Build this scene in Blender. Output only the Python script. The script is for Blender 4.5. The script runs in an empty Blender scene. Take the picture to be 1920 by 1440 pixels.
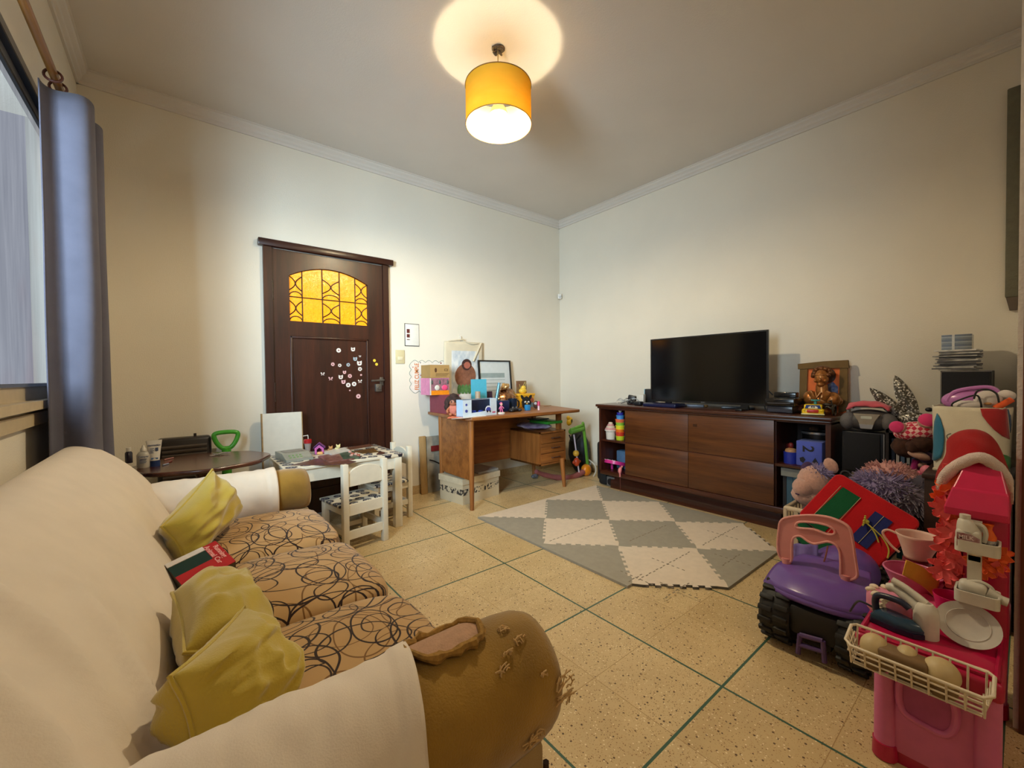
import bpy, bmesh, math, random
from mathutils import Vector, Matrix, Euler, noise

RND = random.Random(11)
SC = bpy.context.scene
COL = SC.collection
PI = math.pi

# ------------------------------------------------------------------ camera geometry (solved from the floor grid)
CF = 774.63
CYAW, CPIT, CROL = 0.6768, -0.0195, -0.0109
CPOS = Vector((-3.499, -3.4436, 1.0552))


def _axes():
    f = Vector((math.sin(CYAW) * math.cos(CPIT), math.cos(CYAW) * math.cos(CPIT), math.sin(CPIT)))
    r = Vector((math.cos(CYAW), -math.sin(CYAW), 0))
    u = r.cross(f)
    c, s = math.cos(CROL), math.sin(CROL)
    return c * r + s * u, -s * r + c * u, f


CR, CU, CFW = _axes()


def at(px, py, ax, val):
    """The point of the plane x/y/z = val that the photograph shows at (px, py)."""
    d = CR * ((px - 960) / CF) - CU * ((py - 720) / CF) + CFW
    i = 'xyz'.index(ax)
    return CPOS + d * ((val - CPOS[i]) / d[i])


def mpp(p):
    """Metres covered by one photograph pixel at point p."""
    return (Vector(p) - CPOS).dot(CFW) / CF


# ------------------------------------------------------------------ materials
MATS = {}


def srgb(c):
    out = []
    for v in c:
        v = v / 255.0
        out.append(v / 12.92 if v <= 0.04045 else ((v + 0.055) / 1.055) ** 2.4)
    return tuple(out)


def _nodes(name):
    m = bpy.data.materials.new(name)
    m.use_nodes = True
    nt = m.node_tree
    return m, nt, nt.nodes['Principled BSDF']


def N(nt, t, **kw):
    n = nt.nodes.new(t)
    for k, v in kw.items():
        if k.startswith('i_'):
            key = k[2:]
            key = int(key) if key.isdigit() else key.replace('_', ' ')
            n.inputs[key].default_value = v
        else:
            setattr(n, k, v)
    return n


def mat(name, col, rough=.5, var=.08, scale=30, metal=0, spec=.5, bump=0, bscale=None, emit=0, alpha=1, trans=0, sheen=0, coat=0,
        stretch=None, col2=None, sub=0):
    """Procedural surface: base colour broken up by noise, optional fine bump."""
    if name in MATS:
        return MATS[name]
    m, nt, b = _nodes(name)
    c = srgb(col)
    tc = N(nt, 'ShaderNodeTexCoord')
    src = tc.outputs['Object']
    if stretch:
        mp = N(nt, 'ShaderNodeMapping')
        mp.inputs['Scale'].default_value = stretch
        nt.links.new(src, mp.inputs[0])
        src = mp.outputs[0]
    no = N(nt, 'ShaderNodeTexNoise', i_Scale=scale, i_Detail=4.0)
    nt.links.new(src, no.inputs['Vector'])
    if col2:
        c2 = srgb(col2)
        ca, cb = c, c2
    else:
        ca = tuple(max(0, v * (1 - var)) for v in c)
        cb = tuple(min(1, v * (1 + var)) for v in c)
    rp = N(nt, 'ShaderNodeValToRGB')
    rp.color_ramp.elements[0].position = .3
    rp.color_ramp.elements[1].position = .7
    rp.color_ramp.elements[0].color = (*ca, 1)
    rp.color_ramp.elements[1].color = (*cb, 1)
    nt.links.new(no.outputs['Fac'], rp.inputs[0])
    nt.links.new(rp.outputs[0], b.inputs['Base Color'])
    b.inputs['Roughness'].default_value = rough
    b.inputs['Metallic'].default_value = metal
    b.inputs['Specular IOR Level'].default_value = spec
    b.inputs['Alpha'].default_value = alpha
    b.inputs['Transmission Weight'].default_value = trans
    b.inputs['Sheen Weight'].default_value = sheen
    b.inputs['Coat Weight'].default_value = coat
    if emit:
        b.inputs['Emission Color'].default_value = (*c, 1)
        b.inputs['Emission Strength'].default_value = emit
    if bump:
        n2 = N(nt, 'ShaderNodeTexNoise', i_Scale=bscale or scale * 4, i_Detail=3.0)
        nt.links.new(src, n2.inputs['Vector'])
        bp = N(nt, 'ShaderNodeBump', i_Strength=bump, i_Distance=.01)
        nt.links.new(n2.outputs['Fac'], bp.inputs['Height'])
        nt.links.new(bp.outputs[0], b.inputs['Normal'])
    MATS[name] = m
    return m


def wood(name, dark, light, axis='x', rough=.4, scale=6, coat=0.0):
    if name in MATS:
        return MATS[name]
    m, nt, b = _nodes(name)
    tc = N(nt, 'ShaderNodeTexCoord')
    mp = N(nt, 'ShaderNodeMapping')
    s = [9, 9, 9]
    s['xyz'.index(axis)] = .55
    mp.inputs['Scale'].default_value = s
    nt.links.new(tc.outputs['Object'], mp.inputs[0])
    n1 = N(nt, 'ShaderNodeTexNoise', i_Scale=scale * .35, i_Detail=5.0, i_Distortion=.6)
    n2 = N(nt, 'ShaderNodeTexNoise', i_Scale=scale * 3, i_Detail=3.0)
    nt.links.new(mp.outputs[0], n1.inputs['Vector'])
    nt.links.new(mp.outputs[0], n2.inputs['Vector'])
    mx = N(nt, 'ShaderNodeMath', operation='ADD')
    ml = N(nt, 'ShaderNodeMath', operation='MULTIPLY', i_1=.45)
    nt.links.new(n2.outputs['Fac'], ml.inputs[0])
    nt.links.new(n1.outputs['Fac'], mx.inputs[0])
    nt.links.new(ml.outputs[0], mx.inputs[1])
    rp = N(nt, 'ShaderNodeValToRGB')
    rp.color_ramp.elements[0].position = .5
    rp.color_ramp.elements[1].position = 1.0
    rp.color_ramp.elements[0].color = (*srgb(dark), 1)
    rp.color_ramp.elements[1].color = (*srgb(light), 1)
    nt.links.new(mx.outputs[0], rp.inputs[0])
    nt.links.new(rp.outputs[0], b.inputs['Base Color'])
    b.inputs['Roughness'].default_value = rough
    b.inputs['Coat Weight'].default_value = coat
    b.inputs['Coat Roughness'].default_value = .2
    MATS[name] = m
    return m


def fabric(name, col, var=.12, rough=.95, bump=.25, sheen=.2):
    return mat(name, col, rough=rough, var=var, scale=14, bump=bump, bscale=420, sheen=sheen, spec=.2)


# ------------------------------------------------------------------ mesh builder
class MB:
    def __init__(s):
        s.bm = bmesh.new()

    def _fin(s, nf, nv, m, M):
        fs = list(s.bm.faces)[nf:]
        vs = list(s.bm.verts)[nv:]
        for f in fs:
            f.material_index = m
        if M is not None:
            bmesh.ops.transform(s.bm, matrix=M, verts=vs)
        return vs, fs

    def _st(s):
        return len(s.bm.faces), len(s.bm.verts)

    def box(s, c, d, rz=0, rot=None, m=0, bev=0, seg=2):
        t = bmesh.new()
        bmesh.ops.create_cube(t, size=1)
        bmesh.ops.scale(t, vec=Vector(d), verts=t.verts)
        if bev:
            bmesh.ops.bevel(t, geom=list(t.edges) + list(t.verts), offset=min(bev, min(d) * .49), segments=seg, affect='EDGES', profile=.5)
        R = Euler(rot).to_matrix().to_4x4() if rot else Matrix.Rotation(rz, 4, 'Z')
        s.merge(t, Matrix.Translation(Vector(c)) @ R, m)
        return s

    def span(s, a, b, **k):
        a, b = Vector(a), Vector(b)
        d = [abs(x) for x in (b - a)]
        return s.box((a + b) / 2, d, **k)

    def merge(s, t, M=None, m=None):
        if M is not None:
            bmesh.ops.transform(t, matrix=M, verts=t.verts)
        mp = {}
        for v in t.verts:
            mp[v] = s.bm.verts.new(v.co)
        for f in t.faces:
            try:
                g = s.bm.faces.new([mp[v] for v in f.verts])
                g.material_index = f.material_index if m is None else m
            except ValueError:
                pass
        t.free()

    def cyl(s, p0, p1, r0, r1=None, n=16, m=0):
        p0, p1 = Vector(p0), Vector(p1)
        r1 = r0 if r1 is None else r1
        d = p1 - p0
        q = d.to_track_quat('Z', 'Y').to_matrix().to_4x4()
        t = bmesh.new()
        bmesh.ops.create_cone(t, cap_ends=True, segments=n, radius1=max(r0, 1e-5), radius2=max(r1, 1e-5), depth=d.length)
        s.merge(t, Matrix.Translation((p0 + p1) / 2) @ q, m)
        return s

    def ell(s, c, r, rot=None, m=0, u=20, v=12):
        if not hasattr(r, '__len__'):
            r = (r, r, r)
        t = bmesh.new()
        bmesh.ops.create_uvsphere(t, u_segments=u, v_segments=v, radius=1)
        M = Matrix.Translation(Vector(c))
        if rot:
            M = M @ Euler(rot).to_matrix().to_4x4()
        M = M @ Matrix.Diagonal((*r, 1))
        s.merge(t, M, m)
        return s

    def tube(s, pts, r, n=8, closed=False, m=0, smooth=0):
        pts = [Vector(p) for p in pts]
        if smooth:
            pts = spline(pts, smooth, closed)
        L = len(pts)
        rr = r if hasattr(r, '__len__') else [r] * L
        if len(rr) != L:
            rr = [rr[min(len(rr) - 1, int(i * len(rr) / L))] for i in range(L)]
        rings = []
        up = None
        for i, p in enumerate(pts):
            a = pts[(i - 1) % L] if (closed or i > 0) else p
            b = pts[(i + 1) % L] if (closed or i < L - 1) else p
            d = (b - a)
            if d.length < 1e-9:
                d = Vector((0, 0, 1))
            d.normalize()
            if up is None:
                up = d.orthogonal().normalized()
            else:
                up = (up - d * up.dot(d))
                if up.length < 1e-6:
                    up = d.orthogonal()
                up.normalize()
            w = d.cross(up)
            rings.append([s.bm.verts.new(p + (up * math.cos(2 * PI * k / n) + w * math.sin(2 * PI * k / n)) * rr[i]) for k in range(n)])
        for i in range(L if closed else L - 1):
            A, B = rings[i], rings[(i + 1) % L]
            for k in range(n):
                f = s.bm.faces.new((A[k], A[(k + 1) % n], B[(k + 1) % n], B[k]))
                f.material_index = m
        if not closed:
            for A, fl in ((rings[0], True), (rings[-1], False)):
                f = s.bm.faces.new(list(reversed(A)) if fl else A)
                f.material_index = m
        return s

    def lathe(s, prof, c=(0, 0, 0), n=24, m=0, rot=None, sx=1, sy=1, cap=True):
        M = Matrix.Translation(Vector(c))
        if rot:
            M = M @ Euler(rot).to_matrix().to_4x4()
        rings = []
        for (r, z) in prof:
            rings.append([s.bm.verts.new(M @ Vector((r * sx * math.cos(2 * PI * k / n), r * sy * math.sin(2 * PI * k / n), z))) for k in range(n)])
        for A, B in zip(rings, rings[1:]):
            for k in range(n):
                f = s.bm.faces.new((A[k], A[(k + 1) % n], B[(k + 1) % n], B[k]))
                f.material_index = m
        if cap:
            for A, fl in ((rings[0], True), (rings[-1], False)):
                f = s.bm.faces.new(list(reversed(A)) if fl else A)
                f.material_index = m
        return s

    def prism(s, poly, h, M=None, m=0):
        """2-D polygon in the xy plane of M, extruded by h along its z."""
        M = M or Matrix()
        a = [s.bm.verts.new(M @ Vector((x, y, 0))) for x, y in poly]
        b = [s.bm.verts.new(M @ Vector((x, y, h))) for x, y in poly]
        n = len(poly)
        fs = [s.bm.faces.new(list(reversed(a))), s.bm.faces.new(b)]
        for k in range(n):
            fs.append(s.bm.faces.new((a[k], a[(k + 1) % n], b[(k + 1) % n], b[k])))
        for f in fs:
            f.material_index = m
        return s

    def ring(s, outer, inner, h, M=None, m=0):
        """frame between two polygons with the same number of points"""
        M = M or Matrix()
        n = len(outer)
        V = [[s.bm.verts.new(M @ Vector((x, y, z))) for x, y in P] for P in (outer, inner) for z in (0, h)]
        o0, o1, i0, i1 = V
        for k in range(n):
            j = (k + 1) % n
            for q in ((o0[k], o0[j], o1[j], o1[k]), (i0[j], i0[k], i1[k], i1[j]), (o1[k], o1[j], i1[j], i1[k]), (o0[j], o0[k], i0[k], i0[j])):
                f = s.bm.faces.new(q)
                f.material_index = m
        return s

    def sheet(s, fn, nu, nv, m=0, closed_u=False):
        g = [[s.bm.verts.new(fn(i / nu, j / nv)) for j in range(nv + 1)] for i in range(nu + (0 if closed_u else 1))]
        L = len(g)
        for i in range(nu):
            for j in range(nv):
                f = s.bm.faces.new((g[i][j], g[(i + 1) % L][j], g[(i + 1) % L][j + 1], g[i][j + 1]))
                f.material_index = m
        return s

    def text(s, string, size, M, m=0, ext=.0006, align='CENTER'):
        cu = bpy.data.curves.new('lettering', 'FONT')
        cu.body = string
        cu.size = size
        cu.extrude = ext
        cu.align_x = align
        cu.align_y = 'CENTER'
        cu.resolution_u = 3
        cu.offset = size * .018
        o = bpy.data.objects.new('lettering', cu)
        COL.objects.link(o)
        dg = bpy.context.evaluated_depsgraph_get()
        me = bpy.data.meshes.new_from_object(o.evaluated_get(dg))
        t = bmesh.new()
        t.from_mesh(me)
        s.merge(t, M, m)
        bpy.data.objects.remove(o)
        bpy.data.curves.remove(cu)
        bpy.data.meshes.remove(me)
        return s

    def jitter(s, amp, sc=20, seed=0):
        for v in s.bm.verts:
            q = noise.noise_vector(v.co * sc + Vector((seed, seed * 2, 0)))
            v.co += q * amp
        return s

    def build(s, name, mats, parent=None, smooth=40, world=False, subsurf=0, solid=0, loc=None, bevel=0):
        bm = s.bm
        bmesh.ops.recalc_face_normals(bm, faces=bm.faces)
        if parent is not None and world:
            r = parent
            while r.parent is not None:
                r = r.parent
            bmesh.ops.transform(bm, matrix=MW[r.name].inverted(), verts=bm.verts)
        if parent is None and loc is None and world is False:
            # origin at the base of the thing
            xs = [v.co.x for v in bm.verts]; ys = [v.co.y for v in bm.verts]; zs = [v.co.z for v in bm.verts]
            loc = Vector(((min(xs) + max(xs)) / 2, (min(ys) + max(ys)) / 2, min(zs)))
            bmesh.ops.translate(bm, vec=-loc, verts=bm.verts)
        me = bpy.data.meshes.new(name)
        bm.to_mesh(me)
        bm.free()
        o = bpy.data.objects.new(name, me)
        COL.objects.link(o)
        for mm in (mats if isinstance(mats, (list, tuple)) else [mats]):
            me.materials.append(mm)
        if parent is not None:
            o.parent = parent
        elif loc is not None:
            o.location = loc
        if smooth:
            me.shade_smooth()
            me.set_sharp_from_angle(angle=math.radians(smooth))
        if solid:
            md = o.modifiers.new('thickness', 'SOLIDIFY'); md.thickness = solid; md.offset = 0
        if bevel:
            md = o.modifiers.new('edge', 'BEVEL'); md.width = bevel; md.segments = 2; md.limit_method = 'ANGLE'
        if subsurf:
            md = o.modifiers.new('smooth', 'SUBSURF'); md.levels = subsurf; md.render_levels = subsurf
        return o


MW = {}


def spline(pts, k=6, closed=False):
    out = []
    L = len(pts)
    rng = range(L if closed else L - 1)
    for i in rng:
        p0 = pts[(i - 1) % L] if (closed or i > 0) else pts[i]
        p1 = pts[i]
        p2 = pts[(i + 1) % L]
        p3 = pts[(i + 2) % L] if (closed or i + 2 < L) else p2
        for j in range(k):
            t = j / k
            out.append(.5 * ((2 * p1) + (p2 - p0) * t + (2 * p0 - 5 * p1 + 4 * p2 - p3) * t * t + (3 * p1 - p0 - 3 * p2 + p3) * t ** 3))
    if not closed:
        out.append(pts[-1])
    return out


def tag(o, label=None, cat=None, group=None, kind=None):
    if label: o['label'] = label
    if cat: o['category'] = cat
    if group: o['group'] = group
    if kind: o['kind'] = kind
    return o


def T(name, label, cat, loc, rz=0, group=None, rot=None):
    o = bpy.data.objects.new(name, None)
    o.empty_display_size = .05
    COL.objects.link(o)
    o.location = loc
    e = Euler(rot) if rot else Euler((0, 0, rz))
    o.rotation_euler = e
    MW[o.name] = Matrix.Translation(Vector(loc)) @ e.to_matrix().to_4x4()
    return tag(o, label, cat, group)


def dup(root, loc, rz=None, label=None, group=None, rot=None):
    c = root.copy()
    COL.objects.link(c)
    c.location = loc
    if rz is not None: c.rotation_euler = (0, 0, rz)
    if rot is not None: c.rotation_euler = rot
    MW[c.name] = Matrix.Translation(Vector(loc)) @ c.rotation_euler.to_matrix().to_4x4()
    if label: c['label'] = label
    if group: c['group'] = group

    def rec(a, b):
        for ch in list(a.children):
            d = ch.copy()
            COL.objects.link(d)
            d.parent = b
            rec(ch, d)
    rec(root, c)
    return c


def struct(name, mb, m, smooth=0, label=None):
    o = mb.build(name, m, smooth=smooth, world=True)
    o['kind'] = 'structure'
    if label: o['label'] = label
    return o


def frame(o, x, y):
    """4x4 from an origin, an x direction and a y direction (orthonormalised)."""
    x = Vector(x).normalized()
    y = Vector(y)
    y = (y - x * y.dot(x)).normalized()
    z = x.cross(y)
    return Matrix(((x.x, y.x, z.x, o[0]), (x.y, y.y, z.y, o[1]), (x.z, y.z, z.z, o[2]), (0, 0, 0, 1)))


def rpoly(w, h, r, n=5):
    out = []
    for cx, cy, a in ((w / 2 - r, h / 2 - r, 0), (-w / 2 + r, h / 2 - r, 90), (-w / 2 + r, -h / 2 + r, 180), (w / 2 - r, -h / 2 + r, 270)):
        for k in range(n + 1):
            t = math.radians(a + 90 * k / n)
            out.append((cx + r * math.cos(t), cy + r * math.sin(t)))
    return out


def ngon(r, n, ry=None, ph=0):
    ry = r if ry is None else ry
    return [(r * math.cos(2 * PI * k / n + ph), ry * math.sin(2 * PI * k / n + ph)) for k in range(n)]


def pillow_mb(c00, c10, c11, c01, th, seed=0, n=22, wr=.008, pinch=.10):
    c00, c10, c11, c01 = map(Vector, (c00, c10, c11, c01))
    nrm = (c10 - c00).cross(c01 - c00).normalized()
    cen = (c00 + c10 + c11 + c01) / 4
    mb = MB()
    def P(u, v, sgn):
        a, b = 2 * u - 1, 2 * v - 1
        p = c00 * (1 - u) * (1 - v) + c10 * u * (1 - v) + c11 * u * v + c01 * (1 - u) * v
        k = pinch * (1 - min(abs(a), abs(b)) ** 2) * max(abs(a), abs(b)) ** 6
        p = p + (cen - p) * k
        h = (max(0, 1 - abs(a) ** 2.6) * max(0, 1 - abs(b) ** 2.6)) ** .55
        p = p + nrm * sgn * th * h
        w = noise.noise(Vector((a * 2.2 + seed * 7.1, b * 2.2, sgn * .7 + seed))) + .6 * noise.noise(Vector((a * 5 + seed, b * 1.6, seed * 3.3)))
        cr = .5 - abs(noise.noise(Vector((a * 1.7 + b * 1.1 + seed * 3, b * 1.5 - a * .6, seed * 5.7))))
        p = p + nrm * (w * .7 + cr * 1.2) * wr * sgn * min(1, h * 2)
        return p
    mb.sheet(lambda u, v: P(u, v, 1), n, n)
    mb.sheet(lambda u, v: P(u, v, -1), n, n)
    bmesh.ops.remove_doubles(mb.bm, verts=mb.bm.verts, dist=1e-5)
    return mb


def soft_box(c, d, p=7, seed=0, crown=.0, wr=.004, n=14):
    """puffy box: superellipsoid with exponent p"""
    mb = MB()
    t = bmesh.new()
    bmesh.ops.create_cube(t, size=2)
    bmesh.ops.subdivide_edges(t, edges=t.edges, cuts=n, use_grid_fill=True)
    for v in t.verts:
        q = v.co
        nn = (abs(q.x) ** p + abs(q.y) ** p + abs(q.z) ** p) ** (1 / p)
        q = q / nn
        z = q.z * d[2] / 2
        if q.z > 0:
            z += crown * (1 - q.x ** 2) * (1 - q.y ** 2)
        w = noise.noise(Vector((q.x * 3 + seed, q.y * 3, q.z * 2 + seed * .3))) * wr
        v.co = Vector((q.x * d[0] / 2, q.y * d[1] / 2, z)) + q.normalized() * w
    mb.merge(t, Matrix.Translation(Vector(c)), 0)
    return mb
# ================================================================== render settings, camera, light
vs = SC.view_settings
vs.view_transform = 'Standard'; vs.look = 'None'; vs.gamma = 1; vs.use_curve_mapping = False
vs.exposure = 0.0
DAY_W, FILL_W, WORLD_S = 106, 15, .25

cam = bpy.data.cameras.new('camera')
cam.sensor_width = 36; cam.lens = 36 * CF / 1920; cam.clip_start = .02
co = bpy.data.objects.new('camera', cam); COL.objects.link(co)
co.matrix_world = Matrix(((CR.x, CU.x, -CFW.x, CPOS.x), (CR.y, CU.y, -CFW.y, CPOS.y), (CR.z, CU.z, -CFW.z, CPOS.z), (0, 0, 0, 1)))
SC.camera = co

H = 2.841
XL = -3.93      # wall with the window
YF = -5.2       # far end of the space behind the camera

# ------------------------------------------------------------------ wall paint
def paint(name, col, bump=.15):
    return mat(name, col, rough=.85, var=.025, scale=2.2, bump=bump, bscale=160, spec=.25)

M_wall = paint('wall_paint', (226, 217, 200))
M_ceil = paint('ceiling_paint', (214, 206, 196), .1)
M_white = mat('white_gloss_paint', (226, 222, 212), rough=.35, var=.03)
M_jamb = mat('grey_white_plaster', (238, 234, 228), rough=.8, var=.05, bump=.2, bscale=120)

# ------------------------------------------------------------------ floor: terrazzo tiles, green joints every second tile
def floor_mat():
    m, nt, b = _nodes('terrazzo_tiles')
    L = nt.links.new
    ge = N(nt, 'ShaderNodeNewGeometry')
    sp = N(nt, 'ShaderNodeSeparateXYZ'); L(ge.outputs['Position'], sp.inputs[0])
    def joint(out, off, per, half):
        a = N(nt, 'ShaderNodeMath', operation='ADD', i_1=off); L(out, a.inputs[0])
        d = N(nt, 'ShaderNodeMath', operation='DIVIDE', i_1=per); L(a.outputs[0], d.inputs[0])
        p = N(nt, 'ShaderNodeMath', operation='PINGPONG', i_1=.5); L(d.outputs[0], p.inputs[0])
        c = N(nt, 'ShaderNodeMath', operation='LESS_THAN', i_1=half / per); L(p.outputs[0], c.inputs[0])
        fl = N(nt, 'ShaderNodeMath', operation='FLOOR'); L(d.outputs[0], fl.inputs[0])
        return c.outputs[0], fl.outputs[0]
    gx, _ = joint(sp.outputs[0], 2.095, .6, .0042)
    gy, _ = joint(sp.outputs[1], 1.010, .6, .0042)
    tx, ix = joint(sp.outputs[0], 2.095, .3, .0011)
    ty, iy = joint(sp.outputs[1], 1.010, .3, .0011)
    gr = N(nt, 'ShaderNodeMath', operation='MAXIMUM'); L(gx, gr.inputs[0]); L(gy, gr.inputs[1])
    th = N(nt, 'ShaderNodeMath', operation='MAXIMUM'); L(tx, th.inputs[0]); L(ty, th.inputs[1])
    cid = N(nt, 'ShaderNodeCombineXYZ'); L(ix, cid.inputs[0]); L(iy, cid.inputs[1])
    wn = N(nt, 'ShaderNodeTexWhiteNoise', noise_dimensions='2D'); L(cid.outputs[0], wn.inputs['Vector'])
    base = N(nt, 'ShaderNodeValToRGB')
    base.color_ramp.elements[0].color = (*srgb((206, 178, 128)), 1)
    base.color_ramp.elements[1].color = (*srgb((218, 192, 144)), 1)
    L(wn.outputs['Value'], base.inputs[0])
    no = N(nt, 'ShaderNodeTexNoise', i_Scale=5.0, i_Detail=5.0); L(ge.outputs['Position'], no.inputs['Vector'])
    mx0 = N(nt, 'ShaderNodeMix', data_type='RGBA', blend_type='MULTIPLY'); mx0.inputs[0].default_value = .35
    cr = N(nt, 'ShaderNodeValToRGB'); cr.color_ramp.elements[0].color = (.6, .55, .5, 1); cr.color_ramp.elements[1].color = (1, 1, 1, 1)
    cr.color_ramp.elements[0].position = .3; cr.color_ramp.elements[1].position = .65
    L(no.outputs['Fac'], cr.inputs[0]); L(base.outputs[0], mx0.inputs[6]); L(cr.outputs[0], mx0.inputs[7])
    last = mx0.outputs[2]
    for sc, thr, pick, col in ((75, .26, .80, (96, 70, 42)), (160, .30, .72, (140, 104, 62)), (240, .34, .6, (186, 150, 104)), (120, .3, .8, (236, 218, 180))):
        vo = N(nt, 'ShaderNodeTexVoronoi', i_Scale=float(sc)); L(ge.outputs['Position'], vo.inputs['Vector'])
        lt = N(nt, 'ShaderNodeMath', operation='LESS_THAN', i_1=thr); L(vo.outputs['Distance'], lt.inputs[0])
        sr = N(nt, 'ShaderNodeSeparateColor'); L(vo.outputs['Color'], sr.inputs[0])
        gt = N(nt, 'ShaderNodeMath', operation='GREATER_THAN', i_1=pick); L(sr.outputs[0], gt.inputs[0])
        an = N(nt, 'ShaderNodeMath', operation='MULTIPLY'); L(lt.outputs[0], an.inputs[0]); L(gt.outputs[0], an.inputs[1])
        mx = N(nt, 'ShaderNodeMix', data_type='RGBA'); L(an.outputs[0], mx.inputs[0]); L(last, mx.inputs[6])
        mx.inputs[7].default_value = (*srgb(col), 1); last = mx.outputs[2]
    for fac, col in ((th.outputs[0], (168, 134, 88)), (gr.outputs[0], (58, 92, 74))):
        mx = N(nt, 'ShaderNodeMix', data_type='RGBA'); L(fac, mx.inputs[0]); L(last, mx.inputs[6])
        mx.inputs[7].default_value = (*srgb(col), 1); last = mx.outputs[2]
    L(last, b.inputs['Base Color'])
    b.inputs['Roughness'].default_value = .33
    b.inputs['Specular IOR Level'].default_value = .4
    return m

struct('floor', MB().span((XL - .2, YF - .15, -.12), (.15, .15, 0)), floor_mat())
struct('ceiling', MB().span((XL - .2, YF - .15, H), (.15, .15, H + .12)), M_ceil)

# door wall (y = 0) with the door opening, television wall (x = 0)
DX0, DX1, DZ = -2.975, -2.135, 2.005
w = MB()
w.span((XL - .2, 0, 0), (DX0, .15, H)); w.span((DX1, 0, 0), (.15, .15, H)); w.span((DX0, 0, DZ), (DX1, .15, H))
struct('wall_back', w, M_wall)
struct('wall_right', MB().span((0, YF - .15, 0), (.15, 0, H)), M_wall)
# window wall
WY0, WY1, WZ0, WZ1 = -3.05, -.64, 1.035, 2.235
w = MB()
w.span((XL - .2, YF, 0), (XL, WY0, H)); w.prism([(XL, WY1), (XL, 0), (XL - .2, 0), (XL - .2, WY1 + .635)], H)
w.span((XL - .2, WY0, 0), (XL, WY1, WZ0)); w.span((XL - .2, WY0, WZ1), (XL, WY1, H))
struct('wall_left', w, M_wall)
struct('wall_front', MB().span((XL - .2, YF - .15, 0), (.15, YF, H)), M_wall)
# stub of wall the photograph is taken past: its plaster end is the pale strip on the right
JX = -1.60
struct('wall_stub', MB().span((JX, -3.60, 0), (0, CPOS.y + .0086 * (JX - CPOS.x), H)), M_jamb)
M_doorwood = wood('varnished_door_lining', (70, 30, 14), (112, 54, 26), 'z', rough=.35)
struct('trim_1', MB().span((JX - .02, -3.60, 0), (JX, CPOS.y + .0029 * (JX - CPOS.x), 2.4)), M_doorwood, label='varnished wooden door lining on the wall end')
# the grey corner seen between the toy kitchen and the pale strip stays with the stub

# crown moulding: three steps, on each wall of the room
cm = [(0, 0), (0, -.074), (.012, -.074), (.014, -.058), (.026, -.05), (.030, -.034), (.046, -.022), (.050, -.008), (.058, -.006), (.058, 0)]
def crown(name, a, b, inward):
    mb = MB()
    a, b = Vector(a), Vector(b)
    M = frame((a.x, a.y, H), inward, (0, 0, 1))
    if (M.to_3x3() @ Vector((0, 0, 1))).dot(b - a) < 0:
        M = frame((b.x, b.y, H), inward, (0, 0, 1))
    mb.prism(cm, (b - a).length, M)
    struct(name, mb, M_ceil)
crown('trim_2', (XL, 0, 0), (0, 0, 0), (0, -1, 0))
crown('trim_3', (0, 0, 0), (0, -3.42, 0), (-1, 0, 0))
crown('trim_4', (XL, YF, 0), (XL, 0, 0), (1, 0, 0))
M_base = mat('tile_skirting', (176, 150, 110), rough=.4, var=.1, scale=60, col2=(198, 170, 126))
struct('baseboard_back', MB().span((DX1 + .06, -.012, 0), (0, 0, .075)), M_base)
struct('baseboard_back_left', MB().span((XL, -.012, 0), (DX0 - .06, 0, .075)), M_base)
struct('baseboard_right', MB().span((-.012, -3.42, 0), (0, -.012, .075)), M_base)
struct('baseboard_left', MB().span((XL, YF, 0), (XL + .012, -.012, .075)), M_base)

# ------------------------------------------------------------------ window: sill, metal frame, hazy pane
M_alu = mat('window_metal', (128, 126, 124), rough=.35, metal=.6, var=.2, scale=9)
M_blackseal = mat('black_rubber', (22, 21, 22), rough=.6)
M_sill = mat('sill_paint', (190, 172, 140), rough=.5, var=.05)
mb = MB()
xf = XL - .012
for z0, z1, dx in ((WZ1 - .045, WZ1, .05), (WZ1 - .10, WZ1 - .05, .035), (WZ0, WZ0 + .012, .05)):
    mb.span((xf - .02, WY0, z0), (xf + dx - .03, WY1, z1))
for y0, y1 in ((WY0, WY0 + .05), (WY1 - .018, WY1), (-1.62, -1.56)):
    mb.span((xf - .012, y0, WZ0), (xf + .012, y1, WZ1))
wf = struct('window_1', mb, M_alu)
s_ = MB().span((xf, WY0, WZ1 - .053), (xf + .024, WY1, WZ1 - .043)); s_.span((xf, WY0, WZ1 - .112), (xf + .010, WY1, WZ1 - .098))
s_.build('seal', M_blackseal, wf, world=False, smooth=0)

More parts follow.
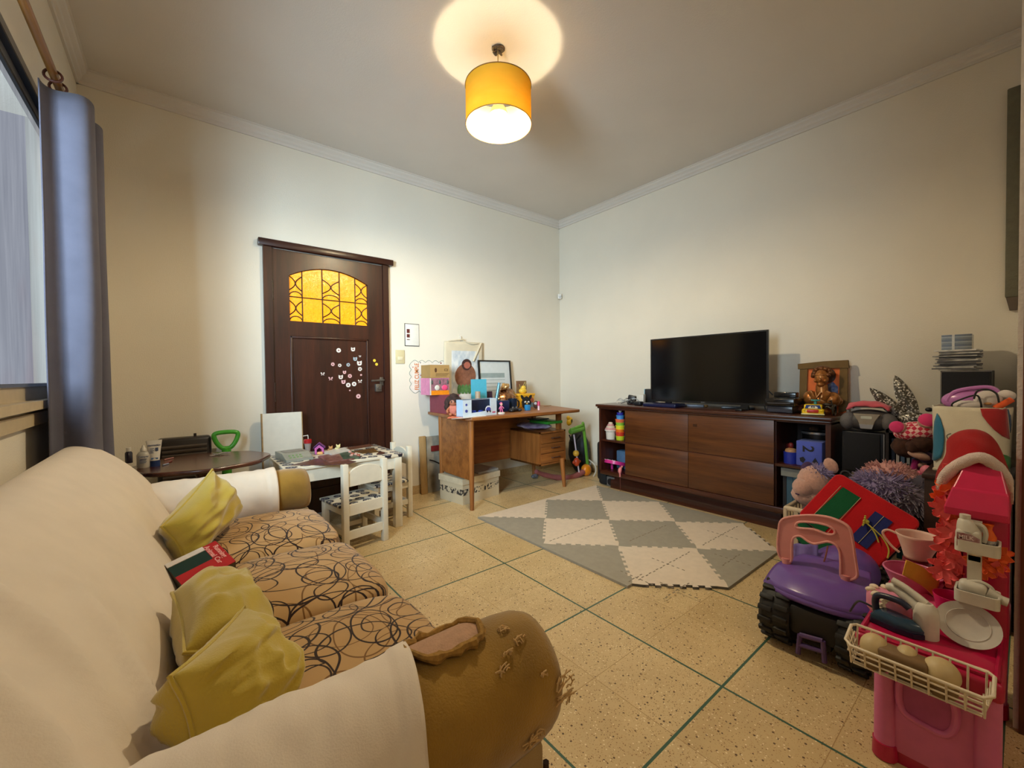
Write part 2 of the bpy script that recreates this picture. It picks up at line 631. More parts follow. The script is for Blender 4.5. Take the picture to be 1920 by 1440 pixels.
def pane_mat():
    m = bpy.data.materials.new('hazy_window_pane'); m.use_nodes = True
    nt = m.node_tree; nt.nodes.clear(); L = nt.links.new
    out = N(nt, 'ShaderNodeOutputMaterial')
    tc = N(nt, 'ShaderNodeTexCoord')
    mp = N(nt, 'ShaderNodeMapping'); mp.inputs['Scale'].default_value = (1, 9, 1.0)
    L(tc.outputs['Object'], mp.inputs[0])
    no = N(nt, 'ShaderNodeTexNoise', i_Scale=2.4, i_Detail=7.0, i_Roughness=.6); L(mp.outputs[0], no.inputs['Vector'])
    n2 = N(nt, 'ShaderNodeTexNoise', i_Scale=1.7, i_Detail=2.0); L(tc.outputs['Object'], n2.inputs['Vector'])
    r1 = N(nt, 'ShaderNodeValToRGB')
    r1.color_ramp.elements[0].position = .3; r1.color_ramp.elements[1].position = .75
    r1.color_ramp.elements[0].color = (.40, .40, .43, 1); r1.color_ramp.elements[1].color = (.74, .75, .80, 1)
    L(no.outputs['Fac'], r1.inputs[0])
    r2 = N(nt, 'ShaderNodeValToRGB')
    r2.color_ramp.elements[0].position = .52; r2.color_ramp.elements[1].position = .68
    r2.color_ramp.elements[0].color = (1, 1, 1, 1); r2.color_ramp.elements[1].color = (1, .72, .66, 1)
    L(n2.outputs['Fac'], r2.inputs[0])
    mx = N(nt, 'ShaderNodeMix', data_type='RGBA', blend_type='MULTIPLY'); mx.inputs[0].default_value = .8
    L(r1.outputs[0], mx.inputs[6]); L(r2.outputs[0], mx.inputs[7])
    tr = N(nt, 'ShaderNodeBsdfTransparent'); tr.inputs[0].default_value = (.60, .61, .63, 1)
    em = N(nt, 'ShaderNodeEmission', i_Strength=.34); L(mx.outputs[2], em.inputs[0])  # daylight on the pane put in as a faint glow of its own
    mi = N(nt, 'ShaderNodeAddShader'); L(tr.outputs[0], mi.inputs[0]); L(em.outputs[0], mi.inputs[1])
    L(mi.outputs[0], out.inputs[0])
    return m
pb = MB(); pb.sheet(lambda u, v: Vector((xf, WY0 + .04 + (WY1 - .014 - WY0 - .04) * u, WZ0 + .01 + (WZ1 - WZ0 - .1) * v)), 1, 1)
pb.build('pane', pane_mat(), wf, smooth=0)
# what stands outside: a pale hazy yard wall with a reddish tiled foot
def yard_mat():
    m, nt, b = _nodes('yard_render'); L = nt.links.new
    ge = N(nt, 'ShaderNodeNewGeometry'); 
    mp = N(nt, 'ShaderNodeMapping'); mp.inputs['Scale'].default_value = (1, 6, .5); L(ge.outputs['Position'], mp.inputs[0])
    no = N(nt, 'ShaderNodeTexNoise', i_Scale=1.2, i_Detail=5.0); L(mp.outputs[0], no.inputs['Vector'])
    rp = N(nt, 'ShaderNodeValToRGB'); rp.color_ramp.elements[0].position = .42; rp.color_ramp.elements[1].position = .62
    rp.color_ramp.elements[0].color = (*srgb((70, 68, 72)), 1); rp.color_ramp.elements[1].color = (*srgb((110, 106, 110)), 1)
    L(no.outputs['Fac'], rp.inputs[0])
    L(rp.outputs[0], b.inputs['Base Color']); b.inputs['Roughness'].default_value = .9
    return m
struct('exterior_yard_wall', MB().span((XL - 1.8, -4.6, 0), (XL - 1.65, 4.2, 3.4)), yard_mat())
mb = MB().span((XL - .06, WY0 - .05, WZ0 - .06), (XL + .0, WY1 + .08, WZ0 - .002))
mb.span((XL, WY0 - .05, .955), (XL + .045, WY1 + .08, .985)); mb.span((XL, WY0 - .05, .895), (XL + .022, WY1 + .06, .94))
struct('trim_5', mb, M_sill, label='moulded window sill')

# ------------------------------------------------------------------ world and lamps
wd = bpy.data.worlds.new('sky'); SC.world = wd; wd.use_nodes = True
nt = wd.node_tree
bg = nt.nodes['Background']; bg.inputs[0].default_value = (.62, .74, 1.0, 1); bg.inputs[1].default_value = WORLD_S if 'WORLD_S' in globals() else 1.0

def area(name, loc, rot, sx, sy, power, col, spread=180):
    l = bpy.data.lights.new(name, 'AREA'); l.shape = 'RECTANGLE'; l.size = sx; l.size_y = sy; l.energy = power; l.color = col
    l.spread = math.radians(spread)
    o = bpy.data.objects.new(name, l); COL.objects.link(o); o.location = loc; o.rotation_euler = rot
    return o
# daylight falling in through the window from the open yard, slanting towards the far corner
area('yard_daylight', (XL - .62, -2.7, 1.75), Vector((-.74, -.67, 0)).to_track_quat('Z', 'Y').to_euler(), .7, 1.5, DAY_W, (.66, .87, 1.0), 96)
# added warm fill light behind the camera, not a fitting of the house
l = bpy.data.lights.new('warm_fill', 'POINT'); l.energy = FILL_W; l.color = (1, .85, .62); l.shadow_soft_size = .15
o = bpy.data.objects.new('warm_fill', l); COL.objects.link(o); o.location = (-2.5, -5.0, 2.5)
# ================================================================== door with the amber leaded light
M_dk = wood('dark_door_wood', (34, 13, 7), (66, 29, 15), 'z', rough=.35, coat=.08)
M_dkh = wood('dark_door_wood_rail', (34, 13, 7), (62, 27, 14), 'x', rough=.32, coat=.12)
M_lead = mat('lead_came', (60, 36, 14), rough=.5, metal=.4)
M_iron = mat('aged_steel', (120, 114, 106), rough=.35, metal=.8, var=.2)

def amber():
    m, nt, b = _nodes('amber_glass'); L = nt.links.new
    tc = N(nt, 'ShaderNodeTexCoord')
    no = N(nt, 'ShaderNodeTexNoise', i_Scale=60.0, i_Detail=3.0, i_Distortion=1.5); L(tc.outputs['Object'], no.inputs['Vector'])
    rp = N(nt, 'ShaderNodeValToRGB'); rp.color_ramp.elements[0].position = .3; rp.color_ramp.elements[1].position = .7
    rp.color_ramp.elements[0].color = (.86, .25, .004, 1); rp.color_ramp.elements[1].color = (1.0, .36, .012, 1)
    L(no.outputs['Fac'], rp.inputs[0])
    L(rp.outputs[0], b.inputs['Base Color']); L(rp.outputs[0], b.inputs['Emission Color'])
    b.inputs['Emission Strength'].default_value = .62
    b.inputs['Roughness'].default_value = .15
    bp = N(nt, 'ShaderNodeBump', i_Strength=.5, i_Distance=.004); L(no.outputs['Fac'], bp.inputs['Height']); L(bp.outputs[0], b.inputs['Normal'])
    return m
M_amber = amber()

YD = -.012      # face of the leaf
def xz(y, h=1):
    """xy of a drawing -> x,z on a plane y, extruded towards -y (into the room)"""
    return Matrix(((1, 0, 0, 0), (0, 0, -h, y), (0, 1, 0, 0), (0, 0, 0, 1)))

frm = MB()
frm.span((DX0 - .045, -.03, 0), (DX0 + .01, .10, DZ)); frm.span((DX1 - .008, -.03, 0), (DX1 + .04, .10, DZ))
door = struct('door_1', frm, M_dk, label='dark wooden front door with amber leaded glass')
lt = MB(); lt.box((( -3.05 - 2.055) / 2, -.024, 2.031), (.995, .052, .05), bev=.006)
lt.build('lintel', M_dkh, door, smooth=30)
# the leaf: rails and stiles round an arched light and a sunk panel
gx0, gx1, gz0, gz1, crown_z = -2.853, -2.268, 1.482, 1.822, 1.905
lx0, lx1 = DX0 + .012, DX1 - .010
def arch(n=14, pad=0):
    pts = [(gx0 - pad, gz0 - pad), (gx1 + pad, gz0 - pad)]
    for k in range(n + 1):
        t = k / n
        x = gx1 + (gx0 - gx1) * t
        pts.append((x + pad * (1 - 2 * t), gz1 + (crown_z - gz1) * (1 - (2 * t - 1) ** 2) + pad))
    return pts
leaf = MB()
D = .04
leaf.span((lx0, YD, .01), (gx0, YD + D, DZ - .004)); leaf.span((gx1, YD, .01), (lx1, YD + D, DZ - .004))
leaf.span((gx0, YD, 1.372), (gx1, YD + D, gz0)); leaf.span((gx0, YD, .01), (gx1, YD + D, .2))
top = [(x, z) for x, z in arch()[2:]]
for (xa, za), (xb, zb) in zip(top, top[1:]):
    leaf.prism([(xb, zb), (xa, za), (xa, DZ - .004), (xb, DZ - .004)], D, xz(YD + D))
lf = leaf.build('door_leaf', M_dk, door, smooth=25)
pn = MB(); pn.span((gx0, YD + .014, .2), (gx1, YD + .034, 1.372))
for a, b_ in (((gx0, YD + .002, .2), (gx0 + .016, YD + .02, 1.372)), ((gx1 - .016, YD + .002, .2), (gx1, YD + .02, 1.372)), ((gx0, YD + .002, 1.356), (gx1, YD + .02, 1.372))):
    pn.span(a, b_, bev=.004)
pn.build('panel', M_dk, door, smooth=25)
gl = MB(); gl.prism(arch(), .006, xz(YD + .026)); gl.build('amber_pane', M_amber, door, smooth=0)
ld = MB()
yl = YD + .018
def lead(pts): ld.tube([(x, yl, z) for x, z in pts], .0042, n=6)
def topz(x): return gz1 + (crown_z - gz1) * (1 - (2 * (x - gx0) / (gx1 - gx0) - 1) ** 2)
W_ = gx1 - gx0
xs = [gx0 + W_ * f for f in (.155, .40, .62, .83)]
zm = gz0 + .185
for x in xs: lead([(x, gz0), (x, topz(x))])
lead([(gx0, zm), (gx1, zm)])
def lattice(xa, xb):
    c = (xa + xb) / 2; r = (xb - xa) / 2
    for z0, z1 in ((gz0, zm), (zm, zm + .185)):
        hh = (z1 - z0)
        q = [i / 10 for i in range(11)]
        lead([(xa + r * .98 * math.sin(PI * t), z0 + hh * (.25 + .6 * t)) for t in q])
        lead([(xb - r * .98 * math.sin(PI * t), z0 + hh * (.25 + .6 * t)) for t in q])
        lead([(c - r * math.cos(PI * t), z0 + hh * .22 * math.sin(PI * t)) for t in q])
lattice(xs[1], xs[2])
lattice(gx0 - .03 + .0, xs[0] + .0) if False else None
for xa, xb in ((gx0, xs[0]), (xs[3], gx1)):
    lattice(xa, xb)
lead(arch()[1:]); lead([(gx0, gz0), (gx1, gz0)]); lead([(gx0, gz0), (gx0, gz1)])
ld.build('leading', M_lead, door, smooth=60)
h = MB()
p = at(703, 713, 'y', YD)
h.box((p.x + .055, YD - .004, p.z - .01), (.03, .01, .07), bev=.004); h.tube([(p.x + .055, YD - .005, p.z), (p.x + .055, YD - .05, p.z), (p.x + .04, YD - .056, p.z), (p.x - .05, YD - .056, p.z - .004)], .008, smooth=4)
h.build('handle', M_iron, door)
q = at(708, 727, 'y', YD)
lk = MB(); lk.box((q.x, YD - .016, q.z), (.052, .034, .066), bev=.006); lk.cyl((q.x, YD - .03, q.z), (q.x, YD - .045, q.z), .014)
lk.build('lock', M_iron, door)
for z in (1.70, .955, .35):
    hb = MB(); hb.cyl((lx0 - .004, YD - .006, z - .07), (lx0 - .004, YD - .006, z + .07), .009, n=10); hb.build('hinge', M_iron, door)
# stickers on the panel: shapes in thin card
C_pk = mat('sticker_pink', (222, 176, 176), rough=.4); C_wh = mat('sticker_white', (222, 214, 206), rough=.4)
C_bl = mat('sticker_grey_blue', (160, 178, 186), rough=.4); C_ye = mat('sticker_yellow', (232, 196, 60), rough=.4); C_dk = mat('sticker_print', (120, 70, 70), rough=.4)
kinds = {'round': ('small pale round sticker with a printed middle on the dark door panel', ngon(1, 14)),
         'flower': ('small pale flower sticker on the dark door panel', [(r * math.cos(t), r * math.sin(t)) for k in range(20) for r, t in [((1, .62, .95, .7)[k % 4], 2 * PI * k / 20)]]),
         'animal': ('small pale animal head sticker with ears on the dark door panel', [(-.9, .3), (-.8, .95), (-.4, .6), (.3, .65), (.8, 1), (.9, .3), (.75, -.6), (.2, -.9), (-.5, -.85), (-.85, -.4)]),
         'butterfly': ('small pale butterfly sticker on the dark door panel', [(0, .2), (.8, .9), (1, .2), (.4, -.1), (.8, -.8), (.2, -.6), (0, -.2), (-.2, -.6), (-.8, -.8), (-.4, -.1), (-1, .2), (-.8, .9)])}
stk = [(635, 657, 'round', C_wh, 4.2), (662, 655, 'animal', C_wh, 4.2), (666, 673, 'animal', C_bl, 4), (675, 668, 'butterfly', C_wh, 2.2), (624, 683, 'flower', C_pk, 4),
       (637, 685, 'flower', C_wh, 3.8), (653, 684, 'flower', C_bl, 4), (674, 681, 'animal', C_wh, 5), (675, 692, 'flower', C_wh, 4.4), (605, 701, 'butterfly', C_wh, 3.6),
       (620, 710, 'butterfly', C_pk, 4), (639, 707, 'animal', C_wh, 4.4), (646, 698, 'animal', C_pk, 3.4), (656, 705, 'flower', C_pk, 4.4), (644, 716, 'animal', C_pk, 4.2),
       (653, 722, 'round', C_wh, 4.2), (664, 720, 'round', C_wh, 4.2), (675, 715, 'butterfly', C_wh, 3.8), (672, 743, 'round', C_pk, 4.2), (677, 703, 'round', C_pk, 1.8), (656, 732, 'round', C_pk, 1.4)]
for px, py, k, mm, r in stk:
    p = at(px, py, 'y', YD + .013); s = mpp(p) * r
    st = MB(); st.prism([(x * s, y * s) for x, y in kinds[k][1]], .0012, Matrix.Translation((p.x, 0, p.z)) @ xz(YD + .0138))
    st.prism([(x * s * .35, y * s * .35) for x, y in ngon(1, 8)], .0004, Matrix.Translation((p.x, 0, p.z)) @ xz(YD + .0126), m=1)
    tag(st.build('door_sticker', (mm, C_dk), smooth=0), kinds[k][0], 'sticker', k + ' stickers on the door panel')
for px, py, wh in ((702, 676, 'upper'), (706, 683, 'lower')):
    p = at(px, py, 'y', YD); s = mpp(p) * 2.7
    st = MB(); st.prism([(x * s, y * s) for x, y in ngon(1, 14)], .0012, Matrix.Translation((p.x, 0, p.z)) @ xz(YD - .0002))
    tag(st.build('door_sticker', C_ye, smooth=0), wh + ' of the two yellow dot stickers on the door stile', 'sticker', 'yellow dot stickers')

# ------------------------------------------------------------------ things on the door wall
M_cream = mat('cream_plastic', (206, 192, 150), rough=.4, var=.03)
M_greyline = mat('grey_edge', (96, 90, 84), rough=.6)
p0, p1 = at(758, 606, 'y', 0), at(786, 650, 'y', 0)
fb = T('fuse_box', 'white recessed fuse box cover with a dark outline beside the door', 'fuse box', (p0.x, 0, p1.z))
b1 = MB(); b1.span((p0.x, -.004, p1.z), (p1.x, 0, p0.z)); b1.build('rim', M_greyline, fb, world=True, smooth=0)
b2 = MB(); b2.span((p0.x + .006, -.008, p1.z + .007), (p1.x - .004, -.001, p0.z - .006), bev=.002); b2.build('cover', M_white, fb, world=True, smooth=30)
lb = MB()
for dz, hh, col in ((.05, .035, 0), (.095, .03, 0), (.14, .006, 0)):
    lb.span((p0.x + .018, -.0095, p0.z - dz), (p0.x + .046, -.0075, p0.z - dz - hh), m=0)
lb.build('printed_label', mat('dark_red_print', (96, 40, 36)), fb, world=True, smooth=0)
p0, p1 = at(741, 656, 'y', 0), at(758, 682, 'y', 0)
sw = T('light_switch', 'cream light switch plate beside the dark door', 'light switch', (p0.x, 0, p1.z))
MB().span((p0.x, -.010, p1.z), (p1.x, 0, p0.z), bev=.004).build('plate', M_cream, sw, world=True, smooth=30)
MB().span((p0.x + .018, -.014, p1.z + .03), (p1.x - .018, -.009, p1.z + .062), bev=.003).build('rocker', mat('cream_rocker', (222, 210, 176), rough=.35), sw, world=True, smooth=30)
s0 = at(1049, 556, 'y', -.03)
se = T('motion_sensor', 'small white motion sensor in the wall corner', 'sensor', (-.03, -.03, s0.z - .03))
MB().box((-.028, -.03, s0.z), (.05, .045, .062), rz=PI / 4, bev=.008).build('housing', M_white, se, world=True, smooth=40)
MB().ell((-.048, -.05, s0.z - .008), (.012, .012, .014)).build('lens', mat('sensor_lens', (200, 202, 206), rough=.2), se, world=True)

# tall narrow grey panel hanging on the television wall, seen past the plaster strip
a0, a1 = at(1889, 168, 'x', -.02), at(1907, 556, 'x', -.02)
pl_ = T('hanging_panel', 'tall narrow grey hanging panel on the right wall beside the pale wall end', 'wall hanging', (-.02, (a0.y - 3.42) / 2, a1.z))
MB().span((-.03, -3.418, a1.z), (-.004, a0.y, a0.z), bev=.006).build('panel', mat('grey_green_cloth', (110, 106, 88), rough=.9, bump=.3), pl_, world=True, smooth=30)
tb = MB(); tb.prism([(a0.y - .003, a1.z), (-3.416, a1.z), (-3.412, a1.z - .07), (a0.y - .016, a1.z - .07)], .02, Matrix(((0, 0, 1, -.026), (1, 0, 0, 0), (0, 1, 0, 0), (0, 0, 0, 1))))
tb.build('tapered_foot', mat('dark_grey_brown', (92, 78, 66), rough=.7), pl_, world=True, smooth=0)

# ------------------------------------------------------------------ gas heater, toy spade, white board between sofa and door
M_heat = mat('black_enamel', (38, 32, 30), rough=.4)
hx0, hx1, hz0, hz1 = -3.62, -3.345, .38, .685
ht = T('wall_heater', 'black louvred wall heater behind the oval table', 'heater', (-3.55, -.06, hz0))
MB().span((hx0, -.10, hz0), (hx1, 0, hz1), bev=.02, seg=3).build('casing', M_heat, ht, world=True)
lv = MB()
for k in range(9):
    z = hz0 + .035 + k * .027
    lv.box(((hx0 + hx1) / 2, -.106, z), (hx1 - hx0 - .05, .018, .012), rot=(.5, 0, 0))
lv.build('louvre', mat('heater_louvre', (84, 74, 66), rough=.3), ht, world=True, smooth=0)
kb = MB(); kb.cyl((-3.43, -.06, hz1), (-3.43, -.06, hz1 + .02), .008, n=10); kb.build('knob', M_heat, ht, world=True)
M_grn = mat('green_plastic', (66, 150, 40), rough=.3); M_yel = mat('yellow_plastic', (226, 176, 44), rough=.35)
sx, sy = -3.268, -.12
sp = T('toy_spade', 'green toy spade handle standing against the wall behind the oval table', 'toy spade', (sx, sy, 0))
hd = MB(); cz = .648
hd.tube(spline([Vector((sx + x, sy, cz + z)) for x, z in ((-.066, .036), (-.050, .052), (0, .056), (.050, .052), (.066, .036), (.052, -.010), (.026, -.046), (0, -.052), (-.026, -.046), (-.052, -.010))], 4, True), .0145, n=10, closed=True)
hd.build('grip', M_grn, sp, world=True)
MB().cyl((sx, sy, .40), (sx, sy, .60), .028, .026).build('socket', M_grn, sp, world=True)
MB().cyl((sx, sy, .22), (sx, sy, .40), .026).build('shaft', M_yel, sp, world=True)
MB().box((sx, sy, .11), (.16, .03, .22), bev=.012).build('blade', M_grn, sp, world=True)
M_board = mat('white_laminate', (206, 200, 186), rough=.5, var=.03)
bd = T('white_board', 'white laminated board leaning against the door beside the oval table', 'board', (-2.93, -.09, 0))
MB().box((-2.93, -.098, .404), (.25, .035, .808), rot=(-.05, 0, 0)).build('face', M_board, bd, world=True, smooth=0)
e_ = MB(); e_.box((-3.058, -.098, .404), (.007, .037, .808), rot=(-.05, 0, 0)); e_.box((-2.803, -.098, .404), (.006, .037, .808), rot=(-.05, 0, 0))
e_.build('edge', mat('chipboard_edge', (150, 118, 74), rough=.8, var=.2), bd, world=True, smooth=0)

# ------------------------------------------------------------------ curtain, rod and rings
M_rod = wood('brown_rod', (110, 68, 22), (150, 100, 36), 'y', rough=.35)
M_ring = mat('dark_wood_ring', (72, 34, 24), rough=.35)
rx, rz_ = -3.845, 2.205
rd = T('curtain_rod', 'brown wooden curtain rod over the window', 'curtain rod', (rx, -1.5, rz_))
MB().cyl((rx, -3.1, rz_), (rx, -.52, rz_), .0135, n=14).build('rod', M_rod, rd, world=True)
MB().ell((rx, -.50, rz_), .028).build('finial', M_rod, rd, world=True)
br = MB(); br.box((XL + .006, -.50, rz_ - .01), (.012, .03, .07)); br.tube([(XL, -.54, rz_ - .02), (rx, -.54, rz_ - .016)], .008); br.build('bracket', M_ring, rd, world=True)
M_curt = fabric('grey_curtain', (88, 86, 98), var=.06, bump=.12, sheen=.1)
cu = T('window_curtain', 'dark grey curtain gathered at the far end of the window', 'curtain', (-3.84, -.9, .35))
def curtain(u, v):
    # u along the gathered cloth, v from top to bottom
    lo = .60 - .20 * max(0, min(1, (u - .42) / .3))
    z = 2.168 - v * (2.168 - lo)
    fold = u * 5.0
    y = -1.165 + u * (.50 + .10 * v) - .10 * v * (1 - u) * (v ** .6)
    amp = .066 - .010 * v
    x = -3.815 + amp * math.cos(2 * PI * fold * .5 + PI) * (1 if u > .02 else 1)
    y += .030 * math.sin(2 * PI * fold) * (1 + .3 * v)
    x += .006 * noise.noise(Vector((u * 9, v * 3, 1)))
    x += .022 * v * math.sin(PI * u)
    if u > .86: x += (-3.927 - x) * ((u - .86) / .14) ** 2
    return Vector((x, y, z))
MB().sheet(curtain, 90, 40).build('cloth', M_curt, cu, world=True, smooth=80, solid=.004)
for k in range(7):
    y = -1.158 + k * .082
    MB().tube([(rx + .024 * math.cos(t), y + .006 * math.sin(t), rz_ - .010 + .024 * math.sin(t)) for t in [2 * PI * i / 18 for i in range(18)]], .0045, n=7, closed=True).build('ring', M_ring, cu, world=True)

# ------------------------------------------------------------------ pendant lamp
lx, ly = -2.113, -1.627

def shade_mat(nm, ca, cb, mixf):
    m = bpy.data.materials.new(nm); m.use_nodes = True
    nt = m.node_tree; nt.nodes.clear(); L = nt.links.new
    out = N(nt, 'ShaderNodeOutputMaterial'); tc = N(nt, 'ShaderNodeTexCoord')
    mp = N(nt, 'ShaderNodeMapping'); mp.inputs['Scale'].default_value = (3, 3, 14); L(tc.outputs['Object'], mp.inputs[0])
    no = N(nt, 'ShaderNodeTexNoise', i_Scale=2.0, i_Detail=4.0); L(mp.outputs[0], no.inputs['Vector'])
    rp = N(nt, 'ShaderNodeValToRGB'); rp.color_ramp.elements[0].color = (*srgb(ca), 1); rp.color_ramp.elements[1].color = (*srgb(cb), 1)
    L(no.outputs['Fac'], rp.inputs[0])
    d = N(nt, 'ShaderNodeBsdfDiffuse'); t = N(nt, 'ShaderNodeBsdfTranslucent')
    L(rp.outputs[0], d.inputs[0]); L(rp.outputs[0], t.inputs[0])
    mi = N(nt, 'ShaderNodeMixShader', i_0=mixf); L(d.outputs[0], mi.inputs[1]); L(t.outputs[0], mi.inputs[2]); L(mi.outputs[0], out.inputs[0])
    return m
sz0, sz1, sr = 2.425, 2.632, .178
lp = T('pendant_lamp', 'yellow drum pendant lamp with a lit globe bulb on the ceiling', 'pendant lamp', (lx, ly, sz0))
sh = MB(); sh.sheet(lambda u, v: Vector((lx + sr * math.cos(2 * PI * u), ly + sr * math.sin(2 * PI * u), sz0 + (sz1 - sz0) * v)), 64, 6, closed_u=True)
sh.build('shade', shade_mat('lamp_shade_cloth', (232, 176, 44), (240, 192, 72), .26), lp, world=True, smooth=60)
sh = MB(); sh.sheet(lambda u, v: Vector((lx + (sr - .003) * math.cos(2 * PI * u), ly + (sr - .003) * math.sin(2 * PI * u), sz0 + (sz1 - sz0) * v)), 64, 6, closed_u=True)
sh.build('shade_lining', shade_mat('lamp_shade_lining', (214, 188, 120), (224, 200, 140), .14), lp, world=True, smooth=60)
M_trim = mat('brown_shade_trim', (132, 92, 34), rough=.7)
tr_ = MB()
for z in (sz0, sz1):
    tr_.tube([(lx + (sr + .001) * math.cos(2 * PI * k / 64), ly + (sr + .001) * math.sin(2 * PI * k / 64), z) for k in range(64)], .0024, n=6, closed=True)
ang = -.30
tr_.tube([(lx + (sr + .001) * math.cos(ang), ly + (sr + .001) * math.sin(ang), z) for z in (sz0, sz1)], .0018, n=6)
tr_.build('trim', M_trim, lp, world=True)
bz = 2.475
def bulb_mat():
    m, nt, b = _nodes('lit_bulb'); b.inputs['Emission Color'].default_value = (1, .84, .56, 1); b.inputs['Emission Strength'].default_value = BULB_E
    b.inputs['Base Color'].default_value = (1, .95, .85, 1)
    return m
BULB_E = 1080
MB().ell((lx, ly, bz), .047, u=28, v=18).build('bulb', bulb_mat(), lp, world=True)
MB().lathe([(.0470, .005), (.0475, .016), (.042, .034), (.029, .054), (.020, .07), (.020, .11), (0, .11)], (lx, ly, bz), n=28).build('bulb_holder', mat('white_holder', (220, 214, 200)), lp, world=True)  # holder widened into a collar to cut bulb light thrown at the ceiling
sd = MB(); sd.cyl((lx, ly, bz + .09), (lx, ly, 2.838), .0028, n=8)
for k in range(3):
    t = 2 * PI * k / 3 + .4
    sd.tube([(lx, ly, bz + .085), (lx + sr * math.cos(t), ly + sr * math.sin(t), sz0 + .06)], .0016, n=6)
sd.build('cord', mat('brass_wire', (150, 122, 74), rough=.4, metal=.4), lp, world=True)
hl = MB(); hl.lathe([(.0, 0), (.030, -.001), (.036, -.004), (.030, -.010), (.0, -.012)], (lx + .004, ly, 2.842), n=18)
for k in range(5):
    t = k * 1.3
    hl.tube([(lx, ly, 2.835), (lx + .025 * math.cos(t), ly + .025 * math.sin(t), 2.815 + .004 * k), (lx + .035 * math.cos(t + .6), ly + .03 * math.sin(t + .6), 2.833)], .005, n=6, smooth=4)
hl.build('ceiling_wiring', mat('black_tape', (34, 22, 16), rough=.6), lp, world=True)
# ================================================================== sofa
M_olive = mat('olive_suede', (126, 92, 22), rough=.95, scale=7, col2=(164, 124, 40), bump=.2, bscale=300, sheen=.35)
M_cover = fabric('white_cotton_cover', (224, 209, 190), var=.03, bump=.12, sheen=.05)
M_beige = fabric('beige_panel_cloth', (166, 138, 92), var=.06)
M_pipe = mat('dark_piping', (54, 32, 18), rough=.8)

def loops_mat():
    m, nt, b = _nodes('looped_line_upholstery'); L = nt.links.new
    ge = N(nt, 'ShaderNodeNewGeometry')
    last = None
    no = N(nt, 'ShaderNodeTexNoise', i_Scale=6.0, i_Detail=3.0); L(ge.outputs['Position'], no.inputs['Vector'])
    rp = N(nt, 'ShaderNodeValToRGB'); rp.color_ramp.elements[0].color = (*srgb((172, 134, 86)), 1); rp.color_ramp.elements[1].color = (*srgb((196, 158, 106)), 1)
    L(no.outputs['Fac'], rp.inputs[0]); last = rp.outputs[0]
    layers = [((5.2, 4.0), .0, (.34, .009), (120, 84, 44)), ((4.6, 6.0), .7, (.33, .009), (120, 84, 44)),
              ((4.2, 5.6), .3, (.40, .011), (44, 28, 22)), ((6.4, 5.0), 1.9, (.38, .013), (44, 28, 22)), ((7.5, 9.0), 3.1, (.34, .016), (48, 30, 22)), ((3.8, 4.6), 4.4, (.41, .010), (44, 28, 22))]
    for (sx_, sy_), sd, (rad, wd_), col in layers:
        mp = N(nt, 'ShaderNodeMapping'); mp.inputs['Scale'].default_value = (sx_, sy_, 0.0); mp.inputs['Rotation'].default_value = (0, 0, sd)
        mp.inputs['Location'].default_value = (sd * 3.1, sd * 1.7, 0)
        nw = N(nt, 'ShaderNodeTexNoise', i_Scale=5.0, i_Detail=1.0); L(ge.outputs['Position'], nw.inputs['Vector'])
        sub = N(nt, 'ShaderNodeVectorMath', operation='SUBTRACT'); L(nw.outputs['Color'], sub.inputs[0]); sub.inputs[1].default_value = (.5, .5, .5)
        sc_ = N(nt, 'ShaderNodeVectorMath', operation='SCALE'); sc_.inputs['Scale'].default_value = .07; L(sub.outputs[0], sc_.inputs[0])
        ad = N(nt, 'ShaderNodeVectorMath', operation='ADD'); L(ge.outputs['Position'], ad.inputs[0]); L(sc_.outputs[0], ad.inputs[1])
        L(ad.outputs[0], mp.inputs[0])
        vo = N(nt, 'ShaderNodeTexVoronoi', voronoi_dimensions='2D', i_Scale=1.0, i_Randomness=.45); L(mp.outputs[0], vo.inputs['Vector'])
        s1 = N(nt, 'ShaderNodeMath', operation='SUBTRACT', i_1=rad); L(vo.outputs['Distance'], s1.inputs[0])
        ab = N(nt, 'ShaderNodeMath', operation='ABSOLUTE'); L(s1.outputs[0], ab.inputs[0])
        lt = N(nt, 'ShaderNodeMath', operation='LESS_THAN', i_1=wd_); L(ab.outputs[0], lt.inputs[0])
        mx = N(nt, 'ShaderNodeMix', data_type='RGBA'); L(lt.outputs[0], mx.inputs[0]); L(last, mx.inputs[6]); mx.inputs[7].default_value = (*srgb(col), 1)
        last = mx.outputs[2]
    L(last, b.inputs['Base Color']); b.inputs['Roughness'].default_value = .95; b.inputs['Specular IOR Level'].default_value = .2
    b.inputs['Sheen Weight'].default_value = .2
    return m
M_loops = loops_mat()

sofa = T('sofa', 'long olive sofa under a white cover with loop patterned seat cushions', 'sofa', (-3.45, -2.0, 0))
MB().span((-3.88, -2.95, .07), (-3.06, -1.05, .29), bev=.02).build('base', M_olive, sofa, world=True)
for x, y in ((-3.8, -2.88), (-3.12, -2.88), (-3.8, -1.12), (-3.12, -1.12)):
    MB().cyl((x, y, 0), (x, y, .08), .022, .028, n=12).build('foot', M_pipe, sofa, world=True)
# three seat cushions
for i, (y0, y1) in enumerate(((-1.78, -1.26), (-2.265, -1.785), (-2.745, -2.27))):
    c = soft_box((-3.285, (y0 + y1) / 2, .362), (.57, y1 - y0, .165), p=6, seed=i + 2, crown=.028, wr=.006)
    sc = c.build('seat_cushion', M_loops, sofa, world=True, smooth=80)
    pp = MB()
    for zz in (.425,):
        pp.tube([(-3.022, y, zz + .004 * math.sin(y * 40)) for y in [y0 + .03 + (y1 - y0 - .06) * k / 12 for k in range(13)]], .005, n=6)
    pp.build('piping', M_pipe, sc, world=False) if False else None

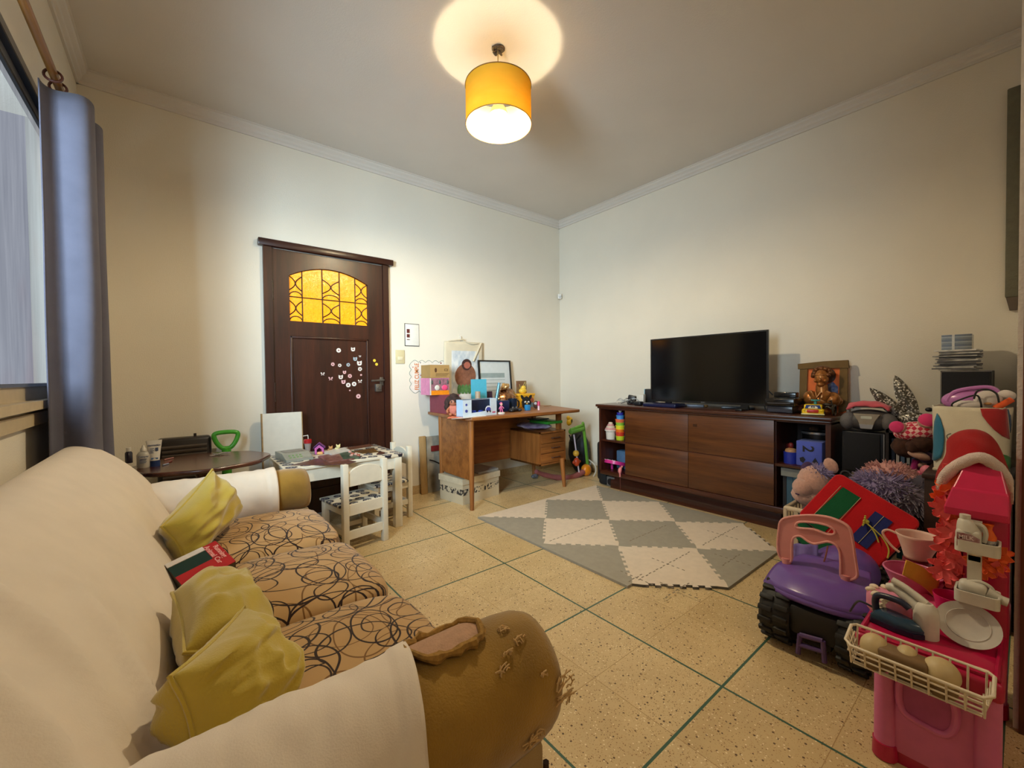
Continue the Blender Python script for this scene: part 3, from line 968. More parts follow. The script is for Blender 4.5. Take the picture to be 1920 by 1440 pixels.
# arms: a rolled top over a flat panel
AW = .105
def arm(yc, side, w=.105):
    """profile in (y, z); side = +1 when the outside faces -y"""
    prof = []
    for t in [k / 22 for k in range(23)]:
        a = math.radians(-40 + 260 * t)       # from outside low, over the top, to inside
        prof.append((yc - side * w * math.cos(a), .492 + .115 * math.sin(a)))
    prof += [(yc + side * .08, .30), (yc + side * .08, .10), (yc - side * .075, .10), (yc - side * .075, .36)]
    return prof
def loft(prof, xs, scale, yc, zc):
    mb = MB()
    n = len(prof)
    rings = []
    for x, s in zip(xs, scale):
        rings.append([mb.bm.verts.new((x, yc + (y - yc) * s, zc + (z - zc) * s)) for y, z in prof])
    for A, B in zip(rings, rings[1:]):
        for k in range(n):
            mb.bm.faces.new((A[k], A[(k + 1) % n], B[(k + 1) % n], B[k]))
    mb.bm.faces.new(rings[-1]); mb.bm.faces.new(list(reversed(rings[0])))
    return mb
NA, FA = -2.845, -1.155
for yc, side in ((NA, 1), (FA, -1)):
    roll = [p for p in arm(yc, side)[:23]]
    xs = [-3.86, -3.5, -3.2, -3.08, -3.035, -3.005, -2.985, -2.975]
    sc = [1, 1, 1, 1, .985, .95, .88, .72]
    mb = loft(roll, xs, sc, yc, .492)
    if side < 0: bmesh.ops.translate(mb.bm, vec=(-.03, 0, 0), verts=mb.bm.verts)
    mb.jitter(.004, 9, 3)
    ar = mb.build('arm_roll', M_olive, sofa, world=True, smooth=60)
    pn = MB(); pn.span((-3.86, yc - .078, .08), (-3.015, yc + .078, .42), bev=.012); pn.build('arm_panel', M_beige, ar, world=True, smooth=40)
    pi_ = MB()
    for yy in (yc - .078, yc + .078): pi_.tube([(-3.014, yy, .09), (-3.014, yy, .38)], .006, n=6)
    pi_.build('piping', M_pipe, ar, world=True)
# torn patch on the near arm: pale lining, rolled ragged rim, fringes
M_tear = mat('pale_lining', (178, 138, 108), rough=.95, var=.1, scale=60, bump=.3)
M_rag = mat('frayed_edge', (150, 112, 52), rough=1, var=.3, scale=120)
def armpt(x, a, off=0):
    a = math.radians(a)
    return Vector((x, NA - (AW + off) * math.cos(a), .492 + (.115 + off) * math.sin(a)))
tp = MB()
tp.sheet(lambda u, v: armpt(-3.225 + .135 * u, 100 + (u - .5) * -4 + (v - .5) * 46 * (1 - abs(2 * u - 1.0) ** 4) ** .5 * (1 if u < .5 else 1), 0.007), 14, 10)
pt = tp.build('torn_patch', M_tear, sofa, world=True, smooth=60); pt['label'] = 'pale lining showing through the torn arm cloth'
rg = MB()
edge = [armpt(-3.225 + .135 * u, 100 + (u - .5) * -4 + 23 * (1 - abs(2 * u - 1) ** 4) ** .5, .009) for u in [k / 14 for k in range(15)]] + \
       [armpt(-3.225 + .135 * u, 100 + (u - .5) * -4 - 23 * (1 - abs(2 * u - 1) ** 4) ** .5, .009) for u in [1 - k / 14 for k in range(1, 14)]]
edge = [p + Vector((RND.uniform(-.003, .003), RND.uniform(-.003, .003), RND.uniform(-.001, .002))) for p in edge]
rg.tube(edge, [RND.uniform(.004, .010) for _ in edge], n=7, closed=True)
rg.build('frayed_rim', M_rag, sofa, world=True)
for x, a, s in ((-3.06, 78, .012), (-3.045, 62, .014), (-3.08, 56, .012), (-3.10, 48, .016), (-2.99, 18, .024), (-2.985, 8, .026), (-3.00, 2, .020), (-3.06, -10, .02), (-3.075, -16, .024), (-3.03, 30, .008)):
    fr = MB()
    for k in range(7):
        p = armpt(x + RND.uniform(-1, 1) * s, a + RND.uniform(-1, 1) * s * 260, .001)
        q = armpt(x + RND.uniform(-1, 1) * s, a + RND.uniform(-1, 1) * s * 260, .004)
        fr.tube([p, (p + q) / 2 + Vector((0, 0, .003)), q], .0013, n=5)
    fr.build('loose_thread', mat('pale_thread', (196, 160, 108), rough=1), sofa, world=True)

# back under the cover
prof = [(-3.90, .20), (-3.90, .45), (-3.898, .66), (-3.88, .755), (-3.85, .798), (-3.81, .806), (-3.765, .79), (-3.70, .735), (-3.63, .655), (-3.575, .565), (-3.535, .49), (-3.512, .43), (-3.515, .40)]
def cur(P, t):
    t = max(0, min(.9999, t)) * (len(P) - 1)
    i = int(t); f = t - i
    p0 = P[max(0, i - 1)]; p1 = P[i]; p2 = P[i + 1]; p3 = P[min(len(P) - 1, i + 2)]
    g = lambda a, b, c, d: .5 * (2 * b + (c - a) * f + (2 * a - 5 * b + 4 * c - d) * f * f + (3 * b - a - 3 * c + d) * f ** 3)
    return g(p0[0], p1[0], p2[0], p3[0]), g(p0[1], p1[1], p2[1], p3[1])
def gauss_line(px, py, ax, ay, bx, by, w):
    dx, dy = bx - ax, by - ay
    L2 = dx * dx + dy * dy
    t = max(0, min(1, ((px - ax) * dx + (py - ay) * dy) / L2))
    d = math.hypot(px - ax - t * dx, py - ay - t * dy)
    return math.exp(-(d / w) ** 2) * math.sin(PI * min(1, max(.0, .15 + .85 * t))) 
folds = [(-2.36, .62, -2.66, .93, .016, .009), (-2.42, .66, -2.70, .95, .014, .008), (-2.30, .66, -2.62, .97, .014, -.006), (-2.50, .52, -2.78, .86, .03, .018), (-2.62, .46, -2.92, .84, .03, .02), (-2.56, .56, -2.80, .90, .018, -.010),
         (-2.05, .78, -2.25, .96, .012, .005), (-2.12, .72, -2.32, .92, .012, -.004)]
def back(u, v):
    y = -3.05 + u * 2.04
    x, z = cur(prof, v)
    e = max(0, (y + 1.16) / .15)            # rounded far end
    if e > 0:
        k = 1 - min(1, e) ** 2.2 * .34
        x = -3.90 + (x + 3.90) * k; z = .20 + (z - .20) * (1 - min(1, e) ** 2.5 * .16)
    d = .006 * noise.noise(Vector((y * 3, v * 4, 0)))
    for ay, av, by, bv, w_, am in folds:
        d += 1.7 * am * gauss_line(y, v, ay, av, by, bv, w_)
    sag = -.012 * math.exp(-((y + 2.9) / .25) ** 2)
    return Vector((x + d * .7, y, z + d * .7 + sag))
mb = MB().sheet(back, 150, 90)
# close the far end
mb.bm.verts.ensure_lookup_table()
ends = [v for v in mb.bm.verts if abs(v.co.y + 1.01) < 1e-4]
bc = mb.build('back_cover', M_cover, sofa, world=True, smooth=80)
MB().span((-3.885, -3.03, .1), (-3.58, -1.04, .5)).build('backrest', M_olive, sofa, world=True)
ec = MB(); pr = [(-3.90 + (x + 3.90) * .66, .20 + (z - .20) * .84) for x, z in [cur(prof, k / 30) for k in range(31)]]
ec.prism(pr, .02, Matrix(((1, 0, 0, 0), (0, 0, 1, -1.012), (0, 1, 0, 0), (0, 0, 0, 1)))); ec.build('cover_end', M_cover, bc, world=False and True) if False else ec.build('cover_end', M_cover, sofa, world=True, smooth=50)

# white cloths over the arms with a stitched hem
def cloth(yc, side, x0, x1, slant, seed, lo):
    def f(u, v):
        a0, a1 = 232, lo
        a = a0 + (a1 - a0) * v
        hem = x1 + slant * math.cos(math.radians(a))
        x = x0 + (hem - x0) * u
        if a > -30:
            y = -(AW + .008) * math.cos(math.radians(a)); z = .492 + .124 * math.sin(math.radians(a))
        else:
            k = (-30 - a) / 180
            y = -(AW + .008) * math.cos(math.radians(-30)) - .012 * k; z = .492 + .124 * math.sin(math.radians(-30)) - k * .42
        d = .005 * noise.noise(Vector((x * 12, v * 8, seed))) + .005 * (.5 - abs(noise.noise(Vector((x * 16 + v * 12, v * 7 - x * 4, seed + 4))))) + .003 * noise.noise(Vector((x * 40, v * 14, seed + 9)))
        d += .004 * (u > .93)
        return Vector((x, yc + side * y * (1 + d / .13), z + d * math.sin(math.radians(a))))
    return f
for yc, side, x1, sl, sd in ((NA, 1, -3.225, -.03, 1), (FA, -1, -3.150, .0, 5)):
    MB().sheet(cloth(yc, side, -3.62, x1, sl, sd, -150), 60, 70).build('arm_cover', M_cover, sofa, world=True, smooth=80, solid=.004)
    st = MB(); f = cloth(yc, side, -3.62, x1, sl, sd, -150)
    st.tube([f(.905, v / 60) + Vector((0, 0, 0)) for v in range(4, 61)], .0014, n=5)
    st.build('hem_stitch', mat('stitch', (160, 140, 112), rough=.9), sofa, world=True)

# ------------------------------------------------------------------ cushions and box on the sofa
M_mus = mat('mustard_velvet', (176, 150, 44), rough=.95, scale=6, col2=(196, 170, 62), bump=.15, bscale=260, sheen=.5)
def cushion(label, A, B, C_, D_, th, seed, pip=None):
    cs = T('throw_cushion', label, 'cushion', (A + B + C_ + D_) / 4 - Vector((0, 0, .12)))
    body = pillow_mb(D_, C_, B, A, th, seed, n=40, wr=.020).build('cushion_body', M_mus, cs, world=True, smooth=80)
    pts = []
    for P, Q in ((A, B), (B, C_), (C_, D_), (D_, A)):
        cen = (A + B + C_ + D_) / 4
        for k in range(12):
            t = k / 12
            p = P.lerp(Q, t)
            kk = .10 * (1 - abs(2 * t - 1) ** 2)
            pts.append(p + (cen - p) * kk)
    MB().tube(pts, .0042, n=6, closed=True).build('piping', M_mus, cs, world=True)
    return cs
cushion('mustard cushion standing on its corner against the far sofa arm', at(398, 880, 'y', -1.50), at(446, 962, 'y', -1.44), at(352, 1064, 'z', .45), at(302, 988, 'y', -1.74), .085, 1)
cushion('mustard cushion half hidden behind the nearest one on the sofa', at(450, 1088, 'z', .475), at(528, 1235, 'z', .475), at(345, 1225, 'z', .55), at(322, 1112, 'z', .55), .08, 2)
cushion('nearest mustard cushion with folded corner beside the near sofa arm', at(458, 1138, 'z', .60), at(554, 1312, 'z', .52), at(368, 1425, 'z', .52), at(318, 1270, 'z', .62), .07, 3)
M_red = mat('red_card', (176, 22, 26), rough=.4); M_tray = mat('dark_green_tray', (24, 52, 44), rough=.3); M_card = mat('white_card', (216, 206, 196), rough=.5)
bx = T('toy_box', 'red cardboard window box lying on the sofa seat between the cushions', 'box', at(385, 1075, 'z', .465))
o_ = at(346, 1103, 'z', .475); xx = at(442, 1052, 'z', .50) - o_
Mb = frame(o_, xx, Vector((-.2, .98, .45)))
Lx, Ly, Lz = xx.length, .115, .05
MB().box((Lx / 2, Ly / 2, -Lz / 2), (Lx, Ly, Lz)).merge if False else None
def inM(mb, M):
    bmesh.ops.transform(mb.bm, matrix=M, verts=mb.bm.verts); return mb
inM(MB().span((0, 0, -Lz), (Lx, Ly, -.002)), Mb).build('carton', mat('grey_card_print', (92, 80, 66), rough=.5, var=.5, scale=60), bx, world=True, smooth=0)
fc = MB(); fc.span((0, 0, -.002), (Lx, .052, .0005)); fc.span((Lx * .72, .05, -.002), (Lx, Ly, .0005)); inM(fc, Mb).build('red_front', M_red, bx, world=True, smooth=0)
wn = MB(); wn.span((.0, .052, -.002), (Lx * .72, Ly - .018, .0)); inM(wn, Mb).build('window', M_tray, bx, world=True, smooth=0)
wn = MB(); wn.span((.0, Ly - .018, -.002), (Lx * .72, Ly, .002)); inM(wn, Mb).build('white_lip', M_card, bx, world=True, smooth=0)
tx = MB(); 
Mt = Mb @ Matrix.Translation((Lx * .845, .066, .0008)) @ Matrix.Rotation(-PI / 2, 4, 'Z')
tx.text('Running\nAnimal Car', .019, Mt)
tx.build('lettering', mat('pink_print', (236, 170, 160), rough=.5), bx, world=True, smooth=0)
sp_ = MB(); a = at(349, 1402, 'z', .50)
sp_.tube([a + Vector((-.01, .03, 0)), a, a + Vector((.008, -.04, -.01))], .006, n=8, smooth=4)
tag(sp_.build('pink_strap', mat('magenta_strap', (150, 40, 76), rough=.6)), 'dark pink strap tucked between the sofa back and the nearest cushion', 'strap')
# ================================================================== oval side table and what lies on it
M_mahog = wood('mahogany', (62, 30, 20), (100, 56, 38), 'x', rough=.25, coat=.4)
TZ = .60
ot = T('oval_table', 'dark oval side table with a scalloped edge beyond the sofa arm', 'side table', (-3.40, -.56, 0))
pts = []
for k in range(96):
    t = 2 * PI * k / 96
    s = 1 + .022 * math.cos(8 * t)
    pts.append((.315 * s * math.cos(t), .285 * s * math.sin(t)))
tt = MB(); tt.prism(pts, .022, Matrix.Translation((-3.40, -.56, TZ - .022)))
tt.build('tabletop', M_mahog, ot, world=True, smooth=40, bevel=.006)
tc_ = MB(); tc_.lathe([(.02, .05), (.05, .06), (.042, .12), (.026, .2), (.045, .30), (.03, .40), (.034, .5), (.075, .575), (.08, .58)], (-3.40, -.56, 0))
tc_.build('column', M_mahog, ot, world=True)
for k in range(4):
    t = PI / 4 + k * PI / 2
    d = Vector((math.cos(t), math.sin(t), 0))
    c = Vector((-3.40, -.56, 0))
    MB().tube([c + Vector((0, 0, .14)), c + d * .10 + Vector((0, 0, .15)), c + d * .2 + Vector((0, 0, .07)), c + d * .27 + Vector((0, 0, .018))], [.026, .022, .018, .014], n=10, smooth=5).build('leg', M_mahog, ot, world=True)
M_ltext = mat('grey_blue_print', (70, 84, 120), rough=.6)
M_wp = mat('white_plastic', (214, 208, 196), rough=.35, var=.02)
M_pale = mat('pale_plastic', (188, 182, 170), rough=.3, var=.03)
# dropper bottle
p = at(256, 878, 'z', TZ)
p = Vector((max(p.x, -3.655), p.y, TZ))
def card(mb, M, x0, x1, y0, y1, z=.0006, m=0): 
    return inM(mb.span((x0, y0, 0), (x1, y1, z), m=m), M) if False else mb
def facing(p, n):
    """frame on a vertical face: x to the right when seen along -n, y up"""
    n = Vector(n).normalized()
    x = Vector((0, 0, 1)).cross(n)
    return frame(p, x, (0, 0, 1))
toC = (CPOS - p); toC.z = 0; toC.normalize()
bt = T('dropper_bottle', 'pale squeeze bottle with a white nozzle on the oval table', 'bottle', p)
MB().lathe([(0, 0), (.026, 0), (.028, .006), (.028, .066), (.020, .080), (.010, .086), (0, .086)], sy=.75, n=24).build('bottle_body', M_pale, bt)
MB().lathe([(0, .086), (.013, .086), (.012, .098), (.007, .104), (.005, .116), (0, .117)], n=16).build('nozzle', M_wp, bt)
tb = MB(); Mf = facing(Vector((0, 0, .045)) + toC * .0285, toC)
tb.text('Cooper', .013, Mf @ Matrix.Translation((0, .015, 0)))
for k in range(4): tb.prism([(-.016, -.006 * k), (.012 - .003 * (k % 2), -.006 * k), (.012 - .003 * (k % 2), -.006 * k + .0025), (-.016, -.006 * k + .0025)], .0005, Mf)
tb.build('bottle_print', M_ltext, bt, smooth=0)
# dark bottle just behind it
p2 = at(246, 868, 'z', TZ); p2 = Vector((p2.x - .01, p2.y + .01, TZ))
b2 = T('small_bottle', 'small dark bottle with a white cap behind the squeeze bottle', 'bottle', p2)
MB().lathe([(0, 0), (.016, 0), (.016, .055), (.009, .066), (0, .066)], n=16).build('bottle_body', mat('dark_glass', (40, 34, 44), rough=.15), b2)
MB().lathe([(0, .064), (.011, .064), (.011, .084), (0, .085)], n=14).build('cap', M_wp, b2)
# cream tube standing on its cap
p3 = at(290, 874, 'z', TZ)
t3 = T('cream_tube', 'white cream tube standing on its dark blue cap', 'tube', p3)
def tubef(u, v):
    a = 2 * PI * u
    k = v ** 1.1
    rx_ = .021 + .012 * k; ry_ = .021 * (1 - k) + .0015
    d = Vector((toC.y, -toC.x, 0)); d.normalize()
    return d * (rx_ * math.cos(a)) + toC * (ry_ * math.sin(a)) + Vector((0, 0, .032 + .105 * v))
tm = MB().sheet(tubef, 36, 12, closed_u=True); tm.build('tube_body', mat('white_tube', (220, 214, 204), rough=.3, var=.02), t3)
MB().lathe([(0, 0), (.023, 0), (.023, .030), (.0, .033)], n=24).build('cap', mat('blue_cap', (30, 52, 100), rough=.35), t3)
tx = MB(); Mf = facing(Vector((0, 0, .112)) + toC * .0085, toC + Vector((0, 0, .12)))
tx.text('dermaglós', .0125, Mf)
Mf2 = facing(Vector((0, 0, .085)) + toC * .0145, toC + Vector((0, 0, .15)))
tx.prism([(.004, -.004), (.016, -.004), (.016, .014), (.004, .014)], .0006, Mf2)
for k in range(5): tx.prism([(-.018, .010 - .006 * k), (-.001 - .004 * (k % 2), .010 - .006 * k), (-.001 - .004 * (k % 2), .0125 - .006 * k), (-.018, .0125 - .006 * k)], .0006, Mf2)
tx.build('tube_print', M_ltext, t3, smooth=0)
bp = MB(); Mf = facing(Vector((0, 0, .043)) + toC * .0195, toC + Vector((0, 0, .1)))
bp.prism([(-.014, -.004), (.014, -.004), (.014, .004), (-.014, .004)], .0008, Mf); bp.build('blue_band', mat('mid_blue', (70, 110, 160)), t3, smooth=0)
# nail polish, pencils, metal clips
p = at(273, 870, 'z', TZ)
npb = T('nail_polish', 'tiny dark red bottle with a pale cap between bottle and tube', 'nail polish', p)
MB().lathe([(0, 0), (.010, 0), (.010, .018), (.005, .022), (0, .022)], n=14).build('bottle_body', mat('dark_red_glass', (74, 20, 22), rough=.15), npb)
MB().lathe([(0, .021), (.006, .021), (.005, .034), (0, .035)], n=12).build('cap', M_wp, npb)
for a_, b_, col, lab in (((308, 862), (325, 858), (176, 120, 110), 'pale pink crayon stub lying beside the cream tube, farther one'), ((306, 871), (322, 864), (120, 44, 40), 'dark red crayon stub lying beside the cream tube'), ((305, 872), (316, 869), (150, 160, 180), 'pale blue crayon stub lying beside the cream tube, nearest one')):
    a = at(*a_, 'z', TZ + .004); b = at(*b_, 'z', TZ + .004)
    tag(MB().cyl(a, b, .0036, n=8).build('crayon_stub', mat('crayon_' + str(col[0]), col)), lab, 'crayon')
pc = at(414, 853, 'z', TZ)
rr = random.Random(4)
for k in range(9):
    a = rr.uniform(0, PI); c = pc + Vector((rr.uniform(-.035, .035), rr.uniform(-.02, .02), .004 + .003 * (k % 3)))
    d = Vector((math.cos(a), math.sin(a), 0)) * rr.uniform(.018, .03)
    n_ = Vector((-d.y, d.x, 0)).normalized() * .004
    c_ = MB(); c_.tube([c - d + n_, c + d + n_, c + d - n_, c - d - n_], .0018, n=6, closed=True)
    tag(c_.build('hair_clip', mat('steel_clip', (176, 170, 160), rough=.3, metal=.7)), 'steel hair clip in the small heap on the oval table', 'hair clip', 'heap of hair clips on the oval table')

# ================================================================== children's table, two chairs
M_kw = mat('white_painted_wood', (224, 214, 192), rough=.45, var=.03)
M_ktop = None
def flower_mat(name, sc):
    m, nt, b = _nodes(name); L = nt.links.new
    tc = N(nt, 'ShaderNodeTexCoord')
    mp = N(nt, 'ShaderNodeMapping'); mp.inputs['Scale'].default_value = (sc, sc, 0); L(tc.outputs['Object'], mp.inputs[0])
    vo = N(nt, 'ShaderNodeTexVoronoi', voronoi_dimensions='2D', i_Scale=1.0, i_Randomness=.35); L(mp.outputs[0], vo.inputs['Vector'])
    no = N(nt, 'ShaderNodeTexNoise', i_Scale=float(sc * 3), i_Detail=2.0); L(tc.outputs['Object'], no.inputs['Vector'])
    ad = N(nt, 'ShaderNodeMath', operation='MULTIPLY_ADD', i_1=.18, i_2=-.09); L(no.outputs['Fac'], ad.inputs[0])
    d = N(nt, 'ShaderNodeMath', operation='ADD'); L(vo.outputs['Distance'], d.inputs[0]); L(ad.outputs[0], d.inputs[1])
    rp = N(nt, 'ShaderNodeValToRGB'); rp.color_ramp.interpolation = 'CONSTANT'
    e = rp.color_ramp.elements
    cols = [(0, (205, 195, 178)), (.08, (40, 40, 52)), (.17, (150, 150, 158)), (.24, (34, 34, 48)), (.38, (222, 212, 190))]
    e[0].position = 0; e[0].color = (*srgb(cols[0][1]), 1); e[1].position = cols[1][0]; e[1].color = (*srgb(cols[1][1]), 1)
    for pz, c in cols[2:]:
        q = e.new(pz); q.color = (*srgb(c), 1)
    L(d.outputs[0], rp.inputs[0]); L(rp.outputs[0], b.inputs['Base Color']); b.inputs['Roughness'].default_value = .4
    return m
KZ = .515
kx0, kx1, ky0, ky1 = -3.03, -2.275, -.69, -.13
M_kt = flower_mat('printed_table_top', 11.5); M_ks = flower_mat('printed_chair_seat', 13.0)
kt = T('kids_table', 'white low table with a dark flower print top by the door', 'table', (-2.66, -.41, 0))
MB().span((kx0, ky0, KZ - .02), (kx1, ky1, KZ), bev=.004).build('tabletop', (M_kt), kt, world=True, smooth=30)
ap = MB()
ap.span((kx0 + .02, ky0 + .015, KZ - .10), (kx1 - .02, ky0 + .035, KZ - .02)); ap.span((kx0 + .02, ky1 - .035, KZ - .10), (kx1 - .02, ky1 - .015, KZ - .02))
ap.span((kx0 + .02, ky0 + .015, KZ - .10), (kx0 + .04, ky1 - .015, KZ - .02)); ap.span((kx1 - .04, ky0 + .015, KZ - .10), (kx1 - .02, ky1 - .015, KZ - .02))
ap.build('apron', M_kw, kt, world=True, smooth=0)
for x, y in ((kx0 + .03, ky0 + .03), (kx1 - .04, ky0 + .03), (kx0 + .03, ky1 - .03), (kx1 - .04, ky1 - .03)):
    MB().span((x - .026, y - .026, 0), (x + .026, y + .026, KZ - .02), bev=.003).build('leg', M_kw, kt, world=True, smooth=30)
def kid_chair(loc, rz, label):
    w_, d_, sh_, bh = .262, .265, .285, .535
    c = T('kids_chair', label, 'chair', loc, rz, 'white children\'s chairs')
    for sx_ in (-1, 1):
        MB().span((sx_ * w_ / 2 - .018, -.018, 0), (sx_ * w_ / 2 + .018, .018, bh), bev=.004).build('leg', M_kw, c, smooth=30)
        MB().span((sx_ * w_ / 2 - .018, d_ - .018, 0), (sx_ * w_ / 2 + .018, d_ + .018, sh_ - .015), bev=.004).build('leg', M_kw, c, smooth=30)
    MB().span((-w_ / 2 - .026, .019, sh_ - .015), (w_ / 2 + .026, d_ + .03, sh_), bev=.004).build('seat', M_ks, c, smooth=30)
    ap = MB()
    ap.span((-w_ / 2, -.010, sh_ - .065), (w_ / 2, .010, sh_)); ap.span((-w_ / 2, d_ - .01, sh_ - .06), (w_ / 2, d_ + .01, sh_ - .015))
    for sx_ in (-1, 1): ap.span((sx_ * w_ / 2 - .009, 0, sh_ - .06), (sx_ * w_ / 2 + .009, d_, sh_ - .015))
    ap.build('apron', M_kw, c, smooth=0)
    st = MB(); st.span((-w_ / 2, -.009, .075), (w_ / 2, .009, .125)); st.span((-w_ / 2, d_ - .009, .06), (w_ / 2, d_ + .009, .09))
    for sx_ in (-1, 1): st.span((sx_ * w_ / 2 - .008, 0, .10), (sx_ * w_ / 2 + .008, d_, .135))
    st.build('stretcher', M_kw, c, smooth=0)
    br = MB(); iw = w_ / 2 - .016
    poly = [(-iw, .395), (iw, .395)] + [(iw * math.cos(PI * k / 18), .455 + .062 * math.sin(PI * k / 18)) for k in range(19)]
    br.prism(poly, .016, xz(.008)); br.build('backrest', M_kw, c, smooth=25, bevel=.003)
    return c
ch = kid_chair((-2.613, -.868, 0), .17, 'white child\'s chair with a flower print seat standing in front of the low table')
dup(ch, (-2.17, -.395, 0), PI / 2 + .06, 'white child\'s chair pushed in under the right end of the low table')

# things on the children's table
M_gbox = mat('grey_box_print', (150, 150, 138), rough=.4, var=.15, scale=18)
g0 = at(552, 872, 'z', KZ); 
gb = T('toy_till', 'grey toy keyboard box with green buttons on the low table', 'toy', g0)
gM = frame(at(537, 868, 'z', KZ), at(586, 861, 'z', KZ) - at(537, 868, 'z', KZ), (0, 1, 0))
gw, gd, gh = .165, .24, .045
b = MB(); b.prism([(0, 0), (gd, 0), (gd, gh), (.09, gh), (.02, .018), (0, .015)], gw, gM @ Matrix(((0, 0, 1, 0), (1, 0, 0, 0), (0, 1, 0, 0), (0, 0, 0, 1))))
b.build('case', M_gbox, gb, world=True, smooth=0)
bm_ = MB()
for i in range(4):
    for j in range(2): bm_.box((.035 + i * .022, .034 + j * .024, .0235 + j * .009), (.012, .012, .006), bev=.002)
inM(bm_, gM).build('button', mat('green_buttons', (120, 160, 90), rough=.4), gb, world=True)
dm = MB(); dm.span((.025, .11, gh), (.14, .21, gh + .002)); inM(dm, gM).build('display', mat('brown_grey_print', (110, 100, 88), rough=.3, var=.4, scale=40), gb, world=True, smooth=0)
p = Vector((at(577, 830, 'y', -.20).x, -.20, KZ))
rc = T('straw_cup', 'clear cup with a red lid and bent straw beside the white board', 'cup', p)
MB().lathe([(.014, 0), (.024, .075), (.022, .075), (.012, .003)], n=20, cap=False).build('cup_body', mat('clear_cup', (190, 176, 166), rough=.2, alpha=.55), rc)
MB().lathe([(0, .072), (.027, .072), (.027, .096), (.022, .100), (0, .102)], n=20).build('lid', mat('red_lid', (168, 26, 28), rough=.35), rc)
MB().tube([(.003, 0, .02), (.003, 0, .12), (-.006, 0, .127), (-.03, 0, .125)], .003, n=8, smooth=4).build('straw', M_wp, rc)
p = Vector((at(599, 848, 'y', -.28).x, -.28, KZ))
dh = T('toy_dog_house', 'pink and purple toy dog house on the low table', 'toy house', p)
oM = Matrix.Translation((0, 0, 0))
hb = MB(); pol = [(-.028, 0), (.028, 0), (.030, .042), (.0, .066), (-.030, .042)]
inn = [(-.016, .004), (.016, .004), (.016, .032), (.0, .046), (-.016, .032)]
hb.ring(pol, inn, .05, xz(.025)); hb.build('house_body', mat('pink_plastic', (196, 100, 168), rough=.35), dh, smooth=0)
rf = MB(); rf.ring([(-.038, .038), (0, .070), (.038, .038), (.038, .046), (0, .080), (-.038, .046)][:6], [(-.037, .0385), (0, .069), (.037, .0385), (.037, .045), (0, .078), (-.037, .045)], .056, xz(.028))
rf.build('roof', mat('purple_plastic', (140, 84, 158), rough=.35), dh, smooth=0)
MB().span((-.022, .02, 0), (.022, .024, .05)).build('back_wall', mat('dark_pink', (110, 20, 70)), dh, smooth=0)
MB().span((-.014, -.05, 0), (.024, -.02, .018), bev=.006).build('bed', mat('peach_plastic', (228, 168, 100), rough=.4), dh)
def critter(name, lab, p, col, s):
    c = T(name, lab, 'toy animal', p)
    m = mat('critter_%d_%d' % (col[0], col[1]), col, rough=.6, var=.15)
    mb = MB(); mb.ell((0, 0, .013), (.017, .014, .014)); mb.ell((.006, -.008, .030), (.013, .012, .012)); mb.build('animal_body', m, c)
    e = MB()
    for sx_ in (-1, 1): e.cyl((.006 + sx_ * .008, -.006, .036), (.006 + sx_ * .012, -.006, .047), .006, .002, n=10)
    e.build('ear', m, c)
    for q in ((-.01, -.008), (.012, -.008), (-.01, .008), (.012, .008)): MB().ell((q[0], q[1], .005), (.006, .008, .005)).build('paw', m, c)
    c.scale = (s,) * 3
critter('toy_dog', 'tiny tan toy dog beside the toy dog house', Vector((at(618, 846, 'y', -.27).x, -.27, KZ)), (190, 140, 84), 1)
critter('toy_cat', 'tiny pale yellow toy kitten, rightmost toy on the low table', Vector((at(632, 843, 'y', -.26).x, -.26, KZ)), (222, 210, 150), 1.1)
# papers and magazines
def sheet_of(name, lab, corners, col, col2, h=.003, sc=14, cat='magazine', roll=0):
    P = [at(x, y, 'z', KZ) for x, y in corners]
    mb = MB(); n = len(P)
    a = [mb.bm.verts.new(q + Vector((0, 0, h + roll * (i % 2)))) for i, q in enumerate(P)]
    b = [mb.bm.verts.new(q + Vector((0, 0, .0008))) for q in P]
    mb.bm.faces.new(a); mb.bm.faces.new(list(reversed(b)))
    for k in range(n): mb.bm.faces.new((a[k], b[k], b[(k + 1) % n], a[(k + 1) % n]))
    tag(mb.build(name, mat(name + '_%d_%d' % (col[0], col[1]), col, rough=.35, col2=col2, scale=sc), smooth=0), lab, cat)
sheet_of('magazine', 'dark purple and brown magazine lying at the front of the low table', [(545, 873), (606, 858), (668, 866), (650, 872)], (74, 56, 62), (120, 70, 44), .004, 30)
sheet_of('magazine', 'colourful open magazine in the middle of the low table', [(596, 858), (652, 846), (664, 862), (616, 868)], (96, 40, 44), (150, 110, 96), .009, 34)
sheet_of('magazine', 'dark green magazine lying near the middle of the low table', [(636, 852), (662, 848), (674, 860), (644, 864)], (28, 52, 40), (90, 110, 90), .011, 30)
sheet_of('booklet', 'white booklet lying on the magazines of the low table', [(608, 851), (646, 843), (656, 848), (622, 856)], (206, 200, 190), (226, 220, 210), .018, 20, 'booklet')
sheet_of('picture_sheet', 'brown picture sheet lying at the back edge of the low table', [(640, 842), (692, 833), (700, 836), (650, 845)], (86, 50, 38), (130, 84, 60), .003, 40, 'picture')
sheet_of('picture_sheet', 'dark photograph lying near the right end of the low table', [(663, 847), (700, 841), (710, 848), (680, 851)], (50, 34, 22), (130, 92, 40), .005, 26, 'picture')
sheet_of('picture_sheet', 'small dark folded card at the right end of the low table', [(706, 853), (712, 848), (722, 850), (716, 853)], (60, 30, 22), (86, 50, 36), .008, 30, 'picture')
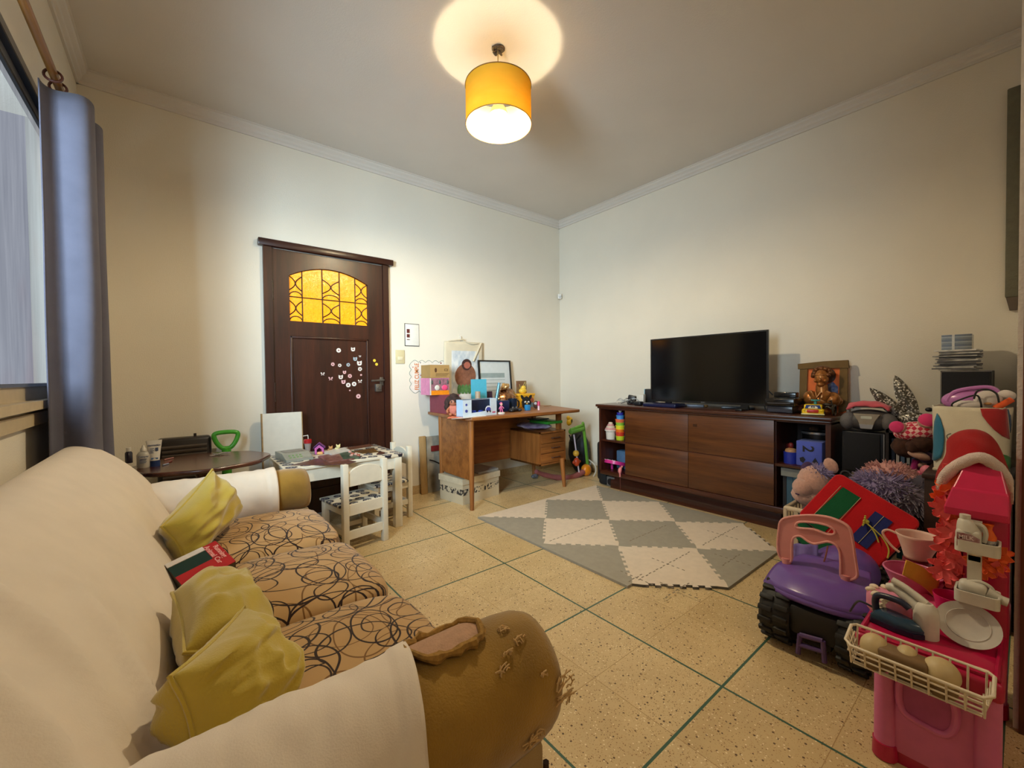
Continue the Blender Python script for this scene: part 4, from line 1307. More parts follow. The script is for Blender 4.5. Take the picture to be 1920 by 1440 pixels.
for k, (px, py) in enumerate(((656, 848), (661, 851), (667, 852), (672, 854), (659, 854))):
    p = at(px, py, 'z', KZ + .012)
    tag(MB().ell(p, (.012, .012, .010), m=0, u=10, v=6).jitter(.004, 60, k).build('crumpled_scrap', mat('pink_scrap_%d' % (k % 2), ((206, 160, 146), (170, 90, 70))[k % 2], var=.3, scale=50), smooth=30), 'crumpled pink scrap in the little heap on the low table', 'paper scrap', 'crumpled scraps on the low table')

dh.rotation_euler = (0, 0, -.3)
# ================================================================== desk
M_teak = wood('teak', (122, 70, 30), (172, 108, 50), 'x', rough=.4)
M_teakv = wood('teak_vertical', (124, 72, 32), (174, 110, 52), 'z', rough=.4)
DK = .738
dk = T('desk', 'teak desk with a drawer pedestal under the heap of toys', 'desk', (-1.2, -.45, 0))
front = [(-1.80, -.66), (-1.79, -.735), (-1.755, -.775), (-1.69, -.795), (-.655, -.855), (-.60, -.84)]
mb = MB(); mb.prism(front + [(-.43, -.27), (-.52, -.05), (-1.74, -.02)], .026, Matrix.Translation((0, 0, DK - .026)))
mb.build('desktop', M_teak, dk, world=True, smooth=30, bevel=.005)
def leg(x, y, dx, dy, top=DK - .026):
    MB().cyl((x, y, 0), (x + dx, y + dy, top), .017, .026, n=8).build('leg', M_teakv, dk, world=True, smooth=60)
leg(-1.725, -.715, .0, .0); leg(-1.725, -.24, 0, 0); leg(-.675, -.705, -.01, .02, .27); leg(-.60, -.19, -.01, 0, .27)
# the pedestal frame's right posts carry on to the top
for x, y in ((-.640, -.60), (-.60, -.19)):
    MB().span((x - .02, y - .02, .536), (x + .02, y + .02, DK - .026)).build('post', M_teakv, dk, world=True, smooth=0)
MB().span((-1.735, -.71, .235), (-1.715, -.245, DK - .026)).build('side_panel', M_teak, dk, world=True, smooth=0)
MB().span((-1.72, -.225, .235), (-.66, -.207, DK - .026)).build('back_panel', M_teak, dk, world=True, smooth=0)
MB().span((-1.2, -.68, DK - .05), (-.66, -.66, DK - .026)).build('front_rail', M_teakv, dk, world=True, smooth=0)
px0, px1, py0, py1, pz0, pz1 = -.955, -.612, -.665, -.24, .225, .535
pd = MB(); pd.span((px0, py0, pz0), (px0 + .018, py1, pz1)); pd.span((px1 - .018, py0, pz0), (px1, py1, pz1)); pd.span((px0, py0, pz0), (px1, py1, pz0 + .016)); pd.span((px0, py0, pz1 - .016), (px1, py1, pz1))
pdo = pd.build('pedestal', M_teakv, dk, world=True, smooth=0)
dh_ = (pz1 - pz0 - .036) / 3
for k in range(3):
    z = pz0 + .018 + k * dh_
    d = MB().span((px0 + .02, py0 - .004, z + .002), (px1 - .02, py0 + .02, z + dh_ - .003), bev=.002).build('drawer', M_teak, dk, world=True, smooth=30)
    h = MB(); xm = (px0 + px1) / 2 + .03; h.tube([(xm - .05, py0 - .004, z + dh_ / 2), (xm - .045, py0 - .02, z + dh_ / 2), (xm + .045, py0 - .02, z + dh_ / 2), (xm + .05, py0 - .004, z + dh_ / 2)], .006, n=8)
    hh = h.build('pull', mat('dark_pull', (70, 36, 16), rough=.4), d, world=True)

# patterned storage box under the desk
def fence_print():
    m, nt, b = _nodes('animal_band_print'); L = nt.links.new
    tc = N(nt, 'ShaderNodeTexCoord'); sp = N(nt, 'ShaderNodeSeparateXYZ'); L(tc.outputs['Object'], sp.inputs[0])
    no = N(nt, 'ShaderNodeTexNoise', i_Scale=46.0, i_Detail=2.0); L(tc.outputs['Object'], no.inputs['Vector'])
    g = N(nt, 'ShaderNodeMath', operation='GREATER_THAN', i_1=.5); L(no.outputs['Fac'], g.inputs[0])
    a = N(nt, 'ShaderNodeMath', operation='GREATER_THAN', i_1=.075); L(sp.outputs[2], a.inputs[0])
    c = N(nt, 'ShaderNodeMath', operation='LESS_THAN', i_1=.125); L(sp.outputs[2], c.inputs[0])
    m1 = N(nt, 'ShaderNodeMath', operation='MULTIPLY'); L(a.outputs[0], m1.inputs[0]); L(c.outputs[0], m1.inputs[1])
    m2 = N(nt, 'ShaderNodeMath', operation='MULTIPLY'); L(m1.outputs[0], m2.inputs[0]); L(g.outputs[0], m2.inputs[1])
    mx = N(nt, 'ShaderNodeMix', data_type='RGBA'); L(m2.outputs[0], mx.inputs[0]); mx.inputs[6].default_value = (*srgb((206, 190, 158)), 1); mx.inputs[7].default_value = (*srgb((60, 56, 54)), 1)
    L(mx.outputs[2], b.inputs['Base Color']); b.inputs['Roughness'].default_value = .7
    return m
sb = T('storage_box', 'cream lidded storage box with a dark printed band under the desk', 'box', (-1.49, -.37, 0), 0)
sM = frame(at(868, 948, 'z', 0), at(940, 926, 'z', 0) - at(868, 948, 'z', 0), (0, 1, 0))
MB_ = MB(); MB_.span((.004, .004, 0), (.42, .31, .175)); inM(MB_, sM).build('box_body', fence_print(), sb, world=True, smooth=0)
MB_ = MB(); MB_.span((-.004, -.004, .165), (.428, .318, .215)); inM(MB_, sM).build('lid', mat('cream_card', (212, 196, 164), rough=.7), sb, world=True, smooth=0)
MB_ = MB(); MB_.span((.36, -.006, .03), (.428, .0, .12)); 
tag(inM(MB().span((.2, .03, .216), (.44, .28, .23)), sM).build('closed_folder', mat('pale_folder', (176, 172, 164), rough=.5), world=False), 'pale folder lying on the cream storage box under the desk', 'folder')
pg = at(1003, 897, 'z', 0)
tag(MB().ell(pg + Vector((0, 0, .022)), (.045, .03, .022)).jitter(.008, 40).build('foil_bundle', mat('crumpled_foil', (120, 122, 130), rough=.35, metal=.4, var=.5, scale=40)), 'crumpled grey bundle on the floor under the desk drawers', 'bundle')

# plank and canvas leaning at the left of the desk
wp = at(797, 927, 'z', 0)
pk = T('plank', 'pale wooden plank leaning on the wall left of the desk', 'plank', (wp.x, -.05, 0))
MB().box((wp.x, -.045, .26), (.062, .02, .52), rot=(-.06, 0, 0), bev=.004).build('board', wood('pale_pine', (150, 116, 70), (190, 156, 104), 'z', rough=.6), pk, world=True, smooth=30)
cv = T('painted_canvas', 'grey painted canvas standing behind the desk\'s left legs', 'canvas', (wp.x + .10, -.03, 0))
MB().box((wp.x + .105, -.035, .255), (.13, .018, .51), rot=(-.03, 0, 0)).build('canvas', mat('grey_canvas', (150, 140, 122), rough=.8, var=.35, scale=9), cv, world=True, smooth=0)
MB().box((wp.x + .12, -.053, .40), (.09, .003, .05), rot=(-.03, 0, 0)).build('red_band', mat('dark_red_paint', (120, 30, 28)), cv, world=True, smooth=0)
w_ = MB(); w_.tube([(wp.x + .06, -.05, .30), (wp.x + .10, -.058, .285), (wp.x + .165, -.052, .25)], .006, n=6, smooth=4); w_.build('black_stroke', mat('black_paint', (30, 26, 26)), cv, world=True)

# ------------------------------------------------------------------ things heaped on the desk
def dbase(px, py): return at(px, py, 'z', DK)
def dk_(px, y): return Vector((at(px, 760, 'y', y).x, y, DK))
def hgt_(px, py, y): return at(px, py, 'y', y).z - DK
def cardbox(name, lab, cat, fl, fr, hpx, depth, mats, z=DK, extra=None):
    """box whose front bottom edge runs between pixels fl, fr; height in pixels"""
    a, b = at(*fl, 'z', z), at(*fr, 'z', z)
    h = hpx * mpp((a + b) / 2)
    M = frame(a, b - a, (0, 0, 1)); M = frame(a, b - a, Vector((0, 0, 1)).cross(b - a))
    w = (b - a).length
    t = T(name, lab, cat, a)
    o = inM(MB().span((0, 0, 0), (w, depth, h)), M).build('carton', mats[0], t, world=True, smooth=0)
    return t, M, w, h
# maroon box, pink dolls' house box on it, brown carton on top
xm0 = at(836, 742, 'y', -.36).x; hr = hgt_(836, 741, -.36)
mr = T('maroon_box', 'plain maroon box, bottom of the stack at the left end of the desk', 'box', (xm0 + .08, -.2, DK))
MB().span((xm0, -.36, DK), (xm0 + .16, -.07, DK + hr)).build('carton', mat('maroon_card', (128, 52, 66), rough=.6), mr, world=True, smooth=0)
zz = DK + hr
yp_ = -.25; xp_ = at(806, 725, 'y', yp_).x; PW = at(842, 725, 'y', yp_).x - xp_; PH = at(806, 709, 'y', yp_).z - zz
pkb = T('pink_toy_box', 'pink windowed toy box on the maroon box', 'box', (xp_, yp_, zz))
MB().span((0, 0, 0), (PW, .17, PH)).build('carton', mat('pink_card', (214, 130, 164), rough=.5, var=.1), pkb, smooth=0)
MB().span((.014, -.003, .03), (PW - .006, .0, PH - .006)).build('window', mat('mauve_window', (150, 106, 116), rough=.2, var=.3, scale=50), pkb, smooth=0)
MB().span((.0, -.004, .0), (.010, .002, PH)).build('white_edge', M_card, pkb, smooth=0)
MB().span((.012, -.006, .0), (PW - .004, .0, .038)).build('orange_strip', mat('orange_card', (232, 136, 16), rough=.5), pkb, smooth=0)
MB().ell((PW * .75, -.006, .062), (.030, .006, .024)).build('pink_toy', mat('hot_pink', (236, 80, 124), rough=.4), pkb)
MB().ell((PW * .36, -.006, .062), (.024, .006, .024)).build('white_toy', M_wp, pkb)
for f_ in (.1, .5, .92): MB().ell((PW * f_, -.005, PH - .036), (.010, .004, .019)).build('tree_print', mat('grey_tree', (80, 84, 80)), pkb)
a2 = Vector((xp_ + .002, yp_ - .006, zz + PH))
cb = T('cardboard_box', 'brown cardboard carton on top of the pink toy box', 'box', a2)
M_kraft = mat('kraft_card', (168, 132, 78), rough=.8, var=.06, scale=12)
CHh = at(806, 684, 'y', yp_).z - a2.z
MB().span((0, 0, .001), (PW, .17, CHh)).build('carton', M_kraft, cb, smooth=0)
pr_ = MB(); pr_.prism(ngon(.011, 14, .020), .001, Matrix.Translation((PW * .28, 0, CHh * .6)) @ xz(-.001)); pr_.ring(rpoly(.035, .018, .002, 1), rpoly(.029, .012, .001, 1), .001, Matrix.Translation((PW * .82, 0, CHh * .62)) @ xz(-.001))
for k in range(3): pr_.span((PW * .28, -.002, CHh * (.32 - .09 * k)), (PW * (.96 - .06 * k), 0, CHh * (.345 - .09 * k)))
pr_.build('printed_marks', mat('brown_print', (90, 60, 34)), cb, smooth=0)

# birthday cut-out hanging on the wall, lettering turned on its side
c0 = at(800, 707, 'y', -.004)
bs = T('birthday_sign', 'white scalloped birthday cut-out with orange lettering on the wall behind the boxes', 'sign', (c0.x, -.004, c0.z))
x0, z1 = at(767, 680, 'y', 0).x, at(800, 676, 'y', 0).z
z0 = at(775, 737, 'y', 0).z; x1 = at(835, 700, 'y', 0).x
sc_p = []
W2, H2 = x1 - x0, z1 - z0
def scallop(P, Q, n):
    out = []
    d = (Q - P) / n; nn = Vector((d.y, -d.x)) 
    for i in range(n):
        for k in range(8):
            t = k / 8
            out.append(P + d * (i + t) + nn * .30 * math.sin(PI * t))
    return out
A_, B_, C3, D3 = Vector((0.02, .02)), Vector((W2, .02)), Vector((W2, H2 - .02)), Vector((.02, H2 - .02))
for P, Q, n in ((A_, B_, 5), (B_, C3, 4), (C3, D3, 5), (D3, A_, 4)): sc_p += scallop(P, Q, n)
Ms = Matrix.Translation((x0, 0, z0)) @ xz(-.001)
MB().prism([(p.x, p.y) for p in sc_p], .003, Ms).build('cut_out', mat('cutout_card', (226, 218, 206), rough=.6), bs, world=True, smooth=0)
ol = MB(); ol.tube([Ms @ Vector((p.x, p.y, .003)) for p in sc_p], .002, n=5, closed=True); ol.build('outline', mat('grey_green_line', (120, 136, 124)), bs, world=True)
tx = MB(); tx.text('FELIZ CUMPLE', .056, Ms @ Matrix.Translation((.072, H2 / 2, .0032)) @ Matrix.Rotation(PI / 2, 4, 'Z'))
for v in tx.bm.verts:
    v.co.z = z0 + H2 / 2 + (v.co.z - (z0 + H2 / 2)) * .68
tx.build('lettering', mat('orange_print', (206, 116, 50)), bs, world=True, smooth=0)
dt = MB(); rr = random.Random(3)
for k in range(26):
    u, v_ = rr.uniform(.03, W2), rr.uniform(.02, H2 - .02)
    if .04 < u < .095 and .02 < v_ < H2 - .02: continue
    dt.prism([(u + x, v_ + y) for x, y in ngon(rr.uniform(.004, .009), 8)], .0006, Ms @ Matrix.Translation((0, 0, .003)), m=k % 2)
dt.build('paw_prints', (mat('red_dots', (172, 70, 60)), mat('grey_dots', (130, 120, 124))), bs, world=True, smooth=0)

# cotton bag hanging on a hook, printed panel
hk = at(864, 632, 'y', -.02)
th_ = T('wall_hook', 'small white wall hook above the hanging cotton bag', 'hook', (hk.x, 0, hk.z))
MB().tube([(hk.x, 0, hk.z + .012), (hk.x, -.02, hk.z), (hk.x, -.018, hk.z - .03), (hk.x + .006, -.03, hk.z - .034)], .005, n=8, smooth=4).build('hook', M_wp, th_, world=True)
M_cot = fabric('natural_cotton', (214, 200, 172), var=.05)
bx0, bx1 = at(832, 690, 'y', -.02).x, at(905, 690, 'y', -.02).x
bz1, bz0 = at(868, 641, 'y', -.02).z, DK + .10
tg = T('tote_bag', 'natural cotton bag with a printed panel hanging on the wall over the desk', 'bag', ((bx0 + bx1) / 2, -.02, bz0))
def bagf(u, v):
    x = bx0 + (bx1 - bx0) * u + .012 * (v - .5) ; z = bz0 + (bz1 - bz0) * v
    return Vector((x, -.022 - .012 * math.sin(PI * u) - .004 * noise.noise(Vector((u * 4, v * 4, 0))), z))
MB().sheet(bagf, 16, 20).build('cloth', M_cot, tg, world=True, smooth=80, solid=.006)
def on_bag(u, v, o): return bagf(u, v) + Vector((0, -o, 0))
MB().sheet(lambda u, v: on_bag(.17 + .70 * u, .10 + .74 * v, .0045), 12, 12).build('printed_panel', mat('grey_dash_print', (226, 224, 220), rough=.8, col2=(176, 186, 194), scale=34, stretch=(1, 1, .45)), tg, world=True, smooth=80)
def blob(name, cu_, cv_, ru, rv, m, o, n=20, f=None):
    pts_ = [(cu_ + ru * math.cos(2 * PI * k / n) * (f(k) if f else 1), cv_ + rv * math.sin(2 * PI * k / n) * (f(k) if f else 1)) for k in range(n)]
    mb = MB(); vs_ = [mb.bm.verts.new(on_bag(u, v, o)) for u, v in pts_]; mb.bm.faces.new(vs_)
    return mb.build(name, m, tg, world=True, smooth=0)
blob('urn_print', .52, .40, .27, .22, mat('brown_print_flat', (136, 86, 62), rough=.8, var=.25, scale=30), .0075)
blob('urn_print', .54, .60, .13, .10, mat('dark_brown_print', (62, 34, 28), rough=.8), .0078)
blob('urn_print', .55, .59, .085, .06, mat('rose_brown_print', (176, 100, 80), rough=.8), .0082)
for k in range(5): blob('leaf_print', .36 + .085 * k, .17, .05, .085, mat('leaf_green_print', (84, 124, 66), rough=.8, var=.3, scale=40), .0085 + .0003 * k)
sp_ = MB(); sp_.tube([on_bag(.10, 1.0, .004), on_bag(.44, 1.04, .012), Vector((hk.x, -.03, hk.z - .03)), on_bag(.66, .97, .010), on_bag(.86, .985, .006)], .0065, n=6, smooth=6)
sp_.tube([on_bag(.93, .985, .008), on_bag(.82, .84, .016), on_bag(.70, .66, .018)], .009, n=6, smooth=4)
sp_.build('strap', M_cot, tg, world=True)

# framed sheet of lines leaning on the wall
f0, f1 = at(900, 760, 'y', -.07), at(957, 676, 'y', -.05)
fr_ = T('framed_sheet', 'black framed sheet with printed lines leaning on the wall over the desk', 'framed print', ((f0.x + f1.x) / 2, -.07, DK))
W3 = f1.x - f0.x; H3 = f1.z - DK
Mf3 = Matrix.Translation((f0.x, -.075, DK)) @ Matrix.Rotation(-.09, 4, 'X') @ xz(0)
MB().ring([(0, 0), (W3, 0), (W3, H3), (0, H3)], [(.014, .014), (W3 - .014, .014), (W3 - .014, H3 - .014), (.014, H3 - .014)], .018, Mf3).build('frame', mat('black_frame', (26, 22, 20), rough=.35), fr_, world=True, smooth=0)
MB().prism([(.012, .012), (W3 - .012, .012), (W3 - .012, H3 - .012), (.012, H3 - .012)], .006, Mf3).build('sheet', mat('paper_white', (206, 210, 208), rough=.5, var=.03), fr_, world=True, smooth=0)
ln = MB(); ln.span((.02, H3 * .63, .0062), (W3 * .8, H3 * .73, .0068))
for k in range(4): ln.span((.02, H3 * (.58 - .075 * k), .0062), (W3 * .8, H3 * (.592 - .075 * k), .0068))
inM(ln, Mf3).build('printed_lines', mat('grey_lines', (150, 162, 160)), fr_, world=True, smooth=0)

# sequinned bag, navy mug and box, easel canvas, yellow box, toys
def seq_mat(name, a, b_):
    m, nt, bs_ = _nodes(name); L = nt.links.new
    tc = N(nt, 'ShaderNodeTexCoord'); vo = N(nt, 'ShaderNodeTexVoronoi', i_Scale=85.0); L(tc.outputs['Object'], vo.inputs['Vector'])
    rp = N(nt, 'ShaderNodeValToRGB'); rp.color_ramp.elements[0].color = (*srgb(a), 1); rp.color_ramp.elements[1].color = (*srgb(b_), 1); L(vo.outputs['Color'], rp.inputs[0])
    L(rp.outputs[0], bs_.inputs['Base Color']); bs_.inputs['Metallic'].default_value = .85; bs_.inputs['Roughness'].default_value = .22
    bp = N(nt, 'ShaderNodeBump', i_Strength=1.0, i_Distance=.02); L(vo.outputs['Color'], bp.inputs['Height']); L(bp.outputs[0], bs_.inputs['Normal'])
    return m
p = dk_(948, -.30)
sq = T('sequin_bag', 'crumpled bronze sequinned bag standing among the toys on the desk', 'bag', p)
MB().ell((0, 0, .075), (.085, .055, .075), u=30, v=20).jitter(.026, 14, 2).build('bag_body', seq_mat('bronze_sequins', (70, 40, 24), (196, 140, 96)), sq, smooth=30)
MB().ell((-.028, -.03, .15), (.034, .026, .022), u=16, v=10).jitter(.02, 40, 5).build('gold_bow', mat('gold_foil', (214, 170, 110), rough=.25, metal=.7), sq, smooth=20)
p = dk_(943, -.52)
tag(MB().box(p + Vector((0, 0, .05)), (.095, .07, .10), bev=.006).build('navy_box', mat('navy_card', (28, 40, 84), rough=.4)), 'small navy blue box behind the pink figurine', 'box')
p = dk_(961, -.47)
mg = T('dark_mug', 'dark blue mug in front of the sequinned bag', 'mug', p)
MB().lathe([(0, 0), (.03, 0), (.034, .08), (.030, .08), (.027, .006), (0, .005)], n=22, cap=False).build('mug_body', mat('dark_blue_glaze', (16, 30, 48), rough=.2), mg)
MB().tube([(.033, 0, .065), (.055, 0, .06), (.055, 0, .025), (.032, 0, .018)], .005, n=8, smooth=4).build('handle', mat('dark_blue_glaze', (16, 30, 48)), mg)
p = dk_(927, -.40)
mk = MB(); mk.cyl(p + Vector((0, 0, .003)), at(936, 718, 'y', -.40), .014, n=12)
tag(mk.build('glitter_tube', mat('teal_glitter', (110, 160, 176), rough=.2, metal=.4, var=.3, scale=90)), 'slanting teal glitter tube behind the toy car box', 'tube')
# pink figurine
p = dk_(940, -.70)
fg = T('pink_figurine', 'small pink figurine on a white round stand at the front of the desk', 'figurine', p)
MB().lathe([(0, 0), (.026, 0), (.028, .008), (.022, .014), (0, .015)], n=20).build('stand', M_wp, fg)
M_fp = mat('magenta_figure', (200, 90, 136), rough=.4)
bdy = MB(); bdy.tube([(-.008, 0, .014), (-.006, 0, .035), (0, 0, .05), (0, 0, .062)], [.004, .005, .009, .006], n=10); bdy.tube([(.010, 0, .014), (.006, 0, .035), (0, 0, .048)], .0045, n=8); bdy.tube([(-.018, 0, .036), (-.008, 0, .056), (.008, 0, .056), (.018, -.004, .042)], .0035, n=8)
bdy.build('figure_body', M_fp, fg)
MB().ell((0, 0, .072), (.010, .009, .011)).build('head', mat('skin_pink', (226, 170, 150)), fg)
MB().ell((-.002, .003, .078), (.012, .010, .010)).jitter(.003, 80).build('hair', M_fp, fg)
# toy car carton: pale blue with open window, printed car
ca, cb_ = dk_(868, -.735), dk_(931, -.70)
tcb = T('toy_car_box', 'pale blue carton with blue toy cars in its window on the desk', 'box', ca)
Mc = frame(ca, cb_ - ca, Vector((0, 0, 1)).cross(cb_ - ca)); Wc = (cb_ - ca).length; Hc = 33 * mpp(ca); Dc = .085
M_pb = mat('pale_blue_card', (178, 204, 226), rough=.45, var=.08, scale=12)
bk = MB(); bk.span((0, 0, 0), (Wc, Dc, .01)); bk.span((0, Dc - .004, 0), (Wc, Dc, Hc)); bk.span((0, 0, 0), (.004, Dc, Hc)); bk.span((Wc - .004, 0, 0), (Wc, Dc, Hc))
inM(bk, Mc).build('carton', M_pb, tcb, world=True, smooth=0)
ff = MB(); ff.ring([(0, 0), (Wc, 0), (Wc, Hc), (0, Hc)], [(Wc * .24, Hc * .22), (Wc * .80, Hc * .30), (Wc * .80, Hc * .985), (Wc * .24, Hc * .985)], .003, Mc @ Matrix(((1, 0, 0, 0), (0, 0, 1, -.001), (0, 1, 0, 0), (0, 0, 0, 1))))
ff.build('front', mat('white_blue_card', (206, 218, 228), rough=.45, var=.06), tcb, world=True, smooth=0)
inM(MB().span((.005, Dc - .006, .01), (Wc - .005, Dc - .004, Hc * .99)), Mc).build('inner_card', mat('dark_navy_card', (24, 26, 50)), tcb, world=True, smooth=0)
M_tb = mat('toy_blue', (42, 62, 158), rough=.3)
def carlet(M, s, m, nm):
    mb = MB(); mb.prism([(-1, .25), (-.9, .55), (-.45, .62), (-.15, 1.0), (.45, 1.0), (.7, .6), (1, .5), (1, .2)], .8, M @ Matrix.Diagonal((s, s, s, 1)) @ Matrix(((1, 0, 0, 0), (0, 0, 1, -.4), (0, 1, 0, 0), (0, 0, 0, 1))))
    mb.build(nm, m, tcb, world=True, smooth=0)
    wm = MB()
    for x in (-.55, .55):
        for y in (-.45, .25): wm.cyl(M @ (Vector((x, y, .25)) * s), M @ (Vector((x, y + .2, .25)) * s), .25 * s, n=16)
    wm.build('wheel', mat('toy_tyre', (26, 26, 34)), tcb, world=True)
carlet(Mc @ Matrix.Translation((Wc * .38, Dc * .5, .012)), .034, M_tb, 'toy_car')
carlet(Mc @ Matrix.Translation((Wc * .60, Dc * .5, .012)), .030, M_tb, 'toy_car')
pcar = MB(); Mp = Mc @ Matrix.Translation((Wc * .735, -.0025, Hc * .36)) @ Matrix(((1, 0, 0, 0), (0, 0, -1, 0), (0, 1, 0, 0), (0, 0, 0, 1)))
inM(MB(), Mp)
w5 = MB(); w5.prism(ngon(.033, 20, .030), .0008, Mp); w5.build('cloud_print', mat('white_print', (230, 232, 238)), tcb, world=True, smooth=0)
pcar.prism([(-.026, -.012), (.024, -.014), (.026, .004), (.014, .018), (-.010, .018), (-.026, .004)], .0008, Mp @ Matrix.Translation((0, 0, .0012)))
pcar.build('car_print', mat('indigo_print', (66, 74, 160)), tcb, world=True, smooth=0)
w6 = MB(); w6.prism(ngon(.009, 14), .0008, Mp @ Matrix.Translation((-.012, -.014, .0022))); w6.prism(ngon(.008, 14), .0008, Mp @ Matrix.Translation((.016, -.015, .0022))); w6.build('wheel_print', mat('toy_tyre', (26, 26, 34)), tcb, world=True, smooth=0)
lg = MB(); lg.prism(rpoly(.035, .011, .005), .0008, Mc @ Matrix.Translation((Wc * .905, -.0025, Hc * .17)) @ Matrix(((1, 0, 0, 0), (0, 0, -1, 0), (0, 1, 0, 0), (0, 0, 0, 1)))); lg.build('red_badge', mat('pinkred_print', (196, 80, 110)), tcb, world=True, smooth=0)
sd_ = MB()
for zc, r in ((.72, .010), (.36, .013)):
    sd_.prism(ngon(r, 12, r * .9), .0008, Mc @ Matrix.Translation((Wc * .09, -.0025, Hc * zc)) @ Matrix(((1, 0, 0, 0), (0, 0, -1, 0), (0, 1, 0, 0), (0, 0, 0, 1))))
sd_.build('corner_print', mat('indigo_print', (66, 74, 160)), tcb, world=True, smooth=0)
# doll, flyer, cyan book, candle, small picture
p = dk_(850, -.56)
dl = T('doll', 'brown haired doll sitting beside the maroon box', 'doll', p)
M_sk = mat('doll_skin', (170, 104, 74), rough=.5); M_hr = mat('doll_hair', (52, 34, 30), rough=.9, var=.4, scale=80)
MB().ell((0, 0, .035), (.03, .024, .036)).build('doll_body', mat('doll_dress', (206, 120, 100), rough=.8, var=.2), dl)
MB().ell((0, -.006, .080), (.024, .022, .026)).build('head', M_sk, dl)
MB().ell((0, .006, .094), (.038, .034, .034), u=24, v=16).jitter(.014, 34, 3).build('hair', M_hr, dl, smooth=25)
hb2 = MB()
for s_x in (-1, 1): hb2.ell((s_x * .034, .0, .065), (.016, .016, .040)).jitter(.004, 50)
hb2.build('hair_bunch', M_hr, dl)
ey = MB()
for s_x in (-1, 1): ey.ell((s_x * .009, -.027, .082), (.004, .002, .004), u=8, v=6)
ey.build('eye', mat('doll_eye', (20, 14, 14), rough=.2), dl)
for s_x in (-1, 1):
    MB().tube([(s_x * .022, -.006, .05), (s_x * .034, -.024, .032), (s_x * .030, -.036, .02)], .007, n=8).build('arm', M_sk, dl)
    MB().tube([(s_x * .012, -.012, .012), (s_x * .016, -.05, .010), (s_x * .016, -.056, .016)], .008, n=8).build('leg', M_sk, dl)
fl_ = MB(); q = [dk_(838, -.70), dk_(868, -.74), dk_(872, -.64), dk_(842, -.60)]
fl_.prism([(v.x, v.y) for v in q], .003, Matrix.Translation((0, 0, DK + .0005))); tag(fl_.build('flyer', mat('orange_flyer', (228, 110, 70), col2=(236, 150, 120), scale=30, rough=.4), smooth=0), 'orange flyer lying in front of the doll on the desk', 'flyer')
wt = MB(); q = [dk_(846, -.765), dk_(872, -.785), dk_(912, -.76), dk_(905, -.66)]
wt.prism([(v.x, v.y) for v in q], .002, Matrix.Translation((0, 0, DK + .0004))); tag(wt.build('paper_sheet', M_card, smooth=0), 'white paper sheet under the toy car box on the desk', 'paper')
p = dk_(895, -.32)
cy = T('cyan_book', 'cyan covered book standing upright behind the toy car box', 'book', p)
cyh = hgt_(895, 711, -.32); cyw = 32 * mpp(p)
MB().box((0, -.03, cyh / 2), (cyw, .022, cyh), rot=(-.03, 0, 0)).build('cover', mat('cyan_cover', (82, 180, 206), rough=.5, var=.05), cy, smooth=0)
MB().box((cyw / 2, -.03, cyh / 2), (.004, .017, cyh * .98), rot=(-.03, 0, 0)).build('pages', M_card, cy, smooth=0)
p = dk_(896, -.45); ch9 = hgt_(896, 734, -.45)
tag(MB().lathe([(0, 0), (.023, 0), (.023, ch9), (.0, ch9 + .002)], p, n=18).build('candle', mat('beige_wax', (176, 152, 126), rough=.5)), 'beige pillar candle in front of the cyan book', 'candle')
p = dk_(918, -.30)
sph = T('small_photo', 'small standing photograph right of the cyan book', 'photograph', p)
MB().box((0, 0, .088), (.062, .012, .175), rot=(-.06, 0, 0)).build('backing', mat('dark_photo', (64, 44, 60), rough=.3, var=.5, scale=22), sph, smooth=0)
MB().box((0, -.0072, .055), (.034, .001, .06), rot=(-.06, 0, 0)).build('photo', mat('orange_photo', (190, 100, 70), var=.5, scale=30), sph, smooth=0)
p = dk_(872, -.46)
tag(MB().ell(p + Vector((0, 0, .06)), (.045, .02, .035)).jitter(.014, 30).build('crumpled_bag', mat('clear_plastic', (206, 206, 204), rough=.3, var=.1), smooth=30), 'crumpled clear plastic bag behind the doll', 'bag') if False else None
tsb = MB(); tsb.box(p + Vector((0, 0, .085)), (.10, .05, .17), bev=.012); tsb.jitter(.006, 20)
tag(tsb.build('tissue_pack', mat('grey_white_pack', (196, 190, 184), rough=.4, var=.1, scale=26)), 'grey white packet behind the toy car box', 'packet')
# easel with painted canvas
p = dk_(978, -.16)
es = T('mini_easel', 'small brown painting on a wooden mini easel on the desk', 'painting', p)
Me = Matrix.Translation((0, 0, .16)) @ Matrix.Rotation(-.5, 4, 'Z') if False else Matrix.Translation((0, 0, .155))
MB().box((0, 0, .165), (.11, .012, .105), rot=(-.06, 0, .08)).build('canvas', mat('brown_painting', (116, 58, 46), rough=.7, col2=(140, 120, 80), scale=14), es, smooth=0)
er = MB(); 
for x in (-.035, .035): er.box((x, .012, .085), (.008, .008, .17))
er.box((0, -.008, .108), (.12, .02, .008)); er.build('easel_frame', mat('pale_easel_wood', (196, 166, 130), rough=.6), es, smooth=0)
sw_ = MB(); sw_.tube([(-.03, -.011, .19), (-.01, -.013, .15), (.02, -.013, .19), (.035, -.013, .21)], .003, n=5, smooth=5); sw_.tube([(-.02, -.010, .13), (.02, -.013, .15), (.04, -.014, .2)], .003, n=5, smooth=5)
sw_.build('pale_strokes', mat('pale_paint', (196, 176, 110)), es)
